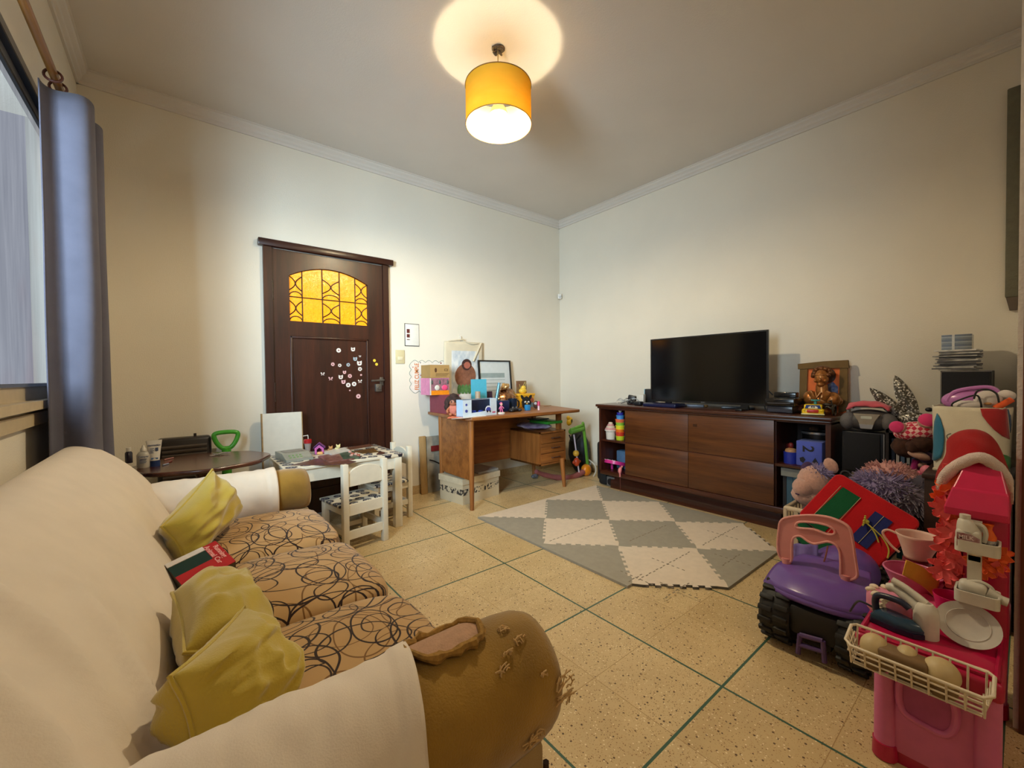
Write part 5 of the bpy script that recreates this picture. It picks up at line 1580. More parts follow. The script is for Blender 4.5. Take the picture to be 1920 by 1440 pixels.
# yellow box
ya = dk_(973, -.30)
yb = T('yellow_box', 'yellow lidded box with a yellow lump on top at the right of the desk', 'box', ya)
M_yb = mat('yellow_box_plastic', (228, 168, 30), rough=.4, var=.06)
MB().span((0, 0, 0), (.20, .11, .105), bev=.008).build('box_body', M_yb, yb)
MB().span((-.006, -.006, .10), (.206, .116, .122), bev=.006).build('lid', mat('yellow_lid', (236, 176, 40), rough=.35), yb)
MB().ell((.155, -.001, .062), (.034, .003, .026)).build('printed_face', mat('rust_print', (170, 90, 60)), yb)
MB().span((.12, -.003, .0), (.198, -.0005, .04)).build('blue_print', mat('grey_blue_print2', (120, 150, 176)), yb, smooth=0)
lm = MB(); lm.ell((.09, .05, .145), (.042, .035, .026)); lm.ell((.10, .05, .172), (.026, .024, .020)); lm.build('yellow_lump', mat('yellow_rubber', (232, 190, 60), rough=.4), yb)
bkk = MB(); bkk.ell((.118, .038, .176), (.012, .010, .006)); bkk.build('green_tip', mat('olive_plastic', (110, 110, 40)), yb)
# black fluffy toy with pale eyes and a beak
p = dk_(987, -.46)
ft = T('fluffy_toy', 'black fluffy toy bird with pale round eyes on the desk', 'plush toy', p)
MB().ell((0, 0, .052), (.038, .034, .052), u=30, v=22).jitter(.008, 120, 1).build('fur', mat('black_fur', (22, 16, 14), rough=1, var=.5, scale=120), ft, smooth=20)
eb = MB()
for s_x in (-1, 1): eb.ell((s_x * .032, .0, .096), (.012, .008, .024), rot=(0, s_x * .5, 0))
eb.build('ear', mat('black_fur', (22, 16, 14)), ft)
e1 = MB(); e2 = MB()
for s_x in (-1, 1):
    e1.ell((s_x * .013 + .0, -.034, .06), (.009, .005, .009), u=12, v=8); e2.ell((s_x * .011, -.0385, .058), (.004, .002, .005), u=10, v=6)
e1.build('eye', M_wp, ft); e2.build('pupil', mat('doll_eye', (20, 14, 14)), ft)
MB().cyl((0, -.034, .048), (0, -.048, .044), .007, .002, n=10).build('beak', mat('beak_yellow', (226, 178, 90)), ft)
p = dk_(991, -.60)
tag(MB().box(p + Vector((0, .015, .026)), (.044, .04, .052), bev=.006).build('blue_cube', mat('cyan_blue_plastic', (44, 134, 190), rough=.4)), 'small bright blue cube in front of the black fluffy toy', 'cube')
p = dk_(1005, -.48)
bc_ = T('brown_toy', 'small brown toy with a pale face beside the blue cube', 'toy', p)
MB().ell((0, 0, .03), (.022, .02, .03)).build('toy_body', mat('brown_plush', (84, 56, 44), rough=.9, var=.3), bc_)
MB().ell((-.006, -.016, .04), (.012, .008, .012)).build('face', mat('grey_white_face', (176, 176, 180)), bc_)
p = dk_(1010, -.62)
gs = T('glue_stick', 'pink topped white stick standing at the front right of the desk', 'glue stick', p)
MB().lathe([(0, 0), (.009, 0), (.009, .036), (0, .037)], n=16).build('barrel', mat('pale_pink_plastic', (226, 196, 206), rough=.35), gs)
MB().lathe([(0, .036), (.013, .036), (.012, .062), (.008, .072), (0, .073)], n=16).build('cap', mat('deep_pink_plastic', (196, 56, 96), rough=.35), gs)
p = dk_(966, -.62)
cmr = T('game_controller', 'black game controller lying in front of the mug', 'controller', p)
mb = MB(); mb.ell((0, .02, .018), (.055, .03, .017)); mb.ell((-.045, .005, .014), (.020, .032, .014)); mb.ell((.045, .005, .014), (.020, .032, .014)); mb.build('controller_body', mat('black_plastic', (24, 24, 28), rough=.4), cmr)
st_ = MB()
for x in (-.02, .02): st_.cyl((x, .008, .03), (x, .006, .042), .009, n=12)
st_.build('thumb_stick', mat('grey_plastic_dk', (90, 84, 78), rough=.4), cmr)
tag(MB().tube([dk_(1020, -.36) + Vector((0, 0, .003)), dk_(1026, -.34) + Vector((0, 0, .003)), dk_(1033, -.30) + Vector((0, 0, .003))], .003, n=6).build('pencil', mat('pencil_wood', (170, 130, 80))), 'pencil lying on the bare right end of the desk', 'pencil')

for t_, k_s in ((sq, 1.42), (mg, 1.35), (fg, 1.12), (dl, 1.42), (es, .93), (ft, 1.15), (bc_, 1.25), (gs, 1.12), (cmr, 1.05)): t_.scale = (k_s,) * 3
es.scale = (1.25, 1, 1.22)
for t_ in (dl, ft, fg, bc_): t_.rotation_euler = (0, 0, -.56)
yb.scale = (1.04, 1, 1.14)
# shelf of the pedestal: printed bag, green folder, scissors
pb_ = MB()
mb = MB(); mb.ell((-.80, -.42, pz1 + .032), (.15, .20, .030), u=30, v=14).jitter(.012, 18, 4)
tag(mb.build('printed_plastic_bag', mat('purple_print_bag', (96, 66, 120), rough=.35, col2=(190, 184, 206), scale=16)), 'purple printed plastic bag lying on the drawer pedestal', 'bag')
gf = T('green_folder', 'bright green folder lying at the right of the drawer pedestal', 'folder', (-.74, -.56, pz1 + .022))
MB().box((-.715, -.50, pz1 + .072), (.20, .26, .026), rz=.02, bev=.004).build('folder_body', mat('bright_green', (54, 148, 52), rough=.35), gf, world=True, smooth=30)
MB().box((-.76, -.44, pz1 + .095), (.17, .13, .010), rz=.06).build('dark_sheet', mat('dark_teal_sheet', (24, 60, 62), rough=.4, var=.3), gf, world=True, smooth=0)

# walking toy and folded pushchair right of the desk
M_or = mat('orange_plastic', (228, 134, 24), rough=.3); M_lg = mat('lime_plastic', (106, 160, 50), rough=.35); M_rd = mat('red_orange_plastic', (206, 74, 36), rough=.35)
def dz(px, py, y): return at(px, py, 'y', y)
wkx = dz(1098, 890, -.56)
wk = T('push_toy', 'green and orange push-along toy beside the desk', 'push toy', (wkx.x, -.56, 0))
Yw = -.56
top = dz(1094, 800, Yw); tl = dz(1070, 806, Yw); foot = dz(1102, 875, Yw)
MB().tube([tl, top + Vector((-.03, 0, .012)), top, foot], .0165, n=10, smooth=5).build('frame', M_lg, wk, world=True)
MB().tube([tl + Vector((-.005, 0, -.02)), top + Vector((-.01, 0, -.02))], .026, n=12).build('grip', mat('green_cloth', (106, 156, 56), rough=.9), wk, world=True)
pl0, pl1 = dz(1076, 815, Yw), dz(1086, 888, Yw)
MB().cyl(pl0, pl1, .008).build('pole', mat('mauve_pole', (206, 190, 200), rough=.4), wk, world=True)
bl = dz(1080, 850, Yw); MB().ell(bl, .032).build('ball', mat('yellow_ball', (222, 168, 52), rough=.5), wk, world=True)
mn = dz(1081, 866, Yw); k_ = MB(); k_.ell(mn, (.034, .03, .045)); 
for s_x in (-1, 1): k_.ell(mn + Vector((s_x * .042, 0, .0)), (.016, .016, .016))
k_.build('little_figure', M_rd, wk, world=True)
wh = dz(1099, 891, Yw); MB().ell((wh.x, Yw, .062), (.058, .05, .062)).build('wheel', M_or, wk, world=True)
ho = MB(); ho.tube([dz(1005, 884, -.45), dz(1020, 890, -.45), dz(1050, 896, -.5), dz(1075, 894, -.54), (wh.x - .04, Yw, .05)], [.022, .026, .03, .03, .03], n=12, smooth=5)
hb_ = ho.build('arm', mat('dusty_pink_plastic', (150, 84, 80), rough=.5, var=.1), wk, world=True)
yt = dz(1068, 790, -.30)
ytb = T('yellow_toy', 'yellow plastic toy hanging over the desk\'s right end', 'toy', (yt.x, -.30, yt.z - .06))
mb = MB(); mb.ell((yt.x, -.30, yt.z), (.034, .03, .05), rot=(0, .5, 0)); mb.ell((yt.x - .02, -.30, yt.z + .04), (.022, .02, .024)); mb.build('toy_body', mat('toy_yellow', (232, 186, 40), rough=.35), ytb, world=True)
MB().ell((yt.x + .004, -.328, yt.z + .004), (.012, .004, .022)).build('dark_mark', mat('dark_grey_mark', (70, 66, 40)), ytb, world=True)
bgp = at(1085, 850, 'x', -.12)
bp_ = T('black_bag', 'black bag leaning in the corner behind the push toy', 'bag', (bgp.x, bgp.y, 0))
MB().ell((bgp.x, bgp.y, .23), (.09, .13, .23), u=24, v=16).jitter(.015, 9).build('bag_body', mat('black_nylon', (22, 26, 30), rough=.6, var=.3), bp_, world=True)
sm_ = MB(); sm_.tube([(bgp.x - .06, bgp.y + .08, .40), (bgp.x - .09, bgp.y, .34), (bgp.x - .05, bgp.y - .07, .42)], .008, n=6, smooth=5); sm_.build('strap', mat('black_nylon', (22, 26, 30)), bp_, world=True)
wc = MB(); wc.tube([at(x_, y_, 'x', -.16) for x_, y_ in ((1104, 862), (1115, 872), (1117, 884), (1111, 896), (1106, 902))], .006, n=8, smooth=6)
tag(wc.build('white_cable', M_wp), 'white cable hanging to the floor right of the push toy', 'cable')
gt = T('guitar_case', 'black case standing between the corner and the cabinet', 'case', (-.12, -.80, 0))
MB().span((-.30, -.88, 0.02), (-.05, -.78, .40), bev=.03, seg=3).build('case_body', mat('black_case', (28, 27, 30), rough=.5), gt, world=True)
MB().span((-.28, -.87, .40), (-.10, -.79, .66), bev=.03, seg=3).build('case_neck', mat('black_case', (28, 27, 30)), gt, world=True)
rm = dz(1121, 836, -.87); MB().cyl((-.285, -.84, .50), (-.278, -.84, .50), .03, n=18).build('chrome_disc', M_iron, gt, world=True)
# ================================================================== foam play mat of interlocking pieces
mt = T('play_mat', 'foam play mat of pale and grey interlocking diamonds in front of the cabinet', 'play mat', (-1.125, -1.755, 0))
M_ml = mat('pale_foam', (222, 204, 182), rough=.9, var=.04, scale=30, bump=.25, bscale=500)
M_mg = mat('grey_foam', (160, 152, 136), rough=.9, var=.05, scale=30, bump=.25, bscale=500)
MX0, MX1, MY0, MY1 = -1.761, -.469, -2.545, -.928
hd_ = .323
def tooth(P, Q):
    """zig-zag joint between lattice vertices, the same whichever piece draws it"""
    flip = (P.x, P.y) > (Q.x, Q.y)
    A, B = (Q, P) if flip else (P, Q)
    d = (B - A); L_ = d.length; d.normalize(); n_ = Vector((-d.y, d.x))
    out = [A]
    k = 12
    m0 = .05
    for i in range(k):
        s0 = m0 + (L_ - 2 * m0) * i / k; s1 = m0 + (L_ - 2 * m0) * (i + 1) / k
        o = .0085 if i % 2 else -.0085
        sk = .003 * (1 if i % 2 else -1)
        out += [A + d * (s0 - abs(sk) * (1 if i % 2 else 0)) + n_ * o, A + d * (s1 + abs(sk) * (1 if i % 2 else 0)) + n_ * o]
    out.append(B)
    if flip: out.reverse()
    return out
def push(v):
    x, y = v
    if abs(x - MX0) < 1e-3: x -= .038
    if abs(x - MX1) < 1e-3: x += .018
    if abs(y - MY0) < 1e-3: y -= .055
    if abs(y - MY1) < 1e-3: y += .024
    return Vector((x, y))
def inside(v): return MX0 - 1e-3 < v.x < MX1 + 1e-3 and MY0 - 1e-3 < v.y < MY1 + 1e-3
def edge_v(v): return min(abs(v.x - MX0), abs(v.x - MX1), abs(v.y - MY0), abs(v.y - MY1)) < 2e-3
for a in range(-2, 5):
    for b in range(-5, 4):
        if (a + b) % 2: continue
        c = Vector((-1.438 + hd_ * a, -1.5745 + hd_ * b))
        if not (MX0 - .01 < c.x < MX1 + .01 and MY0 - .01 < c.y < MY1 + .01): continue
        vs4 = [Vector((c.x + dx * hd_, c.y + dy * hd_)) for dx, dy in ((1, 0), (0, 1), (-1, 0), (0, -1))]
        ins = [inside(v) for v in vs4]
        poly = []
        if all(ins): seq = vs4
        else:
            seq = [v for v, i in zip(vs4, ins) if i]
            if len(seq) == 3:
                k = ins.index(False); seq = vs4[k + 1:] + vs4[:k]
        for i in range(len(seq)):
            P, Q = seq[i], seq[(i + 1) % len(seq)]
            onb = (abs(P.x - Q.x) < 1e-3 or abs(P.y - Q.y) < 1e-3)
            if onb:
                poly += [P, push(P), push(Q)] if True else [P]
            else:
                poly += tooth(P, Q)[:-1]
        cl = []
        for v in poly:
            if not cl or (v - cl[-1]).length > 1e-4: cl.append(v)
        if (cl[0] - cl[-1]).length < 1e-4: cl.pop()
        light = a % 2 == 0
        mb = MB(); mb.prism([(v.x, v.y) for v in cl], .013, Matrix.Translation((0, 0, .0005)))
        tl_ = mb.build('mat_piece', M_ml if light else M_mg, mt, world=True, smooth=0)
        if light: tl_['label'] = 'pale foam piece'
        else: tl_['label'] = 'grey foam piece'
ds = MB(); rr = random.Random(8)
for cx_, cy_, L0, L1 in ((-1.438, -1.5745, -.26, .26), (-1.438, -2.2205, -.26, .26), (-.792, -2.2205, -.24, .24), (-1.115, -1.8975, -.2, .2), (-1.65, -2.4, -.1, .12), (-1.70, -2.2, -.05, .05), (-1.115, -2.42, -.1, .1)):
    k = 0
    while L0 < L1:
        ds.box((cx_ + L0, cy_ + .004 * (k % 2), .0140), (.018, .005, .0012)); L0 += .033; k += 1
    if cy_ < -2:
        for j in range(7): ds.box((cx_ + .004, cy_ - .09 + j * .03, .0140), (.005, .014, .0012))
ds.build('joint_slot', mat('foam_dark_slot', (138, 124, 104), rough=.9), mt, world=True, smooth=0)  # cut slots drawn as thin dark bars on the foam

# ================================================================== television cabinet
M_cab = wood('cabinet_wood', (68, 34, 12), (108, 62, 26), 'y', rough=.38)
M_cabd = wood('cabinet_wood_dark', (54, 22, 12), (80, 38, 22), 'y', rough=.3, coat=.3)
M_cabv = wood('cabinet_wood_upright', (58, 25, 13), (84, 40, 22), 'z', rough=.38)
M_in = mat('cabinet_inside', (34, 16, 10), rough=.7)
CZ = .785
cxf, cy0, cy1 = -.452, -2.71, -.945
dy0, dy1 = -2.405, -1.235
cbt = T('tv_cabinet', 'long dark wooden cabinet with four panels under the television', 'cabinet', (-.25, -1.83, 0))
top_ = MB(); top_.span((cxf - .03, cy0 - .012, CZ - .024), (-.015, cy1 + .02, CZ), bev=.007)
tpo = top_.build('cabinet_top', M_cabd, cbt, world=True, smooth=40)
ml_ = MB(); ml_.span((cxf - .016, cy0 - .004, CZ - .04), (-.02, cy1 + .01, CZ - .024), bev=.005); ml_.build('moulding', M_cabd, cbt, world=True, smooth=40)
bd_ = MB()
bz = .135
bd_.span((cxf, cy1 - .022, bz), (-.02, cy1, CZ - .04)); bd_.span((cxf, cy0, bz), (-.02, cy0 + .026, CZ - .04))
bd_.span((cxf + .02, dy1 - .01, bz), (-.02, dy1 + .008, CZ - .04)); bd_.span((cxf + .02, dy0 - .008, bz), (-.02, dy0 + .01, CZ - .04))
bd_.span((cxf, cy0, bz), (-.02, cy1, bz + .028)); bd_.span((cxf + .02, cy0, CZ - .05), (-.02, cy1, CZ - .04))
bd_.build('carcass', M_cabv, cbt, world=True, smooth=0)
MB().span((-.032, cy0 + .01, bz + .02), (-.02, cy1 - .01, CZ - .045)).build('back_board', M_in, cbt, world=True, smooth=0)
SHZ = .46
for y0, y1 in ((dy1, cy1), (cy0, dy0)):
    MB().span((cxf + .006, y0, SHZ - .018), (-.03, y1, SHZ), bev=.003).build('shelf', M_cabd, cbt, world=True, smooth=30)
ym = -1.815
for y0, y1 in ((dy0, ym - .0015), (ym + .0015, dy1)):
    for z0, z1 in ((.178, .452), (.462, CZ - .042)):
        MB().span((cxf - .004, y0, z0), (cxf + .018, y1, z1), bev=.0015).build('drop_door', M_cab, cbt, world=True, smooth=30)
rl = MB(); rl.span((cxf - .008, dy0 - .30, bz + .0), (cxf + .01, dy1 + .28, bz + .04), bev=.006); rl.span((cxf + .0, dy0, .450), (cxf + .01, dy1, .464)); rl.build('rail', M_cabd, cbt, world=True, smooth=30)
kh = MB()
kh.box((cxf - .005, -1.87, .665), (.004, .030, .020)); kh.build('lock_plate', mat('dark_brass', (70, 40, 18), rough=.4, metal=.3), cbt, world=True)
pn_ = MB()
prf = [(-.378, 0), (-.378, .05), (-.372, .066), (-.356, .085), (-.350, .115), (-.350, .138), (-.05, .138), (-.05, 0)]
pn_.prism([(x, z) for x, z in prf], 1.40, Matrix(((1, 0, 0, 0), (0, 0, 1, -2.415), (0, 1, 0, 0), (0, 0, 0, 1))))
pn_.build('plinth', M_cabd, cbt, world=True, smooth=30)

# things inside the cabinet: left bays
def cz(px, py, y=None, x=None): return at(px, py, 'x', x)
p = at(1145, 819, 'z', SHZ); p = Vector((p.x, p.y, SHZ))
p = Vector((-.385, at(1145, 810, 'x', -.385).y, SHZ))
cp = T('cupcake_jar', 'white jar with a pink ringed lid on the upper left shelf of the cabinet', 'jar', p)
MB().lathe([(0, 0), (.040, 0), (.045, .072), (.054, .076), (.054, .088), (0, .088)], n=24).build('jar_body', M_wp, cp)
for k in range(4):
    MB().lathe([(0, .088 + .017 * k), (.050 - .010 * k, .088 + .017 * k), (.051 - .010 * k, .097 + .017 * k), (.044 - .010 * k, .105 + .017 * k), (0, .105 + .017 * k)], n=24).build('lid_ring', (mat('cake_pink', (206, 150, 150)), mat('cake_cream', (214, 196, 176)))[k % 2], cp)
yk = at(1163, 810, 'x', -.36).y
stc = T('stacking_cups', 'tower of coloured stacking cups on the upper left shelf of the cabinet', 'stacking toy', (-.36, yk, SHZ))
for k, (r, h, col) in enumerate(((.040, .036, (196, 206, 40)), (.042, .036, (206, 60, 36)), (.043, .026, (226, 120, 30)), (.042, .034, (226, 214, 44)), (.040, .028, (140, 190, 60)), (.044, .030, (226, 110, 70)), (.036, .036, (80, 150, 210)), (.030, .024, (60, 60, 170)))):
    z = sum((.036, .036, .026, .034, .028, .030, .036, .024)[:k])
    MB().lathe([(0, z), (r * .9, z), (r, z + h - .006), (r * 1.04, z + h - .006), (r * 1.04, z + h), (0, z + h)], n=22).build('cup', mat('cup_%d' % k, col, rough=.35), stc)
MB().ell((0, 0, .262), (.014, .014, .014)).build('knob', M_wp, stc)
bs0 = at(1168, 790, 'x', -.25)
tag(MB().span((-.30, yk - .05, SHZ), (-.12, yk + .04, SHZ + .17)).build('blue_carton', mat('faded_blue_card', (70, 100, 170), rough=.5), smooth=0), 'faded blue carton behind the stacking cups', 'box')
bz2 = bz + .028
yp = at(1150, 880, 'x', -.34).y
tp_ = T('toy_piano', 'pink toy keyboard on the lower left shelf of the cabinet', 'toy keyboard', (-.34, yp, bz2))
mb = MB(); mb.prism([(.10 * math.cos(t) * 1.0, .10 * math.sin(t)) for t in [2 * PI * k / 28 for k in range(28)]], .03, Matrix.Translation((0, -.02, .055)) @ Matrix.Rotation(.25, 4, 'Y')); mb.build('keyboard_body', mat('pink_gloss', (216, 52, 140), rough=.3), tp_, smooth=30)
mb = MB()
for k in range(5): mb.box((-.05 + .006 * (k % 2), -.07 + .026 * k, .098 + 0), (.05, .018, .006), rot=(0, .25, 0))
mb.build('key', M_wp, tp_, smooth=0)
mb = MB()
for k in range(4): mb.box((-.035, -.058 + .026 * k, .101), (.03, .010, .008), rot=(0, .25, 0))
mb.build('black_key', M_blackseal, tp_, smooth=0)
mb = MB()
for s_x in (-1, 1): mb.cyl((.02, -.02 + s_x * .05, .0), (.02, -.02 + s_x * .05, .06), .012, n=10)
mb.build('foot', mat('pink_gloss', (216, 52, 140)), tp_)
yb2 = at(1165, 868, 'x', -.22).y
tag(MB().box((-.20, yb2 - .02, bz2 + .085), (.10, .11, .17), bev=.01).build('blue_case', mat('steel_blue_plastic', (96, 130, 160), rough=.4)), 'steel blue case behind the pink toy keyboard', 'case')
yr = at(1167, 887, 'x', -.44).y
hgt = T('ribbon_toy', 'pink and red ribbon toy hanging over the lower shelf edge', 'toy', (-.46, yr, .15))
MB().tube([(-.44, yr, .24), (-.47, yr + .004, .21), (-.474, yr, .15)], [.008, .016, .008], n=8, smooth=4).build('ribbon', mat('ribbon_pink', (220, 130, 130), rough=.6, var=.3), hgt, world=True)
MB().tube([(-.474, yr, .15), (-.475, yr - .004, .06), (-.475, yr, .022)], .0018, n=5).build('string', mat('red_string', (120, 60, 50)), hgt, world=True)
# things under the cabinet's left end
ws = at(1141, 897, 'x', -.36)
spk = T('small_speaker', 'small grey speaker with a round cone under the cabinet\'s left end', 'speaker', (-.30, -.99, 0))
MB().span((-.36, -1.045, .004), (-.22, -.955, .095), bev=.006).build('cabinet_box', mat('pale_grey_plastic', (120, 116, 112), rough=.5), spk, world=True)
MB().cyl((-.366, -1.0, .048), (-.358, -1.0, .048), .032, n=20).build('cone', mat('black_cone', (24, 22, 24), rough=.6), spk, world=True)
tag(MB().box((-.30, -1.22, .025), (.12, .14, .05), bev=.02).build('purple_pouch', mat('purple_cloth', (84, 70, 130), rough=.9)), 'small purple pouch pushed under the cabinet', 'pouch') if False else None
kb_ = MB(); kb_.box((-.30, -.90, .10), (.12, .10, .20), bev=.03)
tag(kb_.build('black_pouch', mat('black_nylon', (22, 26, 30))), 'black pouch on the floor left of the cabinet', 'pouch')

# right bays
yj = at(1483, 852, 'x', -.36).y
bj = T('blue_jar', 'blue jar with a pale wooden lid in the cabinet\'s right bay', 'jar', (-.36, yj, SHZ))
MB().lathe([(0, 0), (.040, 0), (.042, .075), (0, .075)], n=24).build('jar_body', mat('royal_blue', (36, 52, 160), rough=.35), bj)
MB().lathe([(0, .075), (.034, .075), (.030, .092), (.012, .10), (0, .10)], n=20).build('lid', mat('pale_wood_lid', (186, 140, 96), rough=.6), bj)
MB().ell((0, 0, .115), (.016, .016, .02)).build('knob', mat('dark_red_knob', (110, 26, 24)), bj)
fa, fb_ = at(1493, 871, 'x', -.40), at(1542, 873, 'x', -.40)
nc = T('number_cube', 'blue fabric cube printed with a sideways 2 in the cabinet\'s right bay', 'cube', (-.35, (fa.y + fb_.y) / 2, SHZ))
cw = abs(fb_.y - fa.y); ch_ = at(1518, 828, 'x', -.40).z - SHZ; yc_ = (fa.y + fb_.y) / 2
MB().span((-.405, yc_ - cw / 2, SHZ), (-.405 + .13, yc_ + cw / 2, SHZ + ch_), bev=.006).build('cube_body', fabric('periwinkle_felt', (84, 98, 190), var=.06), nc, world=True)
Mn = frame((-.4062, yc_, SHZ + ch_ / 2), (0, -1, 0), (0, 0, 1))
tx = MB(); tx.text('2', .085, Mn @ Matrix.Translation((-.006, .032, 0)) @ Matrix.Rotation(-PI / 2, 4, 'Z'), ext=.001)
tx.prism([(.012, -.052), (.058, -.030), (.012, -.010)] if False else [(.014, -.055), (.054, -.055), (.034, -.018)], .001, Mn)
tx.prism([(-.05, -.03), (-.03, -.02), (-.018, -.036), (-.030, -.06), (-.046, -.05)], .001, Mn)
tx.build('printed_number', mat('navy_black_print', (20, 18, 30)), nc, world=True, smooth=0)
ys = at(1515, 822, 'x', -.22).y
pt_ = T('steel_pot', 'steel rimmed dark pot behind the blue number cube', 'pot', (-.19, yc_ + .012, SHZ))
MB().lathe([(0, 0), (.085, 0), (.088, .185), (.094, .19), (.094, .200), (.0, .195)], n=28, sx=.85, sy=.95).build('pot_body', mat('dark_steel', (58, 54, 52), rough=.3, metal=.7), pt_)
MB().lathe([(.088, .185), (.097, .19), (.097, .203), (.088, .203)], n=28, sx=.85, sy=.95, cap=False).build('rim', mat('bright_steel', (190, 190, 190), rough=.25, metal=.8), pt_)
bt_ = MB(); bt_.ell((0, 0, .02), (.035, .03, .02)).jitter(.006, 50, 2)
inM(bt_, Matrix.Translation((-.20, yc_ + .03, SHZ + .20)))
tag(bt_.build('brown_soft_toy', mat('brown_plush_dk', (70, 46, 30), rough=1, var=.4, scale=70)), 'small brown soft toy on the rim of the steel pot', 'soft toy')
yr_ = at(1483, 840, 'x', -.22).y
tag(MB().lathe([(0, 0), (.022, 0), (.026, .09), (.018, .11), (0, .115)], (-.24, yr_, SHZ), n=16).build('red_bottle', mat('dark_red_glass2', (90, 30, 30), rough=.3)), 'dark red bottle behind the blue jar', 'bottle')
g1 = at(1475, 880, 'x', -.40)
tag(MB().span((-.42, cy0 + .04, .38), (-.16, dy0 - .03, .432)).build('grey_box', mat('grey_green_box', (126, 128, 122), rough=.6), smooth=0), 'long grey box lying across the books in the lower right bay', 'box')
for k, (w_k, h_k, col) in enumerate(((.020, .21, (30, 28, 34)), (.034, .212, (58, 92, 112)), (.026, .213, (66, 104, 122)), (.02, .211, (40, 40, 46)), (.03, .214, (206, 202, 194)), (.03, .213, (120, 110, 96)), (.04, .212, (60, 50, 44)))):
    y = dy0 - .035 - [.0, .022, .058, .086, .108, .140, .172][k]
    tag(MB().span((-.40, y - w_k, bz2), (-.22, y, bz2 + h_k)).build('book', mat('book_spine_%d' % k, col, rough=.6), smooth=0),
        ('thin black book, leftmost under the grey box', 'dull blue book, left of the two blue ones under the grey box', 'dull blue book, right of the two blue ones under the grey box', 'thin charcoal book between the blue and the white one', 'white book under the grey box', 'tan book beside the white one under the grey box', 'brown book, rightmost under the grey box')[k], 'book', 'books in the lower right bay')

# ------------------------------------------------------------------ on top of the cabinet
TX = -.285
tY0, tY1, tZ0, tZ1 = -2.312, -1.384, .822, 1.36
tv = T('television', 'large black flat television standing on the cabinet', 'television', (TX, (tY0 + tY1) / 2, CZ))
M_tvb = mat('tv_bezel', (16, 15, 16), rough=.3)
MB().ring([(0, 0), (tY1 - tY0, 0), (tY1 - tY0, tZ1 - tZ0), (0, tZ1 - tZ0)], [(.012, .016), (tY1 - tY0 - .012, .016), (tY1 - tY0 - .012, tZ1 - tZ0 - .011), (.012, tZ1 - tZ0 - .011)], .014, frame((TX + .012, tY1, tZ0), (0, -1, 0), (0, 0, 1))).build('bezel', M_tvb, tv, world=True, smooth=0)
MB().span((TX + .002, tY0 + .01, tZ0 + .012), (TX + .02, tY1 - .01, tZ1 - .008)).build('screen', mat('tv_screen', (6, 6, 7), rough=.12, var=.02, spec=.5), tv, world=True, smooth=0)
MB().span((TX + .018, tY0 + .06, tZ0 + .05), (TX + .06, tY1 - .06, tZ1 - .1), bev=.02).build('rear_housing', M_tvb, tv, world=True)
for y in (tY0 + .16, tY1 - .16):
    sta = MB()
    sta.box((TX + .015, y, tZ0 - .02), (.02, .05, .06)); sta.box((TX + .0, y, CZ + .008), (.20, .045, .014), bev=.004)
    sta.build('stand', M_tvb, tv, world=True, smooth=30)
lgm = MB(); lgm.text('SONY', .012, frame((TX - .0025, (tY0 + tY1) / 2, tZ0 + .008), (0, -1, 0), (0, 0, 1))); lgm.build('maker_mark', mat('grey_mark', (110, 110, 112)), tv, world=True, smooth=0)
# console and decoder stack
def cbase(px, py): return at(px, py, 'z', CZ)
sb0 = cbase(1440, 772)
gy0, gy1 = at(1487, 768, 'x', -.36).y, at(1438, 768, 'x', -.36).y
c1 = T('media_player', 'black media player, lower box right of the television', 'media player', (-.27, (gy0 + gy1) / 2, CZ))
MB().span((-.37, gy0, CZ + .004), (-.17, gy1, CZ + .047), bev=.004).build('player_body', mat('charcoal_gloss', (34, 34, 42), rough=.25), c1, world=True)
MB().span((-.372, gy0 + .01, CZ + .010), (-.366, gy1 - .01, CZ + .030)).build('front_panel', mat('slate_panel', (52, 54, 66), rough=.3), c1, world=True, smooth=0)
c2 = T('game_console', 'black game console stacked on the media player', 'console', (-.27, (gy0 + gy1) / 2, CZ + .049))
MB().span((-.38, gy0 - .012, CZ + .049), (-.15, gy1 + .006, CZ + .098), bev=.005).build('console_body', mat('black_gloss', (18, 17, 19), rough=.2), c2, world=True)
MB().span((-.3825, gy0 + .01, CZ + .066), (-.378, gy1 - .01, CZ + .070)).build('disc_slot', mat('grey_slot', (84, 82, 84), rough=.4), c2, world=True, smooth=0)
c3 = T('sensor_bar', 'black sensor bar on top of the game console', 'sensor bar', (-.24, (gy0 + gy1) / 2, CZ + .10))
MB().span((-.27, gy0 + .01, CZ + .10), (-.21, gy1 - .01, CZ + .138), bev=.006).build('bar_body', mat('black_gloss', (18, 17, 19)), c3, world=True)
cbl = MB(); cbl.tube([(-.25, gy1 + .0, CZ + .115), (-.26, gy1 + .05, CZ + .165), (-.24, gy1 + .07, CZ + .12), (-.22, gy1 + .06, CZ + .01)], .004, n=6, smooth=6)
tag(cbl.build('black_cable', M_blackseal), 'black cable looping behind the game console', 'cable')
dsk = cbase(1255, 762)
nb = T('navy_device', 'slim navy blue device lying at the left foot of the television', 'media player', dsk)
MB().box((-.36, (at(1215, 760, 'x', -.36).y + at(1276, 760, 'x', -.36).y) / 2, CZ + .016), (.16, abs(at(1276, 760, 'x', -.36).y - at(1215, 760, 'x', -.36).y), .03), bev=.008).build('device_body', mat('navy_gloss', (24, 28, 62), rough=.25), nb, world=True)
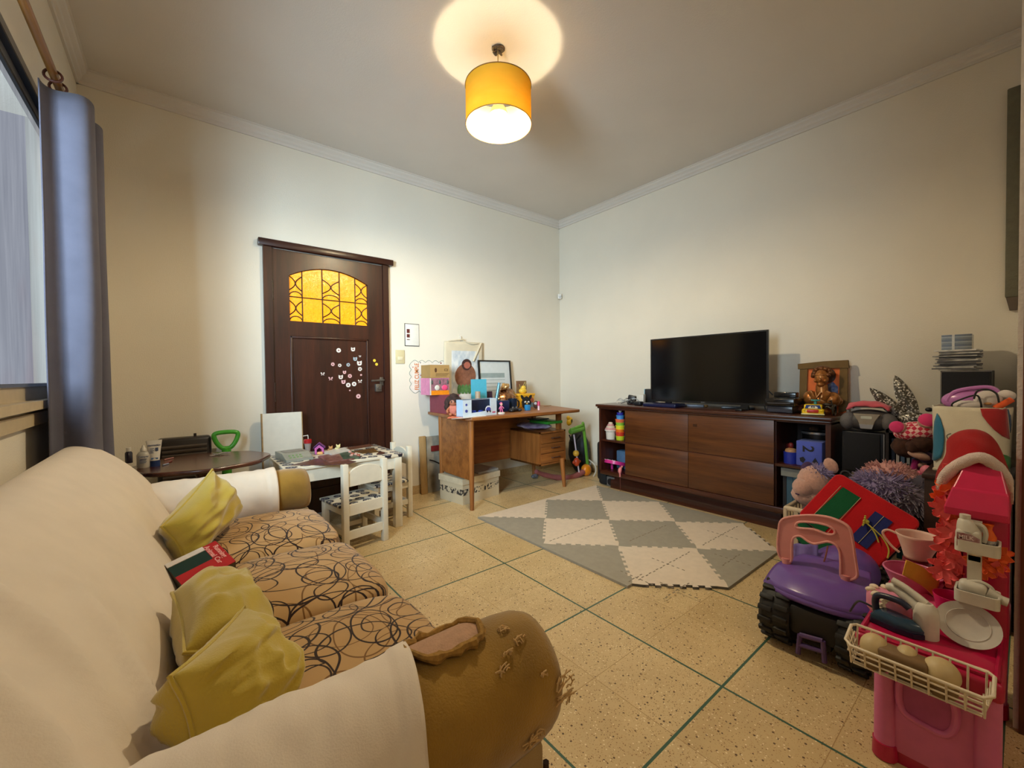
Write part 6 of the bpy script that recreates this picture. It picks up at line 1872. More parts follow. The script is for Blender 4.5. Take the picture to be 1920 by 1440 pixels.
for k, (px0_, px1_, py_, lab, col) in enumerate(((1284, 1320, 762, 'grey remote control lying left of centre under the television', (130, 132, 142)), (1352, 1394, 766, 'black remote control lying under the middle of the television', (40, 38, 40)), (1400, 1412, 768, 'short black remote control lying right of centre under the television', (30, 28, 30)))):
    a, b = cbase(px0_, py_), cbase(px1_, py_ + 1)
    rmt = T('remote_control', lab, 'remote control', (a + b) / 2)
    Mr_ = frame((a + b) / 2, b - a, Vector((0, 0, 1)).cross(b - a))
    inM(MB().box((0, 0, .009), ((b - a).length, .042, .018), bev=.005), Mr_).build('remote_body', mat('remote_%d' % k, col, rough=.35), rmt, world=True)
    kk = MB()
    for i in range(5): kk.box((-(b - a).length * .35 + i * (b - a).length * .16, 0, .019), (.007, .022, .003))
    inM(kk, Mr_).build('button', mat('remote_key', (150, 150, 150)), rmt, world=True, smooth=0)
p = cbase(1324, 764)
tag(MB().ell(p + Vector((0, 0, .012)), (.018, .016, .012)).build('brass_trinket', mat('old_brass', (140, 104, 60), rough=.4, metal=.5)), 'small brass trinket between the remotes under the television', 'trinket')
# chargers and cables at the left end
p = cbase(1183, 757) + Vector((.02, 0, 0))
ad = T('power_adapter', 'black plug-in power adapter among cables at the cabinet\'s left end', 'adapter', p)
MB().box((0, 0, .048), (.06, .07, .06), rot=(.2, .1, .3), bev=.01).build('adapter_body', mat('black_plastic', (24, 24, 28)), ad)
MB().box((0, 0, .010), (.06, .08, .02), bev=.006).build('lower_body', mat('black_plastic', (24, 24, 28)), ad)
p = cbase(1196, 758) + Vector((.03, 0, 0))
tag(MB().box(p + Vector((.02, 0, .045)), (.05, .07, .09), rz=.1, bev=.008).build('white_adapter', M_wp), 'white plug block between the black adapter and the phone dock', 'adapter')
p = cbase(1199, 760)
tag(MB().box(p + Vector((-.01, 0, .018)), (.06, .07, .036), bev=.012).build('black_charger', mat('black_plastic', (24, 24, 28))), 'low black charger in front of the white plug block', 'charger')
p = cbase(1212, 757) + Vector((.03, 0, 0))
rt = T('router_box', 'black box with a pale rim standing left of the television', 'router', p)
MB().box((.02, -.01, .068), (.06, .085, .136), bev=.008).build('router_body', mat('black_plastic', (24, 24, 28)), rt)
MB().box((.02, .034, .068), (.062, .006, .134)).build('rim', mat('pale_cyan_plastic', (170, 206, 216), rough=.3), rt, smooth=0)
for k in range(3):
    col = ((200, 198, 192), (60, 58, 60), (190, 190, 186))[k]
    b0 = cbase(1158 + 6 * k, 757)
    cc = MB(); rr = random.Random(20 + k)
    pts = [b0 + Vector((rr.uniform(-.05, .06), rr.uniform(-.13, .05) - .02 * k, rr.uniform(.006, .055))) for _ in range(9)]
    pts[0].z = pts[-1].z = .782
    for q in pts: q.z = max(q.z, CZ + .006) if q.z > .5 else CZ + q.z
    cc.tube(pts, .0032, n=6, smooth=8)
    tag(cc.build('charging_cable', mat('cable_%d' % k, col, rough=.4)), ('white charging cable tangled at the cabinet\'s left end', 'dark charging cable tangled at the cabinet\'s left end', 'pale charging cable crossing in front of the adapters')[k], 'cable')

# painted picture in a cardboard frame, bronze bust, yellow car
fA, fB = at(1501, 684, 'x', -.06), at(1591, 672, 'x', -.06)
pf = T('framed_picture', 'cardboard framed orange picture leaning on the wall behind the bust', 'framed picture', (-.06, (fA.y + fB.y) / 2, CZ))
FW = abs(fA.y - fB.y) + .004; FH = (fA.z + fB.z) / 2 - CZ
Mf = frame((-.085, fA.y, CZ), (0, -1, 0), (.10, 0, 1))
bw = FW * .17
frd = MB(); frd.prism([(.004, 0), (bw, 0), (bw, FH - bw * .9), (.0, FH - bw * .9)], .02, Mf); frd.prism([(FW - bw, 0), (FW, .02), (FW - .006, FH - bw * .9), (FW - bw, FH - bw * .9)], .02, Mf)
frd.prism([(-.010, FH - bw * 1.05), (FW * .5, FH - bw * .98), (FW + .002, FH - bw), (FW - .004, FH + .006), (FW * .5, FH + .002), (-.012, FH - .012)], .026, Mf)
frd.build('frame', mat('brown_card_frame', (112, 86, 48), rough=.9, var=.12, scale=16), pf, world=True, smooth=0)
MB().prism([(.01, 0), (FW - .01, 0), (FW - .01, FH - .01), (.01, FH - .01)], .008, Mf).build('sheet', mat('orange_paint', (226, 104, 18), rough=.6, var=.08), pf, world=True, smooth=0)
fgp = MB(); fgp.prism([(FW * (.62 + .13 * math.cos(t)), FH * (.72 + .14 * math.sin(t))) for t in [2 * PI * k / 20 for k in range(20)]], .0015, Mf @ Matrix.Translation((0, 0, .008)))
fgp.build('dark_shape', mat('dark_brown_paint', (70, 46, 42), rough=.6, var=.4, scale=40), pf, world=True, smooth=0)
fgp = MB(); fgp.prism([(FW * .52, FH * .30), (FW * .80, FH * .28), (FW * .80, FH * .50), (FW * .70, FH * .60), (FW * .58, FH * .56)], .0015, Mf @ Matrix.Translation((0, 0, .0085)))
fgp.build('blue_shape', mat('blue_paint', (44, 62, 120), rough=.6, col2=(120, 130, 160), scale=60), pf, world=True, smooth=0)
bp0 = at(1536, 775, 'x', -.21)
bu = T('bust', 'bronze coloured bust of a man with thick hair in front of the orange picture', 'sculpture', (-.165, bp0.y, CZ))
M_bz = mat('bronze', (146, 90, 40), rough=.32, metal=.55, col2=(186, 122, 62), scale=40)
by = bp0.y; bx_ = -.165
q = .00235      # about the size of one photograph pixel there
def BP(dx, px, py): return Vector((bx_ + dx, at(px, 720, 'x', -.21).y, at(1536, py, 'x', -.21).z))
mb = MB()
mb.lathe([(0, 0), (.045, 0), (.05, .012), (.034, .03), (.03, .05), (0, .05)], (bx_, by, CZ), n=24)
mb.build('pedestal', M_bz, bu, world=True)
mb = MB(); 
mb.ell(BP(.01, 1537, 752), (.055, .112, .052), u=28, v=18)
mb.ell(BP(-.01, 1517, 747), (.045, .045, .050)); mb.ell(BP(-.01, 1558, 749), (.045, .045, .050))
mb.cyl(BP(0, 1538, 748), BP(0, 1537, 722), .040, .032, n=18)
mb.build('shoulders', M_bz, bu, world=True)
lap = MB()
for s_, a in ((-1, 1524), (1, 1550)):
    lap.box(BP(-.055, a, 742), (.014, .030, .072), rot=(s_ * .45, -.25, 0), bev=.006)
lap.tube([BP(-.06, 1530, 735), BP(-.068, 1534, 745), BP(-.06, 1540, 735)], .010, n=8); lap.build('collar', M_bz, bu, world=True)
hd2 = MB()
hd2.ell(BP(-.005, 1537, 708), (.046, .039, .054), u=28, v=20)
hd2.ell(BP(-.028, 1537, 721), (.022, .022, .018)); hd2.ell(BP(-.048, 1538, 712), (.010, .007, .013)); hd2.ell(BP(-.040, 1537, 703), (.012, .030, .007))
hd2.ell(BP(-.042, 1538, 719), (.007, .013, .004))
for s_ in (-1, 1): hd2.ell(BP(-.040, 1537 + s_ * 6, 707), (.006, .007, .004)); hd2.ell(BP(-.030, 1537 + s_ * 9, 714), (.016, .010, .012))
hd2.build('head', M_bz, bu, world=True)
hr_ = MB()
rr = random.Random(5)
for k in range(46):
    a = rr.uniform(0, 2 * PI); e = rr.uniform(-.2, 1.35)
    d = Vector((math.sin(a) * math.cos(e) * .9 + .2, math.cos(a) * math.cos(e), math.sin(e)))
    if d.x < -.45 and e < .7: continue
    hr_.ell(BP(0.006, 1537, 703) + Vector((d.x * .046, d.y * .050, d.z * .046)), (.017, .017, .015), rot=(a, e, 0), u=10, v=7)
hr_.build('hair', mat('bronze_hair', (110, 66, 32), rough=.4, metal=.5, var=.3, scale=60), bu, world=True, smooth=60)
# toy car with cartoon eyes
cA, cB = at(1503, 777, 'x', -.415), at(1545, 780, 'x', -.390); cA.z = cB.z = CZ
tcx = (cA + cB) / 2
yc2 = T('toy_car', 'yellow toy car with eyes on its windscreen at the right end of the cabinet', 'toy car', tcx)
WC = .167; Mcar = frame(cA, cB - cA, Vector((0, 0, 1)).cross(cB - cA)) @ Matrix.Diagonal(((cB - cA).length / WC,) * 3 + (1,))
M_yc = mat('car_yellow', (236, 196, 30), rough=.3)
def carbox(x0, x1, y0, y1, z0, z1, **k): return inM(MB().span((x0, y0, z0), (x1, y1, z1), **k), Mcar)
carbox(0, WC, .008, .19, .012, .058, bev=.012, seg=3).build('car_body', M_yc, yc2, world=True)
hdm = MB(); hdm.prism([(.035, .058), (.05, .098), (.14, .10), (.165, .058)], WC - .03, Matrix(((0, 0, 1, .015), (1, 0, 0, 0), (0, 1, 0, 0), (0, 0, 0, 1)))); inM(hdm, Mcar).build('cabin', M_yc, yc2, world=True, smooth=30, bevel=.006)
wsn = MB(); wsn.prism([(.022, 0), (WC - .022, 0), (WC - .032, .034), (.032, .034)], .003, frame((0, .036, .062), (1, 0, 0), (0, .42, 1))); inM(wsn, Mcar).build('windscreen', mat('car_blue_glass', (36, 62, 130), rough=.2), yc2, world=True, smooth=0)
ew = MB(); ew.prism([(WC * .28, 0), (WC * .72, 0), (WC * .70, .016), (WC * .60, .025), (WC * .5, .021), (WC * .40, .025), (WC * .30, .016)], .002, frame((0, .033, .063), (1, 0, 0), (0, .42, 1))); inM(ew, Mcar).build('eye', M_wp, yc2, world=True, smooth=0)
ep = MB()
for f_ in (.45, .55): ep.prism([(WC * f_ + x, .015 + y) for x, y in ngon(.006, 10)], .002, frame((0, .030, .0635), (1, 0, 0), (0, .42, 1)))
inM(ep, Mcar).build('pupil', mat('doll_eye', (20, 14, 14)), yc2, world=True, smooth=0)
carbox(WC * .24, WC * .76, -.002, .012, .026, .056, bev=.006).build('grille', mat('car_red', (196, 48, 36), rough=.35), yc2, world=True)
carbox(-.004, WC + .004, -.004, .016, .006, .020, bev=.004).build('bumper', mat('pale_yellow_plastic', (226, 214, 150), rough=.35), yc2, world=True)
wl_ = MB()
for x in (-.004, WC - .014):
    for y in (.04, .15): wl_.cyl(Mcar @ Vector((x, y, .020)), Mcar @ Vector((x + .018, y, .020)), .015, n=16)
wl_.build('wheel', mat('toy_tyre', (26, 26, 34)), yc2, world=True)
sw2 = MB(); sw2.lathe([(0, 0), (.034, .0), (.038, .006), (.034, .012), (0, .012)], n=22); sw2.cyl((0, 0, -.03), (0, 0, 0), .012); inM(sw2, Mcar @ Matrix.Translation((WC * .60, .09, .132))).build('steering_wheel', mat('teal_plastic', (60, 150, 150), rough=.35), yc2, world=True)
hlm = MB()
for f_ in (.11, .89): hlm.ell((WC * f_, .01, .048), (.012, .008, .012))
inM(hlm, Mcar).build('headlight', M_yc, yc2, world=True)
p = at(1580, 776, 'x', -.30)
mo = T('dark_model', 'small dark model motorcycle at the cabinet\'s right edge', 'model', (-.30, -2.655, CZ))
mb = MB()
for y in (-.035, .035): mb.tube([(.03 * math.cos(t), y, .034 + .03 * math.sin(t)) for t in [2 * PI * k / 18 for k in range(18)]], .007, n=7, closed=True)
mb.tube([(0, -.035, .034), (0, 0, .055), (0, .035, .034)], .009, n=8); mb.tube([(0, -.03, .04), (0, -.02, .085), (0, -.01, .09)], .005, n=7); mb.ell((0, .0, .066), (.012, .026, .012)); mb.tube([(-.03, -.014, .09), (.03, -.014, .09)], .004, n=6)
mb.build('model_body', mat('dark_olive_metal', (50, 40, 28), rough=.4, metal=.3, var=.4, scale=60), mo)
# ================================================================== right of the cabinet: speakers, radio, plush toys
M_blkbox = mat('black_vinyl', (30, 29, 33), rough=.5, var=.1)
M_grille = mat('speaker_grille', (24, 24, 30), rough=.9, var=.2, scale=200)
M_silver = mat('silver_plastic', (150, 148, 150), rough=.35, metal=.3)
SPZ = .705
ch1 = T('floor_box', 'black floor box carrying the small black speaker beside the cabinet', 'box', (-.24, -2.85, 0))
MB().span((-.42, -2.955, 0), (-.06, -2.745, .395), bev=.006).build('box_body', M_blkbox, ch1, world=True)
s1 = T('speaker', 'black grilled speaker under the portable radio', 'speaker', (-.24, -2.85, .396))
MB().span((-.40, -2.945, .396), (-.08, -2.752, SPZ), bev=.006).build('speaker_box', M_blkbox, s1, world=True)
MB().span((-.412, -2.928, .475), (-.398, -2.760, SPZ - .006), bev=.004).build('grille', M_grille, s1, world=True)
MB().span((-.406, -2.94, .405), (-.396, -2.80, .466)).build('silver_foot', mat('brushed_silver', (150, 140, 130), rough=.35, metal=.4), s1, world=True, smooth=0)
MB().tube([(-.402, -2.772 + .024 * math.cos(t), .438 + .026 * math.sin(t)) for t in [2 * PI * k / 20 for k in range(20)]], .006, n=7, closed=True).build('port_ring', mat('dark_grey_ring', (70, 68, 72), rough=.4), s1, world=True)
MB().span((-.404, -2.945, .47), (-.395, -2.941, SPZ - .004)).build('edge_strip', M_silver, s1, world=True, smooth=0)
# portable radio
rd_ = T('radio', 'grey portable radio with two round speakers on the black speaker', 'radio', (-.34, -2.868, SPZ))
RY = -2.868; RZ = SPZ + .066
M_rg = mat('dark_grey_plastic', (74, 70, 70), rough=.45); M_rgr = mat('grey_mesh', (96, 92, 92), rough=.7, var=.2, scale=260)
MB().ell((-.33, RY, RZ), (.085, .128, .064), u=36, v=20).build('radio_body', M_rg, rd_, world=True)
for s_ in (-1, 1):
    MB().ell((-.372, RY + s_ * .092, RZ - .004), (.04, .040, .052), rot=(s_ * .25, 0, 0), u=24, v=14).build('speaker_cone', M_rgr, rd_, world=True)
cp_ = MB(); Mr2 = frame((-.412, RY, RZ), (0, -1, 0), (0, 0, 1))
cp_.prism([(-.024, -.045), (.024, -.045), (.038, .0), (.062, .042), (-.062, .042), (-.038, .0)], .018, Mr2 @ Matrix.Translation((0, 0, -.012)))
cp_.build('front_panel', mat('champagne_plastic', (150, 138, 120), rough=.35, metal=.3), rd_, world=True, smooth=0, bevel=.003)
dp_ = MB(); dp_.prism(rpoly(.05, .016, .004), .002, Mr2 @ Matrix.Translation((0, .022, .006))); dp_.build('display', mat('pale_display', (190, 190, 176), rough=.2), rd_, world=True, smooth=0)
dp_ = MB(); dp_.prism([(-.026, -.042), (.026, -.042), (.032, -.018), (-.032, -.018)], .004, Mr2 @ Matrix.Translation((0, 0, .006))); dp_.build('silver_panel', M_silver, rd_, world=True, smooth=0)
hn = MB(); hn.tube([(-.33, RY + .10, RZ + .045), (-.335, RY + .085, RZ + .078), (-.335, RY - .085, RZ + .078), (-.33, RY - .10, RZ + .045)], .008, n=8, smooth=4); hn.build('carry_handle', M_silver, rd_, world=True)
pcl = MB()
pcl.sheet(lambda u, v: Vector((-.40 + .13 * v, RY + .095 - .19 * u, RZ + .088 + .020 * math.sin(PI * v) + .013 * noise.noise(Vector((u * 4, v * 3, 2))) - .025 * (abs(2 * u - 1) ** 4))), 24, 12)
tag(pcl.build('pink_cloth', fabric('pink_felt', (206, 92, 104), var=.1), solid=.012, smooth=80), 'folded pink cloth lying on the portable radio', 'cloth')

# dark shelf piece behind the doll, glitter rabbit-ear mask on it
sh_ = T('dark_shelf', 'dark open shelf piece behind the upside down doll', 'shelf', (-.25, -3.05, 0))
sk = MB()
for z in (.02, .56, .742): sk.span((-.50, -3.138, z - .018), (-.03, -2.966, z))
sk.span((-.50, -2.978, 0), (-.03, -2.964, .742)); sk.span((-.50, -3.140, 0), (-.03, -3.126, .742)); sk.span((-.05, -3.138, 0), (-.03, -2.966, .742))
sk.build('shelf_body', mat('near_black_wood', (28, 18, 14), rough=.5), sh_, world=True, smooth=0)
for k, (y, w_k, h_k, col) in enumerate(((-2.985, .014, .13, (60, 70, 90)), (-3.004, .012, .12, (176, 170, 166)), (-3.022, .016, .14, (70, 92, 120)), (-3.046, .012, .125, (150, 150, 150)), (-3.064, .016, .13, (40, 60, 100)))):
    tag(MB().span((-.47, y - w_k, .561), (-.32, y, .561 + h_k)).build('booklet', mat('booklet_%d' % k, col, rough=.5), smooth=0),
        ('slate booklet, leftmost on the dark shelf behind the doll', 'pale booklet, second from the left on the dark shelf', 'blue booklet in the middle of the dark shelf', 'grey booklet, fourth from the left on the dark shelf', 'dark blue booklet, rightmost on the dark shelf')[k], 'booklet', 'booklets on the dark shelf')
def glitter():
    m, nt, b = _nodes('silver_glitter'); L = nt.links.new
    tc = N(nt, 'ShaderNodeTexCoord'); vo = N(nt, 'ShaderNodeTexVoronoi', i_Scale=150.0); L(tc.outputs['Object'], vo.inputs['Vector'])
    sr_ = N(nt, 'ShaderNodeSeparateColor'); L(vo.outputs['Color'], sr_.inputs[0])
    rp = N(nt, 'ShaderNodeValToRGB'); e = rp.color_ramp.elements; e[0].color = (*srgb((66, 60, 50)), 1); e[1].color = (*srgb((220, 214, 204)), 1); e[0].position = .62; e[1].position = .97
    L(sr_.outputs[0], rp.inputs[0]); L(rp.outputs[0], b.inputs['Base Color']); b.inputs['Metallic'].default_value = .35; b.inputs['Roughness'].default_value = .38
    bp = N(nt, 'ShaderNodeBump', i_Strength=.6, i_Distance=.006); L(sr_.outputs[0], bp.inputs['Height']); L(bp.outputs[0], b.inputs['Normal'])
    return m
M_gl = glitter()
ea = T('rabbit_ears', 'silver glitter rabbit ear mask standing against the right wall', 'costume mask', (-.33, -3.05, .742))
def ear(base, tip, wmax, depth=.014):
    base, tip = Vector(base), Vector(tip)
    d = tip - base; L_ = d.length; d.normalize(); side = d.cross(Vector((1, 0, 0))).normalized(); nrm = Vector((-1, 0, 0))
    prof = [(0, .55), (.12, .8), (.3, 1.0), (.5, .98), (.7, .78), (.85, .5), (.95, .24), (1, .0)]
    mb = MB()
    pl_ = [(t, w * wmax) for t, w in prof] + [(t, -w * wmax) for t, w in reversed(prof[:-1])]
    a = [mb.bm.verts.new(base + d * (t * L_) + side * w + nrm * depth * .3) for t, w in pl_]; b_ = [mb.bm.verts.new(base + d * (t * L_) + side * w - nrm * depth) for t, w in pl_]
    cen = mb.bm.verts.new(base + d * L_ * .45 + nrm * depth * 1.6)
    for k in range(len(a)):
        j = (k + 1) % len(a); mb.bm.faces.new((a[k], a[j], cen)); mb.bm.faces.new((a[k], b_[k], b_[j], a[j]))
    mb.bm.faces.new(list(reversed(b_)))
    return mb
eL0, eL1 = at(1696, 786, 'x', -.33), at(1631, 727, 'x', -.30)
eR0, eR1 = at(1714, 782, 'x', -.33), at(1678, 704, 'x', -.27)
ear(eL0, eL1, .034).build('ear', M_gl, ea, world=True, smooth=0)
ear(eR0, eR1, .038).build('ear', M_gl, ea, world=True, smooth=0)
mk_ = MB(); c_ = at(1713, 787, 'x', -.34); mk_.ell(c_ + Vector((0, 0, -.005)), (.025, .078, .048), u=28, v=16); mk_.build('mask', M_gl, ea, world=True)
bdk = MB(); bdk.ell(at(1717, 803, 'x', -.35), (.02, .045, .018)); bdk.ell(at(1742, 768, 'x', -.33), (.012, .016, .012)); bdk.build('black_ribbon', mat('black_satin', (20, 18, 20), rough=.4), ea, world=True)

# checked doll hanging head down: pink feet up, checked skirt, brown hair
dc = T('rag_doll', 'rag doll lying head down with pink soled feet and red checked dress', 'plush toy', at(1712, 850, 'x', -.56))
def check():
    m, nt, b = _nodes('red_gingham'); L = nt.links.new
    tc = N(nt, 'ShaderNodeTexCoord'); mp = N(nt, 'ShaderNodeMapping'); mp.inputs['Rotation'].default_value = (.78, .0, .0); L(tc.outputs['Object'], mp.inputs[0])
    ch = N(nt, 'ShaderNodeTexChecker', i_Scale=62.0); ch.inputs['Color1'].default_value = (*srgb((196, 44, 74)), 1); ch.inputs['Color2'].default_value = (*srgb((232, 190, 186)), 1); L(mp.outputs[0], ch.inputs[0])
    L(ch.outputs[0], b.inputs['Base Color']); b.inputs['Roughness'].default_value = .9
    return m
def D_(px, py, dx=0): return at(px, py, 'x', -.58 + dx)
M_dsk = fabric('doll_cloth_skin', (196, 156, 138), var=.08); M_sole = fabric('pink_sole', (216, 62, 118)); M_dhair = mat('brown_doll_fur', (62, 36, 26), rough=1, var=.4, scale=60)
skr = MB(); skr.ell(D_(1719, 809), (.06, .092, .050), rot=(-.22, 0, 0), u=28, v=18); skr.jitter(.006, 25, 2); skr.build('dress', check(), dc, world=True)
for (px, py), (qx, qy), r in (((1683, 801), (1697, 805), .030), ((1738, 789), (1733, 800), .033)):
    a, b = D_(px, py, -.05), D_(qx, qy, 0)
    MB().tube([b, (a + b) / 2, a], [r * .8, r * .95, r], n=14).build('leg', M_dsk, dc, world=True)
    MB().ell(a + (a - b).normalized() * .006, (.014, r * 1.02, r * 1.02), rot=(0, .2, 0)).build('foot', M_sole, dc, world=True)
hh = MB(); hh.ell(D_(1700, 838), (.06, .060, .055)); hh.ell(D_(1729, 832, -.03), (.05, .046, .042)); hh.ell(D_(1712, 838, -.05), (.03, .030, .030)); hh.jitter(.006, 40, 1); hh.build('hair', M_dhair, dc, world=True)
MB().ell(D_(1722, 853, -.04), (.03, .046, .020), rot=(.35, 0, 0)).build('face', M_dsk, dc, world=True)
MB().tube([D_(1718, 862), D_(1713, 887)], .016, n=12).build('arm', fabric('magenta_sleeve', (150, 36, 104)), dc, world=True)
MB().tube([D_(1722, 872), D_(1738, 873)], [.014, .012], n=12).build('arm', M_dsk, dc, world=True)
bdl = MB(); bdl.ell(D_(1737, 858), (.03, .03, .03)); bdl.build('bodice', fabric('purple_bodice', (90, 60, 90)), dc, world=True)

# toy basket with plush toys
bk_ = T('toy_basket', 'white plastic basket holding the plush toys behind the red felt bag', 'basket', (-.80, -2.86, 0))
M_bkw = mat('basket_cream', (206, 186, 156), rough=.45)
B0 = at(1494, 938, 'x', -.92); BT = .335
bbx0, bbx1, bby0, bby1 = -.99, -.60, -3.12, -2.645
bw_ = MB()
t0 = .012
for z0, z1, sh2 in ((0, BT, 0),):
    bw_.span((bbx0, bby0, 0), (bbx1, bby1, t0))
    for k in range(11):
        y = bby0 + (bby1 - bby0) * k / 10
        bw_.box((bbx0, y, BT / 2), (.012, .020, BT)); bw_.box((bbx1, y, BT / 2), (.012, .020, BT))
    for k in range(9):
        x = bbx0 + (bbx1 - bbx0) * k / 8
        bw_.box((x, bby1, BT / 2), (.020, .012, BT)); bw_.box((x, bby0, BT / 2), (.020, .012, BT))
    for zz in (.10, .20):
        bw_.span((bbx0 - .005, bby0, zz), (bbx0 + .005, bby1, zz + .012)); bw_.span((bbx0, bby1 - .005, zz), (bbx1, bby1 + .005, zz + .012))
bw_.build('basket_wall', M_bkw, bk_, world=True, smooth=0)
rm_ = MB(); rm_.tube([(bbx0, bby0, BT), (bbx0, bby1, BT), (bbx1, bby1, BT), (bbx1, bby0, BT)], .013, n=10, closed=True); rm_.build('rim', M_bkw, bk_, world=True)
tl2 = MB(); tl2.span((bbx0 + .02, bby0 + .02, .02), (bbx1 - .02, bby1 - .02, BT - .05)); tl2.jitter(.006, 8)
tag(tl2.build('folded_cloth', fabric('teal_cloth', (44, 108, 120))), 'teal folded cloth lying in the white toy basket', 'cloth')
def tufts(mb, c, r, n, ln, seed, m=0, th=.012, sel=None, droop=.3):
    rr = random.Random(seed)
    c = Vector(c)
    for k in range(n):
        z = rr.uniform(-1, 1); a = rr.uniform(0, 2 * PI); q = math.sqrt(1 - z * z)
        d = Vector((q * math.cos(a), q * math.sin(a), z))
        if sel and not sel(d): continue
        p = c + Vector((d.x * r[0], d.y * r[1], d.z * r[2]))
        nn = Vector((d.x / r[0], d.y / r[1], d.z / r[2])).normalized()
        t = (nn + Vector((rr.uniform(-.5, .5), rr.uniform(-.5, .5), rr.uniform(-.5, .5) - droop))).normalized()
        mb.cyl(p - nn * .004, p + t * ln * rr.uniform(.6, 1.1), th * rr.uniform(.6, 1), .001, n=5, m=m)
M_ppk = mat('pink_plush', (206, 158, 140), rough=1, var=.12, scale=90, bump=.5, bscale=500, sheen=.4)
M_plv = mat('lilac_fur', (140, 124, 164), rough=1, var=.25, scale=60, sheen=.4)
M_plg = mat('grey_violet_fur', (112, 98, 112), rough=1, var=.3, scale=60, sheen=.4)
pp = T('plush_pony', 'pink plush head with a lilac mane peeping out left of the red felt bag', 'plush toy', at(1525, 925, 'x', -.80))
def Q(px, py, dx=0): return at(px, py, 'x', -.80 + dx)
hp = MB(); hp.ell(Q(1528, 905), (.085, .082, .095), u=30, v=20); hp.ell(Q(1508, 914, -.05), (.06, .055, .055)); hp.ell(Q(1520, 928), (.09, .09, .06)); hp.jitter(.004, 60, 2); hp.build('head', M_ppk, pp, world=True)
bdp = MB(); bdp.ell(Q(1550, 975, .03), (.09, .12, .14)); bdp.build('plush_body', M_ppk, pp, world=True)
er_ = MB(); er_.ell(Q(1558, 873), (.02, .030, .042), rot=(-.5, 0, 0)); er_.jitter(.003, 70); er_.build('ear', M_ppk, pp, world=True)
er_ = MB(); er_.ell(Q(1512, 876), (.018, .024, .034), rot=(.5, 0, 0)); er_.build('ear', mat('dark_purple_felt', (72, 50, 84), rough=1), pp, world=True)
mn_ = MB(); c_ = Q(1537, 886, .0); mn_.ell(c_, (.05, .055, .035)); tufts(mn_, c_, (.05, .058, .036), 300, .024, 3, th=.005); mn_.build('mane', M_plv, pp, world=True, smooth=30)
ey_ = MB(); ey_.tube([Q(1502, 905, -.09), Q(1507, 911, -.095), Q(1513, 914, -.09)], .006, n=7); ey_.build('eye', mat('doll_eye', (20, 14, 14)), pp, world=True)
ey_ = MB(); ey_.tube([Q(1492, 925, -.09), Q(1498, 927, -.095)], .005, n=7); ey_.build('mouth', mat('dark_purple_felt', (72, 50, 84)), pp, world=True)
pl2 = T('furry_plush', 'long haired lilac and grey plush lying behind the red felt bag', 'plush toy', at(1672, 955, 'x', -.80))
fb2 = MB(); c1_, c2_ = Q(1655, 918), Q(1700, 942, .0)
fb2.ell(c1_, (.10, .11, .075)); tufts(fb2, c1_, (.10, .11, .075), 900, .045, 4, th=.0055, droop=.5); fb2.build('fur', M_plv, pl2, world=True, smooth=30)
fb2 = MB(); fb2.ell(c2_, (.10, .11, .085), rot=(-.4, 0, 0)); tufts(fb2, c2_, (.10, .11, .085), 900, .05, 6, th=.0055, droop=.6); fb2.build('dark_fur', M_plg, pl2, world=True, smooth=30)
fb2 = MB(); c3_ = Q(1668, 888, .06); fb2.ell(c3_, (.06, .10, .050)); tufts(fb2, c3_, (.06, .10, .05), 500, .022, 8, th=.005); fb2.build('pink_fur', mat('dusty_pink_fur', (196, 146, 142), rough=1, var=.15, scale=60), pl2, world=True, smooth=30)
MB().ell(Q(1732, 912, .03), (.05, .055, .05)).jitter(.004, 40).build('paw', mat('slate_plush', (78, 72, 84), rough=1), pl2, world=True)
pk2 = T('spotted_pony', 'small pink spotted toy pony under the rag doll', 'toy', at(1728, 898, 'x', -.66))
pm = MB(); pm.ell(at(1722, 894, 'x', -.68), (.03, .060, .030), rot=(-.25, 0, 0)); pm.ell(at(1738, 884, 'x', -.70), (.026, .026, .030)); pm.build('pony_body', mat('rose_plastic', (220, 120, 140), rough=.5, var=.06), pk2, world=True)
pm = MB()
for q in ((1719, 892), (1728, 889), (1733, 897), (1741, 881), (1724, 898)): pm.ell(at(*q, 'x', -.715), (.006, .005, .005))
pm.build('spot', mat('deep_pink_spot', (170, 40, 90)), pk2, world=True)
pm = MB(); pm.ell(at(1713, 893, 'x', -.70), (.02, .03, .008)); pm.build('mane', mat('magenta_mane', (170, 34, 90)), pk2, world=True)

# red felt bag with straps
rbM_ = None
TL, TR, BR, BL = at(1565, 881, 'x', -.98), at(1713, 967, 'x', -1.0), at(1641, 1071, 'x', -1.16), at(1494, 966, 'x', -1.12)
rb = T('felt_bag', 'red felt bag with a green band and blue strap leaning over plush toys', 'bag', (TL + TR + BR + BL) / 4 - Vector((0, 0, .2)))
Mr4 = frame(BL, BR - BL, TL - BL); Wd, Ht = (BR - BL).length, (TL - BL).length
Mr4 = Mr4 @ Matrix.Diagonal((1, 1, 1, 1))
if (Mr4.to_3x3() @ Vector((0, 0, 1))).dot(CPOS - BL) < 0: print('felt bag faces away')
M_rf = fabric('red_felt', (186, 20, 28), var=.08); M_gf = fabric('green_felt', (14, 84, 48), var=.08); M_bf = fabric('navy_felt', (36, 44, 104), var=.08); M_kf = fabric('black_felt', (22, 16, 18))
def rp_(x0, x1, y0, y1, r): 
    return [(x + (x0 + x1) / 2, y + (y0 + y1) / 2) for x, y in rpoly(x1 - x0, y1 - y0, r)]
MB().prism(rp_(0, Wd, 0, Ht, .03), .03, Mr4 @ Matrix.Translation((0, 0, -.03))).build('front', M_rf, rb, world=True, smooth=30, bevel=.006)
MB().prism(rp_(-.004, Wd + .004, .02, Ht + .006, .035), .028, Mr4 @ Matrix.Translation((0, 0, -.060))).build('black_back', M_kf, rb, world=True, smooth=30)
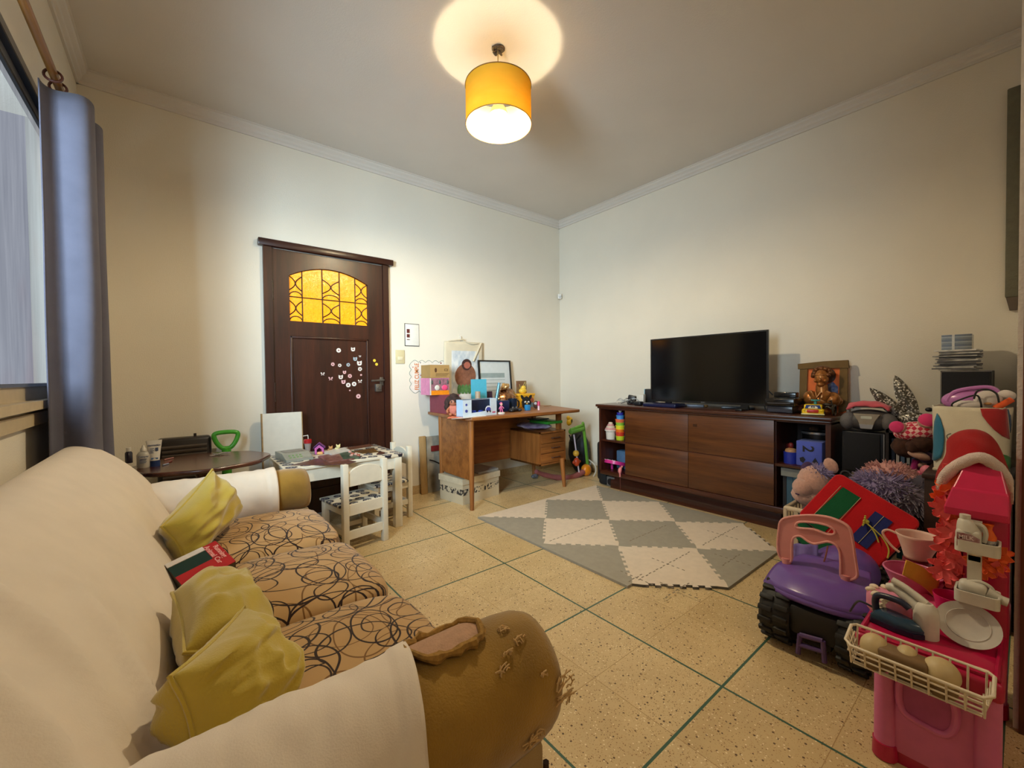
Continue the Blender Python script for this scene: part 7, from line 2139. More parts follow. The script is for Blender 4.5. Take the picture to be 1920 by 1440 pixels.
gb_ = MB(); gb_.prism([(Wd * .14, Ht * .0), (Wd * .36, Ht * .0), (Wd * .40, Ht * .82), (Wd * .17, Ht * .82)], .005, Mr4 @ Matrix.Translation((0, 0, -.001))); gb_.build('green_band', M_gf, rb, world=True, smooth=0)
bb_ = MB(); bb_.prism([(Wd * .60, Ht * .20), (Wd * .80, Ht * .20), (Wd * .80, Ht * .76), (Wd * .60, Ht * .76)], .007, Mr4 @ Matrix.Translation((0, 0, -.001))); bb_.build('blue_strap', M_bf, rb, world=True, smooth=0)
ls = MB()
def F(x, y, z): return Mr4 @ Vector((Wd * x, Ht * y, z))
ls.tube([F(.57, .58, .010), F(.64, .52, .018), F(.74, .50, .018), F(.84, .47, .012), F(.95, .38, .008), F(1.0, .26, .006)], .0028, n=6, smooth=5)
ls.tube([F(.66, .52, .016), F(.76, .46, .014), F(.84, .38, .010)], .0028, n=6, smooth=4)
for k in range(6): ls.tube([F(.60, .54, .010), F(.57 + .01 * k, .60 - .03 * k, .03)], .0035, n=6)
ls.ell(F(.61, .54, .014), (.012, .012, .010)); ls.build('yellow_lace', mat('lime_lace', (190, 180, 70), rough=.8), rb, world=True)
st2 = MB()
for (x, y0, y1) in ((.70, .20, .76),): st2.tube([F(x, y0, .008), F(x, y1, .008)], .0012, n=5)
for (x, y0, y1) in ((.145, .0, .82), (.395, .0, .82)): st2.tube([F(x - .012 * 0, y0, .0055), F(x, y1, .0055)], .0012, n=5)
st2.build('stitching', mat('pale_stitch', (180, 160, 120)), rb, world=True)
dn = Vector((-.10, .0, -.16))
fl2 = MB(); P0, P1 = F(-.02, .02, -.02), F(.74, .0, -.02)
P0b, P1b = P0 + Vector((-.08, -.02, -.09)), P1 + Vector((-.10, .0, -.10))
fl2.sheet(lambda u, v: P0.lerp(P1, u).lerp(P0b.lerp(P1b, u), v) + Vector((0, 0, -.01 * math.sin(PI * u))), 8, 6); fl2.build('green_flap', M_gf, rb, world=True, smooth=60, solid=.006)

# chest, bag of toys, tall speaker, discs
chd = T('dark_chest', 'dark wooden chest carrying the big cloth bag', 'chest', (-.74, -3.29, 0))
MB().span((-.95, -3.415, 0), (-.50, -3.165, .605), bev=.006).build('chest_body', wood('chest_wood', (36, 18, 12), (56, 30, 20), 'y', rough=.45), chd, world=True)
MB().span((-.96, -3.418, .585), (-.49, -3.158, .607), bev=.005).build('lid', wood('chest_wood', (36, 18, 12), (56, 30, 20), 'y'), chd, world=True)
M_bc = fabric('bag_cream', (216, 206, 182), var=.05)
XB = -.86
def Bp(px, py, x=XB): return at(px, py, 'x', x)
b00, b10, b11, b01 = Bp(1745, 872), Bp(1900, 885), Bp(1898, 765), Bp(1758, 762)
by0_, by1_ = -3.412, -3.170
bz0_, bz1_ = .608, b01.z
bg_ = T('cloth_bag', 'big cream cloth bag with blue, red and green shapes on the dark chest', 'bag', (-.76, -3.29, .608))
sb2 = MB(); sb2.sheet(lambda u, v: Vector((-.76 - .095 * math.cos(2 * PI * u) * (1 + .12 * math.sin(PI * v)) * (1 if True else 0), -3.291 + .118 * math.copysign(abs(math.sin(2 * PI * u)) ** .5, math.sin(2 * PI * u)) * (.94 + .06 * v), bz0_ + .0 + (bz1_ - bz0_) * v + .008 * noise.noise(Vector((u * 9, v * 3, 0))) * v)), 60, 16, closed_u=True)
sb2.build('bag_body', M_bc, bg_, world=True, smooth=80, solid=.006)
MB().span((-.84, -3.40, .608), (-.68, -3.18, .615)).build('bag_bottom', M_bc, bg_, world=True, smooth=0)
def bagface(px, py):
    p = Bp(px, py, -.86)
    u_ = max(-1, min(1, (p.y + 3.291) / .118))
    ang_ = math.asin(math.copysign(abs(u_) ** 2, u_))
    v_ = (p.z - bz0_) / (bz1_ - bz0_)
    x = -.76 - .095 * math.cos(ang_) * (1 + .12 * math.sin(PI * max(0, min(1, v_))))
    return at(px, py, 'x', x - .008)
def patch(name, pxs, m):
    mb = MB(); L_ = len(pxs)
    cx_ = sum(p[0] for p in pxs) / L_; cy_ = sum(p[1] for p in pxs) / L_
    rings = []
    for s_ in (1, .75, .5, .25): rings.append([mb.bm.verts.new(bagface(cx_ + (x - cx_) * s_, cy_ + (y - cy_) * s_)) for x, y in pxs])
    for A, B in zip(rings, rings[1:]):
        for k in range(L_): mb.bm.faces.new((A[k], A[(k + 1) % L_], B[(k + 1) % L_], B[k]))
    mb.bm.faces.new(rings[-1])
    mb.build(name, m, bg_, world=True, smooth=60, solid=.002)
patch('blue_shape', [(1757, 775), (1763, 785), (1769, 805), (1770, 825), (1768, 845), (1764, 858), (1752, 864), (1748, 862), (1750, 840), (1750, 815), (1752, 790)], fabric('teal_blue_print', (52, 116, 146)))
patch('red_shape', [(1838, 766), (1862, 766), (1888, 766), (1890, 790), (1893, 824), (1880, 818), (1864, 806), (1851, 792), (1842, 780)], fabric('brick_red_print', (160, 42, 44)))
patch('green_shape', [(1877, 851), (1888, 854), (1895, 858), (1896, 876), (1888, 884), (1880, 880)], fabric('leaf_green_cloth', (66, 124, 66)))
patch('blue_corner', [(1889, 767), (1896, 768), (1897, 800), (1894, 812), (1892, 790)], fabric('slate_blue_print', (60, 88, 126)))
hk1 = MB(); hk1.tube([bagface(1786, 822), bagface(1778, 822) + Vector((-.01, 0, .0)), bagface(1776, 816) + Vector((-.01, 0, 0)), bagface(1783, 813)], .0022, n=6, smooth=4)
hk1.build('hook', M_iron, bg_, world=True)
# in the bag
def Z1(px, py, x): return at(px, py, 'x', x)
ph = T('purple_handbag', 'shiny lilac toy handbag sticking out of the cloth bag', 'toy handbag', Z1(1825, 760, -.70) - Vector((0, 0, .05)))
MB().ell(Z1(1822, 752, -.68), (.04, .098, .052), u=30, v=18).build('handbag_body', mat('lilac_vinyl', (190, 120, 186), rough=.25), ph, world=True)
MB().tube([Z1(1776, 752, -.70), Z1(1790, 735, -.70), Z1(1830, 727, -.70), Z1(1862, 728, -.70), Z1(1878, 745, -.70)], .009, n=9, smooth=5).build('strap', mat('lilac_vinyl', (190, 120, 186)), ph, world=True)
wpz = T('white_plush', 'white plush head in the top of the cloth bag', 'plush toy', Z1(1845, 765, -.78) - Vector((0, 0, .04)))
wm_ = MB(); wm_.ell(Z1(1852, 750, -.77), (.03, .042, .040)); wm_.ell(Z1(1820, 760, -.775), (.03, .06, .022)); wm_.ell(Z1(1886, 742, -.72), (.03, .028, .024)); wm_.jitter(.003, 60); wm_.build('plush_head', fabric('white_fleece', (216, 204, 196)), wpz, world=True)
wm_ = MB(); wm_.ell(Z1(1852, 757, -.80), (.008, .012, .006)); wm_.build('snout', mat('tan_felt', (180, 130, 80), rough=.9), wpz, world=True)
hbn = MB(); hbn.tube([Z1(1786, 764, -.81), Z1(1788, 755, -.81), Z1(1828, 741, -.81), Z1(1838, 752, -.815), Z1(1840, 765, -.81)], .0035, n=7, smooth=4)
tag(hbn.build('black_headband', M_blackseal), 'black angular headband wire over the bag rim', 'headband')
hbn = MB(); hbn.tube([Z1(1826, 748, -.82), Z1(1832, 734, -.82), Z1(1850, 730, -.82), Z1(1868, 738, -.82), Z1(1873, 755, -.82)], .0035, n=7, smooth=5)
tag(hbn.build('black_headband', M_blackseal), 'round black headband arched around the white plush head', 'headband')
og = MB(); og.cyl(Z1(1866, 766, -.80), Z1(1897, 749, -.78), .012, n=12)
tag(og.build('orange_tube', mat('bright_orange', (232, 90, 30), rough=.4)), 'orange tube lying in the top of the cloth bag', 'tube')
SX = -.30
s2 = T('tall_speaker', 'tall black floor speaker behind the cloth bag with discs on top', 'speaker', (-.16, -3.245, 0))
sy1, sy0 = at(1763, 700, 'x', SX).y, at(1860, 700, 'x', SX).y
SZ = at(1800, 695, 'x', SX).z
MB().span((SX + .004, sy0, 0), (-.02, sy1, SZ), bev=.004).build('speaker_box', M_blkbox, s2, world=True)
MB().span((SX - .008, sy0 + .008, .2), (SX + .006, sy1 - .008, SZ - .008), bev=.003).build('grille', M_grille, s2, world=True)
ed_ = MB(); ed_.span((SX - .004, sy1 - .006, 0), (SX + .004, sy1 - .001, SZ)); ed_.span((SX - .004, sy0, SZ - .006), (SX + .004, sy1, SZ - .001)); ed_.build('edge_trim', mat('grey_edge_trim', (110, 106, 104), rough=.4), s2, world=True, smooth=0)
z = SZ + .0005
rr = random.Random(9)
cyc = (at(1752, 670, 'x', -.24).y + at(1836, 670, 'x', -.24).y) / 2
cols = ((150, 148, 144), (84, 82, 84), (186, 184, 178), (110, 110, 112), (60, 60, 66))
for k in range(15):
    h = .0072
    mb = MB().box((-.20 + rr.uniform(-.008, .008), cyc + rr.uniform(-.014, .014), z + h / 2), (.125, .150 + rr.uniform(-.01, .02), h * .92), rz=rr.uniform(-.16, .16))
    col = cols[k % 5] if k != 14 else (214, 210, 204)
    lab = 'white disc sleeve on top of the loose pile on the tall speaker' if k == 14 else 'disc sleeve in the loose pile on the tall speaker'
    tag(mb.build('disc_sleeve', mat('sleeve_%d' % (k % 5 if k != 14 else 9), col, rough=.4, var=.25, scale=40), smooth=0), lab, 'disc', None if k == 14 else 'disc sleeves on the tall speaker')
    z += h + .0003
cy2 = (at(1766, 640, 'x', -.24).y + at(1823, 640, 'x', -.24).y) / 2
cwid = abs(at(1766, 640, 'x', -.24).y - at(1823, 640, 'x', -.24).y)
ztop = at(1795, 627, 'x', -.26).z
n_ = 9; h = (ztop - z) / n_
for k in range(n_):
    mb = MB(); mb.box((-.20, cy2, z + h / 2), (.12, cwid, h * .90))
    mb.box((-.2605, cy2 + cwid * .10, z + h / 2), (.002, .010, h * .90), m=1)
    tag(mb.build('disc_case', (mat('smoky_case_%d' % (k % 3), ((112, 112, 104), (140, 140, 132), (92, 92, 90))[k % 3], rough=.15, var=.15, scale=30), mat('case_glint', (206, 204, 196), rough=.2)), smooth=0), 'clear disc case in the neat stack on top of the tall speaker', 'disc', 'disc cases on the tall speaker')
    z += h
# ================================================================== ride-on car
M_pur = mat('purple_plastic_car', (108, 78, 158), rough=.28, var=.05)
M_pnk = mat('dusty_pink_plastic_car', (214, 142, 138), rough=.35, var=.04)
M_tyre = mat('car_tyre_black', (26, 24, 22), rough=.6, var=.15)
M_blkp = mat('car_black_plastic', (24, 21, 19), rough=.6, var=.2, scale=10)
car = T('ride_on_car', 'purple ride-on toy car with a pink backrest and chunky black wheels', 'ride-on toy', (-1.45, -2.95, 0))
def wheel(x, y, r, w, name='wheel'):
    mb = MB()
    n = 36
    prof = [(-w / 2, r * .55), (-w / 2, r * .86), (-w / 2 + .012, r * .95), (-w * .2, r), (w * .2, r), (w / 2 - .012, r * .95), (w / 2, r * .86), (w / 2, r * .55)]
    rings = []
    for yy, rad in prof:
        rings.append([mb.bm.verts.new((x + rad * math.cos(2 * PI * k / n), y + yy, r + rad * math.sin(2 * PI * k / n))) for k in range(n)])
    for A, B in zip(rings, rings[1:]):
        for k in range(n): mb.bm.faces.new((A[k], A[(k + 1) % n], B[(k + 1) % n], B[k]))
    mb.bm.faces.new(rings[0]); mb.bm.faces.new(rings[-1])
    o = mb.build(name, M_tyre, car, world=True, smooth=40)
    td = MB()
    for k in range(16):
        a = 2 * PI * k / 16
        for s_ in (-1, 1):
            c = Vector((x + (r + .001) * math.cos(a + s_ * .09), y + s_ * w * .25, r + (r + .001) * math.sin(a + s_ * .09)))
            td.box(c, (.020, w * .46, .014), rot=(0, -a + PI / 2, 0), bev=.004)
    td.build('tread', M_tyre, o, world=True, smooth=30)
wheel(-1.635, -2.838, .108, .105); wheel(-1.635, -3.075, .108, .085)
wheel(-1.16, -2.83, .095, .08); wheel(-1.16, -3.08, .095, .08)
MB().span((-1.725, -3.045, .075), (-1.20, -2.885, .185), bev=.02).build('chassis', M_blkp, car, world=True)
MB().span((-1.715, -3.02, .05), (-1.60, -2.91, .13), bev=.015).build('rear_panel', M_blkp, car, world=True)
hb3 = MB(); hb3.ell((-1.28, -2.955, .20), (.20, .12, .09), u=30, v=16); hb3.build('bonnet', M_pur, car, world=True)
# seat: broad dished plate, rear lip towards the camera
def seatf(u, v):
    x = -1.715 + .31 * v
    half = (.172 - .06 * v) * (1 - .0 * v)
    y = -2.955 + (2 * u - 1) * half * (1 - .35 * max(0, 1 - v / .25) ** 2 * 0)
    e = abs(2 * u - 1)
    x += .075 * e ** 2.5 * (1 - v)
    z = .262 - .010 * e ** 2 - .050 * max(0, 1 - v / .34) ** 1.6 + .008 * v
    return Vector((x, y, z))
seat = MB().sheet(seatf, 28, 18)
seat.build('seat', M_pur, car, world=True, smooth=80, solid=.020)
lp2 = MB()
lp2.tube([seatf(u / 24, 0) + Vector((.004, 0, -.004)) for u in range(25)], .014, n=10); lp2.build('seat_lip', M_pur, car, world=True)
se_ = MB(); se_.ell((-1.60, -2.955, .262), (.035, .038, .006)); se_.build('seat_bump', M_pur, car, world=True)
# backrest with hand slot, drawn in its own plane
XBK = -1.555
def K(px, py): 
    p = at(px, py, 'x', XBK); return (-(p.y), p.z)
outer_px = [(1459, 1032), (1461, 990), (1466, 975), (1480, 969), (1505, 966), (1530, 966), (1555, 970), (1580, 980), (1594, 992), (1599, 1010), (1604, 1045), (1608, 1072), (1606, 1082), (1594, 1087), (1583, 1082), (1577, 1078), (1577, 1050), (1574, 1030), (1566, 1020), (1553, 1015), (1540, 1017), (1527, 1019), (1515, 1014), (1502, 1005), (1491, 1006), (1486, 1014), (1485, 1035), (1484, 1052), (1470, 1052)]
hole_px = [(1493, 983), (1500, 978), (1525, 979), (1550, 984), (1564, 992), (1566, 999), (1560, 1002), (1547, 1000), (1525, 992), (1500, 990), (1493, 987)]
from mathutils.geometry import tessellate_polygon
def holed(outer, hole, th, M, mb):
    P = [Vector((*p, 0)) for p in outer]; Hh = [Vector((*p, 0)) for p in hole]
    tris = tessellate_polygon([P, Hh])
    allp = P + Hh
    for z, fl in ((0, True), (th, False)):
        vv = [mb.bm.verts.new(M @ (p + Vector((0, 0, z)))) for p in allp]
        for t in tris:
            try: mb.bm.faces.new([vv[i] for i in t])
            except ValueError: pass
    for L_ in (P, Hh):
        n = len(L_)
        for k in range(n):
            a, b = L_[k], L_[(k + 1) % n]
            mb.bm.faces.new([mb.bm.verts.new(M @ (p + Vector((0, 0, z)))) for p, z in ((a, 0), (b, 0), (b, th), (a, th))])
    bmesh.ops.remove_doubles(mb.bm, verts=mb.bm.verts, dist=1e-5)
Mk = Matrix(((0, 0, -1, XBK + .016), (-1, 0, 0, 0), (0, 1, 0, 0), (0, 0, 0, 1)))
def smooth_poly(P, k=3): return [tuple(v)[:2] for v in spline([Vector((*p, 0)) for p in P], k, True)]
op = [K(*p) for p in outer_px]; hp_ = [K(*p) for p in hole_px]
mb = MB(); holed(smooth_poly(op), smooth_poly(hp_), .020, Mk, mb); mb.build('backrest', M_pnk, car, world=True, smooth=35)
rimm = MB()
for P in (op, hp_): rimm.tube([Mk @ Vector((x, y, .021)) for x, y in smooth_poly(P)], .0045, n=8, closed=True)
rimm.build('backrest_rim', mat('pale_pink_rim', (226, 160, 152), rough=.35), car, world=True)
for a, b in (((1474, 1046), (1477, 1076)), ((1586, 1078), (1586, 1112))):
    MB().cyl(at(*a, 'x', XBK), at(*b, 'x', XBK), .0155, .018, n=18).build('backrest_post', M_pnk, car, world=True)
# small purple tow step behind
tw = MB(); cx3 = -1.735
tA = at(1497, 1195, 'x', cx3); tB = at(1548, 1205, 'x', cx3)
pg = [K2 for K2 in ((0, 0),)]
def V3(px, py): return at(px, py, 'x', cx3)
for a, b in (((1500, 1190), (1496, 1225)), ((1543, 1202), (1546, 1242)), ((1500, 1190), (1543, 1202)), ((1499, 1208), (1544, 1222))):
    tw.tube([V3(*a), V3(*b)], .0085, n=8)
tw.build('tow_step', mat('dark_purple_plastic', (84, 60, 110), rough=.4), car, world=True)
br2 = T('bead_string', 'red and yellow beads on a string lying on the ride-on car', 'toy', at(1528, 1080, 'x', -1.44))
bdm = MB()
for k, q in enumerate(((1524, 1071), (1529, 1076), (1536, 1078), (1530, 1070))): bdm.ell(at(*q, 'x', -1.46), .012)
bdm.build('bead', mat('red_yellow_beads', (190, 40, 30), rough=.35, col2=(226, 180, 60), scale=60), br2, world=True)
bdm = MB(); bdm.tube([at(1535, 1076, 'x', -1.46), at(1546, 1050, 'x', -1.45), at(1552, 1024, 'x', -1.40)], .003, n=6, smooth=4); bdm.build('string', mat('red_string', (120, 60, 50)), br2, world=True)
lpl = MB(); lpl.sheet(lambda u, v: at(1488 + 44 * u, 1020 + 50 * v, 'x', -1.36 - .06 * v) + Vector((.010 * math.sin(9 * u), 0, 0)), 14, 8)
tag(lpl.build('lilac_cloth', fabric('lilac_cloth', (120, 104, 170)), solid=.008, smooth=70), 'lilac cloth heaped in front of the pink backrest', 'cloth')

# ================================================================== toy kitchen
M_kp = mat('kitchen_pink', (206, 104, 150), rough=.4, var=.05); M_km = mat('kitchen_magenta', (178, 18, 66), rough=.3, var=.06); M_kwht = mat('kitchen_white', (206, 200, 186), rough=.4)
KX0, KX1, KY0, KY1, KT = -2.03, -1.55, -3.415, -3.195, .345
kit = T('toy_kitchen', 'pink toy kitchen with a magenta worktop and hood in the right foreground', 'toy kitchen', (-1.8, -3.3, 0))
MB().span((KX0 + .012, KY0 + .01, .03), (KX1, KY1 - .006, KT - .05), bev=.012).build('kitchen_body', M_kp, kit, world=True)
for x in (KX0 + .02, KX1 - .02):
    for y in (KY1 - .014, KY0 + .022):
        MB().cyl((x, y, .045), (x, y, KT - .055), .0235, n=20).build('corner_post', M_kp, kit, world=True)
        MB().lathe([(.024, 0), (.0275, .004), (.0265, .046), (.0, .048)], (x, y, 0), n=20).build('foot', M_km, kit, world=True)
# raised frame of the sunk side panel
sxp = KX0 + .010
def S(px, py): p = at(px, py, 'x', sxp); return p
prs = [(1688, 1275), (1700, 1270), (1730, 1277), (1765, 1293), (1785, 1310), (1793, 1333), (1791, 1360), (1780, 1374), (1765, 1374), (1740, 1362), (1710, 1345), (1693, 1330), (1686, 1305)]
fr2 = MB(); fr2.tube([S(*q) + Vector((-.004, 0, 0)) for q in prs], .0085, n=9, closed=True, smooth=4); fr2.build('panel_frame', M_kp, kit, world=True)
sp3 = MB(); vs_ = [sp3.bm.verts.new(S(*q) + Vector((-.0045, 0, 0))) for q in prs]; sp3.bm.faces.new(vs_); sp3.build('sunk_panel', mat('kitchen_pink_deep', (170, 70, 122), rough=.45), kit, world=True, smooth=0)
MB().span((KX0 + .02, KY0 + .01, 0.0), (KX1, KY1 - .03, .034)).build('plinth', M_km, kit, world=True, smooth=0)
CX0, CX1, CY0, CY1 = -2.066, -1.50, -3.42, -3.152
cn = MB(); cn.span((CX0, CY0, KT - .052), (CX1, CY1, KT - .003), bev=.012, seg=3); cn.build('worktop', M_km, kit, world=True)
cn = MB(); cn.tube([(CX0 + .012, CY0 + .012, KT - .002), (CX0 + .012, CY1 - .012, KT - .002), (CX1 - .012, CY1 - .012, KT - .002), (CX1 - .012, CY0 + .012, KT - .002)], .006, n=8, closed=True); cn.build('worktop_rim', M_km, kit, world=True)
dr_ = MB(); dr_.span((-1.95, KY1 - .004, .07), (-1.65, KY1 + .006, .27), bev=.005); dr_.build('oven_door', mat('pale_white_door', (206, 200, 196), rough=.4), kit, world=True)
# back tower and hood
MB().span((-1.80, -3.419, KT - .01), (-1.60, -3.335, .68), bev=.008).build('back_tower', M_km, kit, world=True)
hdz = [(.665, -1.87, -1.55, -3.421, -3.305), (.685, -1.872, -1.55, -3.421, -3.305), (.735, -1.855, -1.56, -3.419, -3.318), (.738, -1.850, -1.56, -3.417, -3.320), (.795, -1.815, -1.60, -3.405, -3.338), (.808, -1.800, -1.61, -3.398, -3.345), (.812, -1.79, -1.62, -3.395, -3.350)]
hm = MB(); rings = []
for z, x0, x1, y0, y1 in hdz: rings.append([hm.bm.verts.new(v) for v in ((x0, y0, z), (x1, y0, z), (x1, y1, z), (x0, y1, z))])
for A, B in zip(rings, rings[1:]):
    for k in range(4): hm.bm.faces.new((A[k], A[(k + 1) % 4], B[(k + 1) % 4], B[k]))
hm.bm.faces.new(rings[0]); hm.bm.faces.new(rings[-1]); hm.build('hood', mat('hood_magenta', (206, 36, 84), rough=.3, var=.04), kit, world=True, smooth=0, bevel=.004)
# white trays on a post
ty0, ty1 = -3.406, -3.329
for zt in (.582, .448):
    tr2 = MB()
    cxm = -1.875
    Mt2 = Matrix(((1, 0, 0, cxm), (0, 1, 0, (ty0 + ty1) / 2), (0, 0, 1, zt), (0, 0, 0, 1)))
    tr2.ring(rpoly(.07, .080, .012), rpoly(.062, .072, .010), .030, Mt2); tr2.prism(rpoly(.066, .076, .012), .006, Mt2)
    tr2.build('tray', M_kwht, kit, world=True, smooth=30)
ps = MB(); ps.box((-1.868, -3.362, .50), (.014, .026, .32)); ps.box((-1.84, -3.362, .56), (.07, .022, .014)); ps.box((-1.84, -3.362, .43), (.07, .022, .014)); ps.build('tray_post', M_kwht, kit, world=True, smooth=0)
# tap
fc_ = Vector((-1.945, -3.280, KT - .004))
fm = MB(); fm.lathe([(0, 0), (.026, 0), (.026, .060), (.0235, .078), (.014, .090), (0, .092)], fc_, n=24)
fm.tube([fc_ + Vector((0, .004, .062)), fc_ + Vector((.010, .035, .084)), fc_ + Vector((.02, .064, .098)), fc_ + Vector((.024, .080, .094))], [.016, .014, .013, .012], n=12, smooth=5)
fm.tube([fc_ + Vector((0, 0, .088)), fc_ + Vector((.008, .04, .112)), fc_ + Vector((.014, .07, .122))], [.010, .009, .009], n=10, smooth=4)
fm.build('tap', M_kwht, kit, world=True)

# wire basket hung on the near end
wbk = T('wire_basket', 'cream wire basket hung on the near side of the toy kitchen', 'wire basket', (-2.12, -3.27, .28))
M_wire = mat('cream_wire', (222, 206, 180), rough=.4)
xa, xb = -2.068, -2.155
yA, yB = -3.150, -3.405
zt, zb = .345, .295
def WP(x, y, z): return Vector((x, y, z))
wm2 = MB()
top = [WP(xa - .004, yA, zt + .022), WP(xb, yA - .0, zt), WP(xb, yB, zt), WP(xa - .004, yB, zt + .022)]
wm2.tube([WP(xa - .006, (yA + yB) / 2, zt + .022), WP(xa - .006, yA - .01, zt + .022), WP(xa - .015, yA, zt + .02), WP(xb + .015, yA, zt + .004), WP(xb, yA - .014, zt), WP(xb, yB + .014, zt), WP(xb + .015, yB, zt + .004), WP(xa - .015, yB, zt + .02), WP(xa - .006, yB + .01, zt + .022)], .0038, n=8, closed=True)
wm2.build('rim', M_wire, wbk, world=True)
wv = MB()
for zz, ins in ((zt - .016, .006), (zt - .032, .010), (zb, .016)):
    wv.tube([WP(xa - .008, yA - ins, zz + .018), WP(xb + ins, yA - ins, zz), WP(xb + ins, yB + ins, zz), WP(xa - .008, yB + ins, zz + .018)], .0022, n=6)
for k in range(9):
    y = yA - .012 + (yB - yA + .024) * k / 8
    wv.tube([WP(xb, y, zt), WP(xb + .014, y, zb), WP(xa - .012, y, zb + .016), WP(xa - .008, y, zt + .022)], .0022, n=6)
for k in range(4):
    x = xb + .018 + (xa - xb - .03) * k / 3
    for yy in (yA, yB): wv.tube([WP(x, yy, zt + .008), WP(x, yy + (.014 if yy == yB else -.014), zb + .004)], .0022, n=6)
    wv.tube([WP(x, yA - .014, zb + .004), WP(x, yB + .014, zb + .004)], .0022, n=6)
wv.build('wires', M_wire, wbk, world=True)
# toy telephone handset-like cream and brown thing in the basket
tp2 = T('cream_brown_toy', 'cream and brown toy with rounded ends lying in the wire basket', 'toy', (-2.112, -3.26, .30))
M_ct = mat('cream_toy', (196, 172, 124), rough=.5); M_bt = mat('brown_toy_plastic', (120, 92, 58), rough=.5)
yc3, zc3 = -3.258, .338
def TY(px): return at(px, 1215, 'x', -2.112).y
MB().box((-2.119, (TY(1648) + TY(1745)) / 2, zc3 - .002), (.052, abs(TY(1745) - TY(1648)), .052), bev=.010, seg=3).build('brown_middle', M_bt, tp2, world=True)
for px, w_ in ((1640, .030), (1765, .034)):
    MB().ell((-2.112, TY(px), zc3 + .004), (.034, w_, .034), u=24, v=16).build('rounded_end', M_ct, tp2, world=True)
    MB().lathe([(.030, 0), (.032, .02), (.030, .036)], (-2.112, TY(px), zc3 - .040), n=22, sy=.95).build('end_skirt', M_bt, tp2, world=True)
MB().ell((-2.105, TY(1700), zc3 + .018), (.026, .020, .016)).build('bump', M_ct, tp2, world=True)
sl = MB()
for px in (1668, 1725): sl.box((-2.1385, TY(px), zc3 + .006), (.002, .014, .006))
sl.build('slot', M_ct, tp2, world=True, smooth=0)
MB().box((-2.112, TY(1720), zc3 - .036), (.045, .10, .022), bev=.006).build('base', M_bt, tp2, world=True)

# ------------------------------------------------------------------ on the worktop
def W(px, py, z=KT): return at(px, py, 'z', z)
ck = T('toy_cake', 'pink toy cake with cream swirls at the far corner of the worktop', 'toy cake', (-1.905, -3.185, KT))
c_ = Vector((-1.89, -3.196, KT))
MB().lathe([(0, 0), (.042, 0), (.050, .012), (.050, .048), (.044, .058), (0, .060)], c_, n=28).build('cake_body', mat('cake_pink_rubber', (214, 130, 158), rough=.45), ck, world=True)
for k in range(9):
    a = PI * .35 + k * 2 * PI / 9
    MB().ell(c_ + Vector((.040 * math.cos(a), .040 * math.sin(a), .060)), (.013, .009, .008), rot=(.3, .2, a), u=12, v=8).build('cream_swirl', mat('cream_icing', (226, 206, 180), rough=.5), ck, world=True)
for k in range(3):
    MB().tube([c_ + Vector((-.044 + .006 * k, .028 - .006 * k, .022 + .014 * k)), c_ + Vector((-.052, .0, .03 + .012 * k))], .007, n=8).build('cream_swirl', mat('cream_icing', (226, 206, 180)), ck, world=True)
ir = T('toy_iron', 'navy and teal toy iron with a cord on the worktop', 'toy iron', (-1.97, -3.22, KT))
iM = frame((-1.965, -3.222, KT), (-.25, -1, 0), (1, -.25, 0))
def sole(s): return [(.062 * s, 0), (.045 * s, .018 * s), (.01 * s, .027 * s), (-.045 * s, .027 * s), (-.05 * s, .02 * s), (-.05 * s, -.02 * s), (-.045 * s, -.027 * s), (.01 * s, -.027 * s), (.045 * s, -.018 * s)]
if iM.to_3x3().determinant() < 0 or (iM.to_3x3() @ Vector((0, 0, 1))).z < 0: iM = frame((-1.965, -3.222, KT), (-.25, -1, 0), (1, -.25, 0)) @ Matrix.Rotation(PI, 4, 'X')
MB().prism(sole(1), .012, iM).build('soleplate', mat('iron_navy', (24, 30, 54), rough=.35), ir, world=True, smooth=0)
tb2 = MB(); rings = []
for z, s_ in ((.012, .95), (.020, .98), (.030, .85), (.038, .62)): rings.append([tb2.bm.verts.new(iM @ Vector((x, y, z))) for x, y in sole(s_)])
for A, B in zip(rings, rings[1:]):
    for k in range(len(A)): tb2.bm.faces.new((A[k], A[(k + 1) % len(A)], B[(k + 1) % len(A)], B[k]))
tb2.bm.faces.new(rings[-1]); tb2.bm.faces.new(rings[0]); tb2.build('iron_body', mat('iron_teal', (34, 62, 84), rough=.25), ir, world=True, smooth=40)
MB().tube([iM @ Vector(v) for v in ((-.042, 0, .018), (-.046, 0, .055), (-.034, 0, .074), (.010, 0, .078), (.030, 0, .068))], .0085, n=10, smooth=5).build('handle', mat('iron_navy', (24, 30, 54)), ir, world=True)
MB().tube([iM @ Vector(v) for v in ((-.046, 0, .03), (-.08, .0, .034), (-.10, .012, .016), (-.118, .02, -.02))], .003, n=7, smooth=5).build('cord', mat('iron_navy', (24, 30, 54)), ir, world=True)
# bowl, jug, cup, saucer, yellow strip, hot pink cup
bwc = Vector((-1.685, -3.222, KT))
bw2 = T('pink_bowl', 'pink toy bowl in the middle of the worktop', 'bowl', bwc)
MB().lathe([(0, 0), (.040, 0), (.046, .008), (.062, .050), (.072, .072), (.070, .074), (.060, .052), (.042, .010), (0, .008)], n=36, cap=False).build('bowl_body', mat('bowl_pink', (208, 110, 150), rough=.35), bw2)
MB().tube([(.0705 * math.cos(t), .0705 * math.sin(t), .073) for t in [2 * PI * k / 36 for k in range(36)]], .003, n=7, closed=True).build('rim', mat('bowl_pink', (208, 110, 150)), bw2)
stp = Vector((-1.55, -3.215, KT))
bxu = T('upturned_tub', 'dark red toy tub behind the pink bowl', 'tub', stp)
MB().lathe([(0, 0), (.042, 0), (.036, .070), (0, .072)], n=24).build('tub_body', mat('dark_red_plastic', (120, 26, 40), rough=.4), bxu)
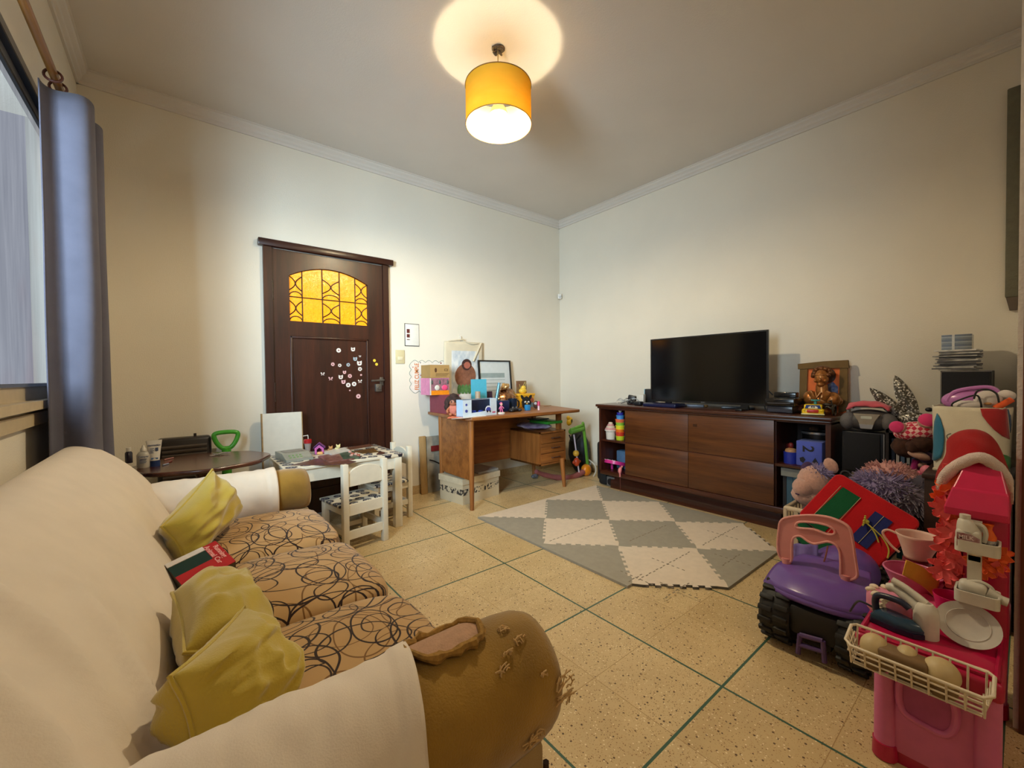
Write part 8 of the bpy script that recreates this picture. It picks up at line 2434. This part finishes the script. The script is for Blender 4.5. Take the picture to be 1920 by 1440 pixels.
jg = T('pale_jug', 'pale pink toy jug with a looped handle standing behind the pink bowl', 'jug', stp + Vector((0, 0, .073)))
JM = Matrix.Rotation(-.05, 4, 'X')
jm = MB()
def jugf(u, v):
    a = 2 * PI * u
    r = .032 + .022 * v ** 1.2
    sp = max(0, math.cos(a + PI / 2)) ** 10 * .026 * v ** 2
    return Vector(((r) * math.cos(a), (r + sp) * math.sin(a), .082 * v + sp * .2))
jm.sheet(jugf, 40, 10, closed_u=True); jm.lathe([(0, 0), (.032, 0), (.0, .001)], n=40); jm.build('jug_body', mat('blush_plastic', (226, 188, 172), rough=.45), jg, smooth=60, solid=.002)
MB().tube([(0, .050, .070), (0, .075, .076), (0, .088, .060), (0, .066, .024), (0, .044, .006)], .004, n=8, smooth=5).build('handle', mat('blush_plastic', (226, 188, 172)), jg)
scp = Vector((-1.77, -3.238, KT))
scr = T('pink_saucer', 'deep pink toy saucer leaning on the pink bowl', 'saucer', scp)
scm = MB(); scm.lathe([(0, .004), (.030, .004), (.052, .014), (.053, .017), (.030, .008), (0, .008)], n=30, cap=False); scm.build('saucer_body', mat('saucer_pink', (206, 72, 116), rough=.35), scr)
scr.rotation_euler = (0, -.22, 0)
ysm = MB()
yp0 = [W(1695, 1067, .50)]
def ystrip(u, v):
    px = 1699 + 62 * u; pyt = 1050 + 22 * u + 16 * u ** 3; wd2 = 28 + 10 * u - 4 * u * u
    x = -1.80 + .10 * math.sin(PI * .5 * (1 - u)) * -.2 + .05 * u
    return at(px - 7 * v + 0 * u, pyt + wd2 * v, 'x', x)
ysm.sheet(ystrip, 16, 6)
tag(ysm.build('yellow_strip', fabric('yellow_felt', (232, 172, 66), var=.08, bump=.1), solid=.003, smooth=70), 'stiff yellow felt strip curling over the pink bowl', 'felt strip')
hc = T('hot_pink_cup', 'hot pink toy cup beside the white plate', 'cup', Vector((-1.80, -3.318, KT)))
MB().lathe([(0, 0), (.026, 0), (.028, .004), (.041, .072), (.039, .072), (.026, .007), (0, .005)], n=30, cap=False).build('cup_body', mat('hot_pink_plastic', (226, 34, 110), rough=.3), hc)
rbq = T('ribbed_bottle', 'ribbed magenta bottle standing behind the hot pink cup', 'bottle', Vector((-1.66, -3.312, KT)))
MB().lathe([(0, 0), (.026, 0)] + [(.026 if k % 2 else .022, .008 + .009 * k) for k in range(9)] + [(.014, .092), (.012, .11), (0, .112)], n=22).build('bottle_body', mat('magenta_clear', (196, 60, 116), rough=.25), rbq)
# white plate leaning against the tower
pc_ = at(1815, 1172, 'x', -1.905)
pln = T('white_plate', 'white plastic plate leaning on the tray post of the toy kitchen', 'plate', (pc_.x, pc_.y, KT))
nrm = Vector((-1, .10, .55)).normalized()
Mp2 = frame(pc_, Vector((0, -1, 0)), Vector((.55, 0, 1)))
pm2 = MB(); pm2.lathe([(0, .0), (.030, .0), (.038, .004), (.058, .010), (.0595, .012), (.038, .0075), (.030, .0035), (0, .0035)], n=48, cap=False, sx=1.0, sy=.92); inM(pm2, Mp2)
pm2.tube([Mp2 @ Vector((.040 * math.cos(t), .037 * math.sin(t), .0085)) for t in [2 * PI * k / 40 for k in range(40)]], .0012, n=6, closed=True); pm2.build('plate_body', mat('plate_white', (196, 190, 180), rough=.45), pln, world=True)
# milk jug, lying jug, orange bottle
mz = .589
mj = T('milk_jug', 'white toy milk jug with a printed label in the upper tray', 'toy jug', Vector((-1.885, -3.352, mz)))
mm2 = MB()
mm2.box((0, 0, .021), (.040, .042, .042), bev=.008, seg=3)
def mtop(u, v):
    a = 2 * PI * u; r = .0205 * (1 - v) ** .7 + .008 * v
    return Vector((r * math.cos(a), r * math.sin(a) + .006 * v, .038 + .026 * v))
mm2.sheet(mtop, 24, 8, closed_u=True); mm2.lathe([(.0095, 0), (.0095, .010), (0, .011)], (0, .006, .062), n=16)
mm2.tube([(0, -.004, .056), (0, -.022, .052), (0, -.027, .036), (0, -.024, .018)], .0045, n=8, smooth=4)
mm2.build('jug_body', M_kwht, mj)
Mmj = frame((-.0206, -.001, .022), (0, -1, 0), (0, 0, 1))
lb2 = MB(); lb2.prism([(-.019, -.017), (.018, -.017), (.018, .006), (.004, .013), (-.019, .013)], .0006, Mmj); lb2.build('label', mat('milk_label_red', (130, 34, 44), rough=.5, col2=(176, 150, 150), scale=80), mj, smooth=0)
tx2 = MB(); tx2.text('MILK', .0115, Mmj @ Matrix.Translation((-.004, .004, .0010)), ext=.0003); tx2.build('lettering', mat('pink_white_print', (228, 206, 206)), mj, smooth=0)
bn2 = MB(); 
for x, y, r in ((-.012, -.010, .004), (-.004, -.013, .003), (.004, -.009, .004), (.012, -.012, .0035)): bn2.prism([(x + a, y + b) for a, b in ngon(r, 9, r * .7)], .0006, Mmj @ Matrix.Translation((0, 0, .0008)))
bn2.build('cow_spots', mat('pink_white_print', (228, 206, 206)), mj, smooth=0)
ob = T('orange_bottle', 'orange toy bottle with a spotted label beside the milk jug', 'toy bottle', Vector((-1.862, -3.385, mz)))
MB().lathe([(0, 0), (.015, 0), (.015, .034), (.007, .052), (.008, .060), (.011, .066), (0, .067)], n=20).build('bottle_body', mat('toy_orange', (236, 100, 30), rough=.35), ob)
MB().lathe([(.0156, .004), (.0156, .026)], n=20, cap=False).build('label', mat('black_white_spots', (40, 36, 40), rough=.5, col2=(216, 206, 200), scale=120), ob)
lj = T('lying_jug', 'white toy jug lying on its side in the lower tray', 'toy jug', Vector((-1.875, -3.368, .455)))
lm2 = MB(); lm2.box((0, .008, .026), (.040, .052, .036), bev=.012, seg=3)
lm2.tube([(0, -.016, .024), (0, -.034, .018), (0, -.044, .014)], [.017, .011, .009], n=14)
lm2.tube([(0, .016, .040), (0, -.004, .047), (0, -.022, .040), (0, -.03, .024)], .0045, n=8, smooth=4); lm2.cyl((0, -.042, .014), (0, -.052, .012), .011, n=14)
lm2.build('jug_body', M_kwht, lj)

# flower garland hung down the hood
gl_ = T('flower_garland', 'coral and orange cloth flower garland hanging from the toy kitchen hood', 'garland', at(1785, 1000, 'x', -1.77))
M_cor = mat('coral_cloth', (250, 104, 104), rough=.8, var=.1, scale=30); M_oran = mat('orange_cloth', (250, 112, 56), rough=.8, var=.1, scale=30)
rr = random.Random(12)
def flower(c, r, m, k):
    mb = MB()
    for i in range(7):
        a = 2 * PI * i / 7 + rr.uniform(-.3, .3); tl = rr.uniform(-.6, .6)
        d = Vector((rr.uniform(-.5, .2), math.cos(a), math.sin(a))).normalized(); s_ = d.cross(Vector((1, tl, 0))).normalized(); n3 = d.cross(s_)
        p = [c, c + d * r * .5 + s_ * r * .32, c + d * r * .95 + s_ * r * .22 + n3 * r * .15, c + d * r * 1.1 - n3 * r * .1, c + d * r * .95 - s_ * r * .22 + n3 * r * .15, c + d * r * .5 - s_ * r * .32]
        mb.bm.faces.new([mb.bm.verts.new(v) for v in p])
    mb.build('flower', m, gl_, world=True, smooth=0, solid=.0012)
gp = [(1796, 885, 0), (1784, 903, 1), (1778, 915, 0), (1776, 935, 1), (1772, 952, 0), (1780, 966, 0), (1790, 972, 1), (1796, 984, 1), (1788, 996, 0), (1772, 1002, 0), (1782, 1012, 0), (1798, 1008, 1), (1790, 1026, 0), (1776, 1030, 0), (1800, 1034, 0), (1792, 1052, 0), (1772, 1058, 0), (1780, 1072, 0), (1800, 1066, 0), (1768, 1070, 0), (1790, 1082, 0), (1812, 1056, 0)]
for k, (x, y, o2) in enumerate(gp): flower(at(x, y, 'x', -1.77 - .03 * rr.random()), .034, (M_cor, M_oran)[o2], k)
for k, (x, y, o2) in enumerate(((1832, 1050, 1), (1845, 1056, 1), (1858, 1048, 1), (1870, 1054, 1), (1842, 1068, 1), (1862, 1066, 0), (1874, 1040, 1))): flower(at(x, y, 'x', -1.825), .026, (M_cor, M_oran)[o2], k)
MB().tube([at(x, y, 'x', -1.755) for x, y in ((1798, 880), (1784, 910), (1776, 950), (1790, 990), (1784, 1030), (1784, 1070), (1810, 1064), (1850, 1058), (1874, 1044))], .0022, n=6, smooth=4).build('string', mat('garland_string', (150, 120, 110)), gl_, world=True)
# santa hat over the hood
sa = T('santa_hat', 'red felt hat with a white fleece band over the toy kitchen hood', 'hat', at(1830, 870, 'x', -1.70))
band = [(1764, 945), (1765, 915), (1772, 893), (1795, 873), (1830, 858), (1858, 866), (1880, 888), (1895, 915), (1899, 940)]
sil = [(1757, 930), (1758, 885), (1776, 850), (1778, 822), (1802, 809), (1836, 808), (1864, 826), (1884, 868), (1897, 915)]
bx3 = [-1.74, -1.77, -1.80, -1.81, -1.82, -1.81, -1.80, -1.77, -1.74]
B3 = [at(*q, 'x', x) for q, x in zip(band, bx3)]
S3 = [at(*q, 'x', -1.68) for q in sil]
cen = sum((v for v in S3), Vector()) / len(S3); cen.z -= .01
K3 = [cen + (v - cen) * .62 + Vector((.10, 0, 0)) for v in S3]
rows = [spline(B3, 5), spline([a.lerp(b, .55) + Vector((-.012, 0, .010)) for a, b in zip(B3, S3)], 5), spline(S3, 5), spline(K3, 5), [cen + Vector((.11, 0, 0))] * len(spline(B3, 5))]
hm2 = MB()
nU = len(rows[0])
def hatf(u, v):
    i = min(int(u * (nU - 1)), nU - 1)
    col = [r[i] for r in rows]
    t = v * 4; k = min(int(t), 3); f = t - k
    p0 = col[max(k - 1, 0)]; p1 = col[k]; p2 = col[k + 1]; p3 = col[min(k + 2, 4)]
    p = .5 * ((2 * p1) + (p2 - p0) * f + (2 * p0 - 5 * p1 + 4 * p2 - p3) * f * f + (3 * p1 - p0 - 3 * p2 + p3) * f ** 3)
    return p + Vector((.004 * noise.noise(p * 25), 0, .006 * noise.noise(p * 18 + Vector((5, 0, 0)))))
hm2.sheet(hatf, nU - 1, 24)
for v in hm2.bm.verts: v.co.y = max(v.co.y, -3.424)
hm2.build('hat_cloth', fabric('red_hat_felt', (156, 14, 18), var=.08, sheen=.1), sa, world=True, smooth=80, solid=.003)
bn = MB(); bn.tube(spline(B3, 5), [.011 + .004 * math.sin(PI * k / nU) for k in range(nU)], n=10)
for v in bn.bm.verts: v.co.y = max(v.co.y, -3.425)
bn.jitter(.002, 60); bn.build('fleece_band', fabric('white_hat_fleece', (226, 206, 198), bump=.6), sa, world=True, smooth=60)

mj.scale = (1.1, 1.1, 1.2)
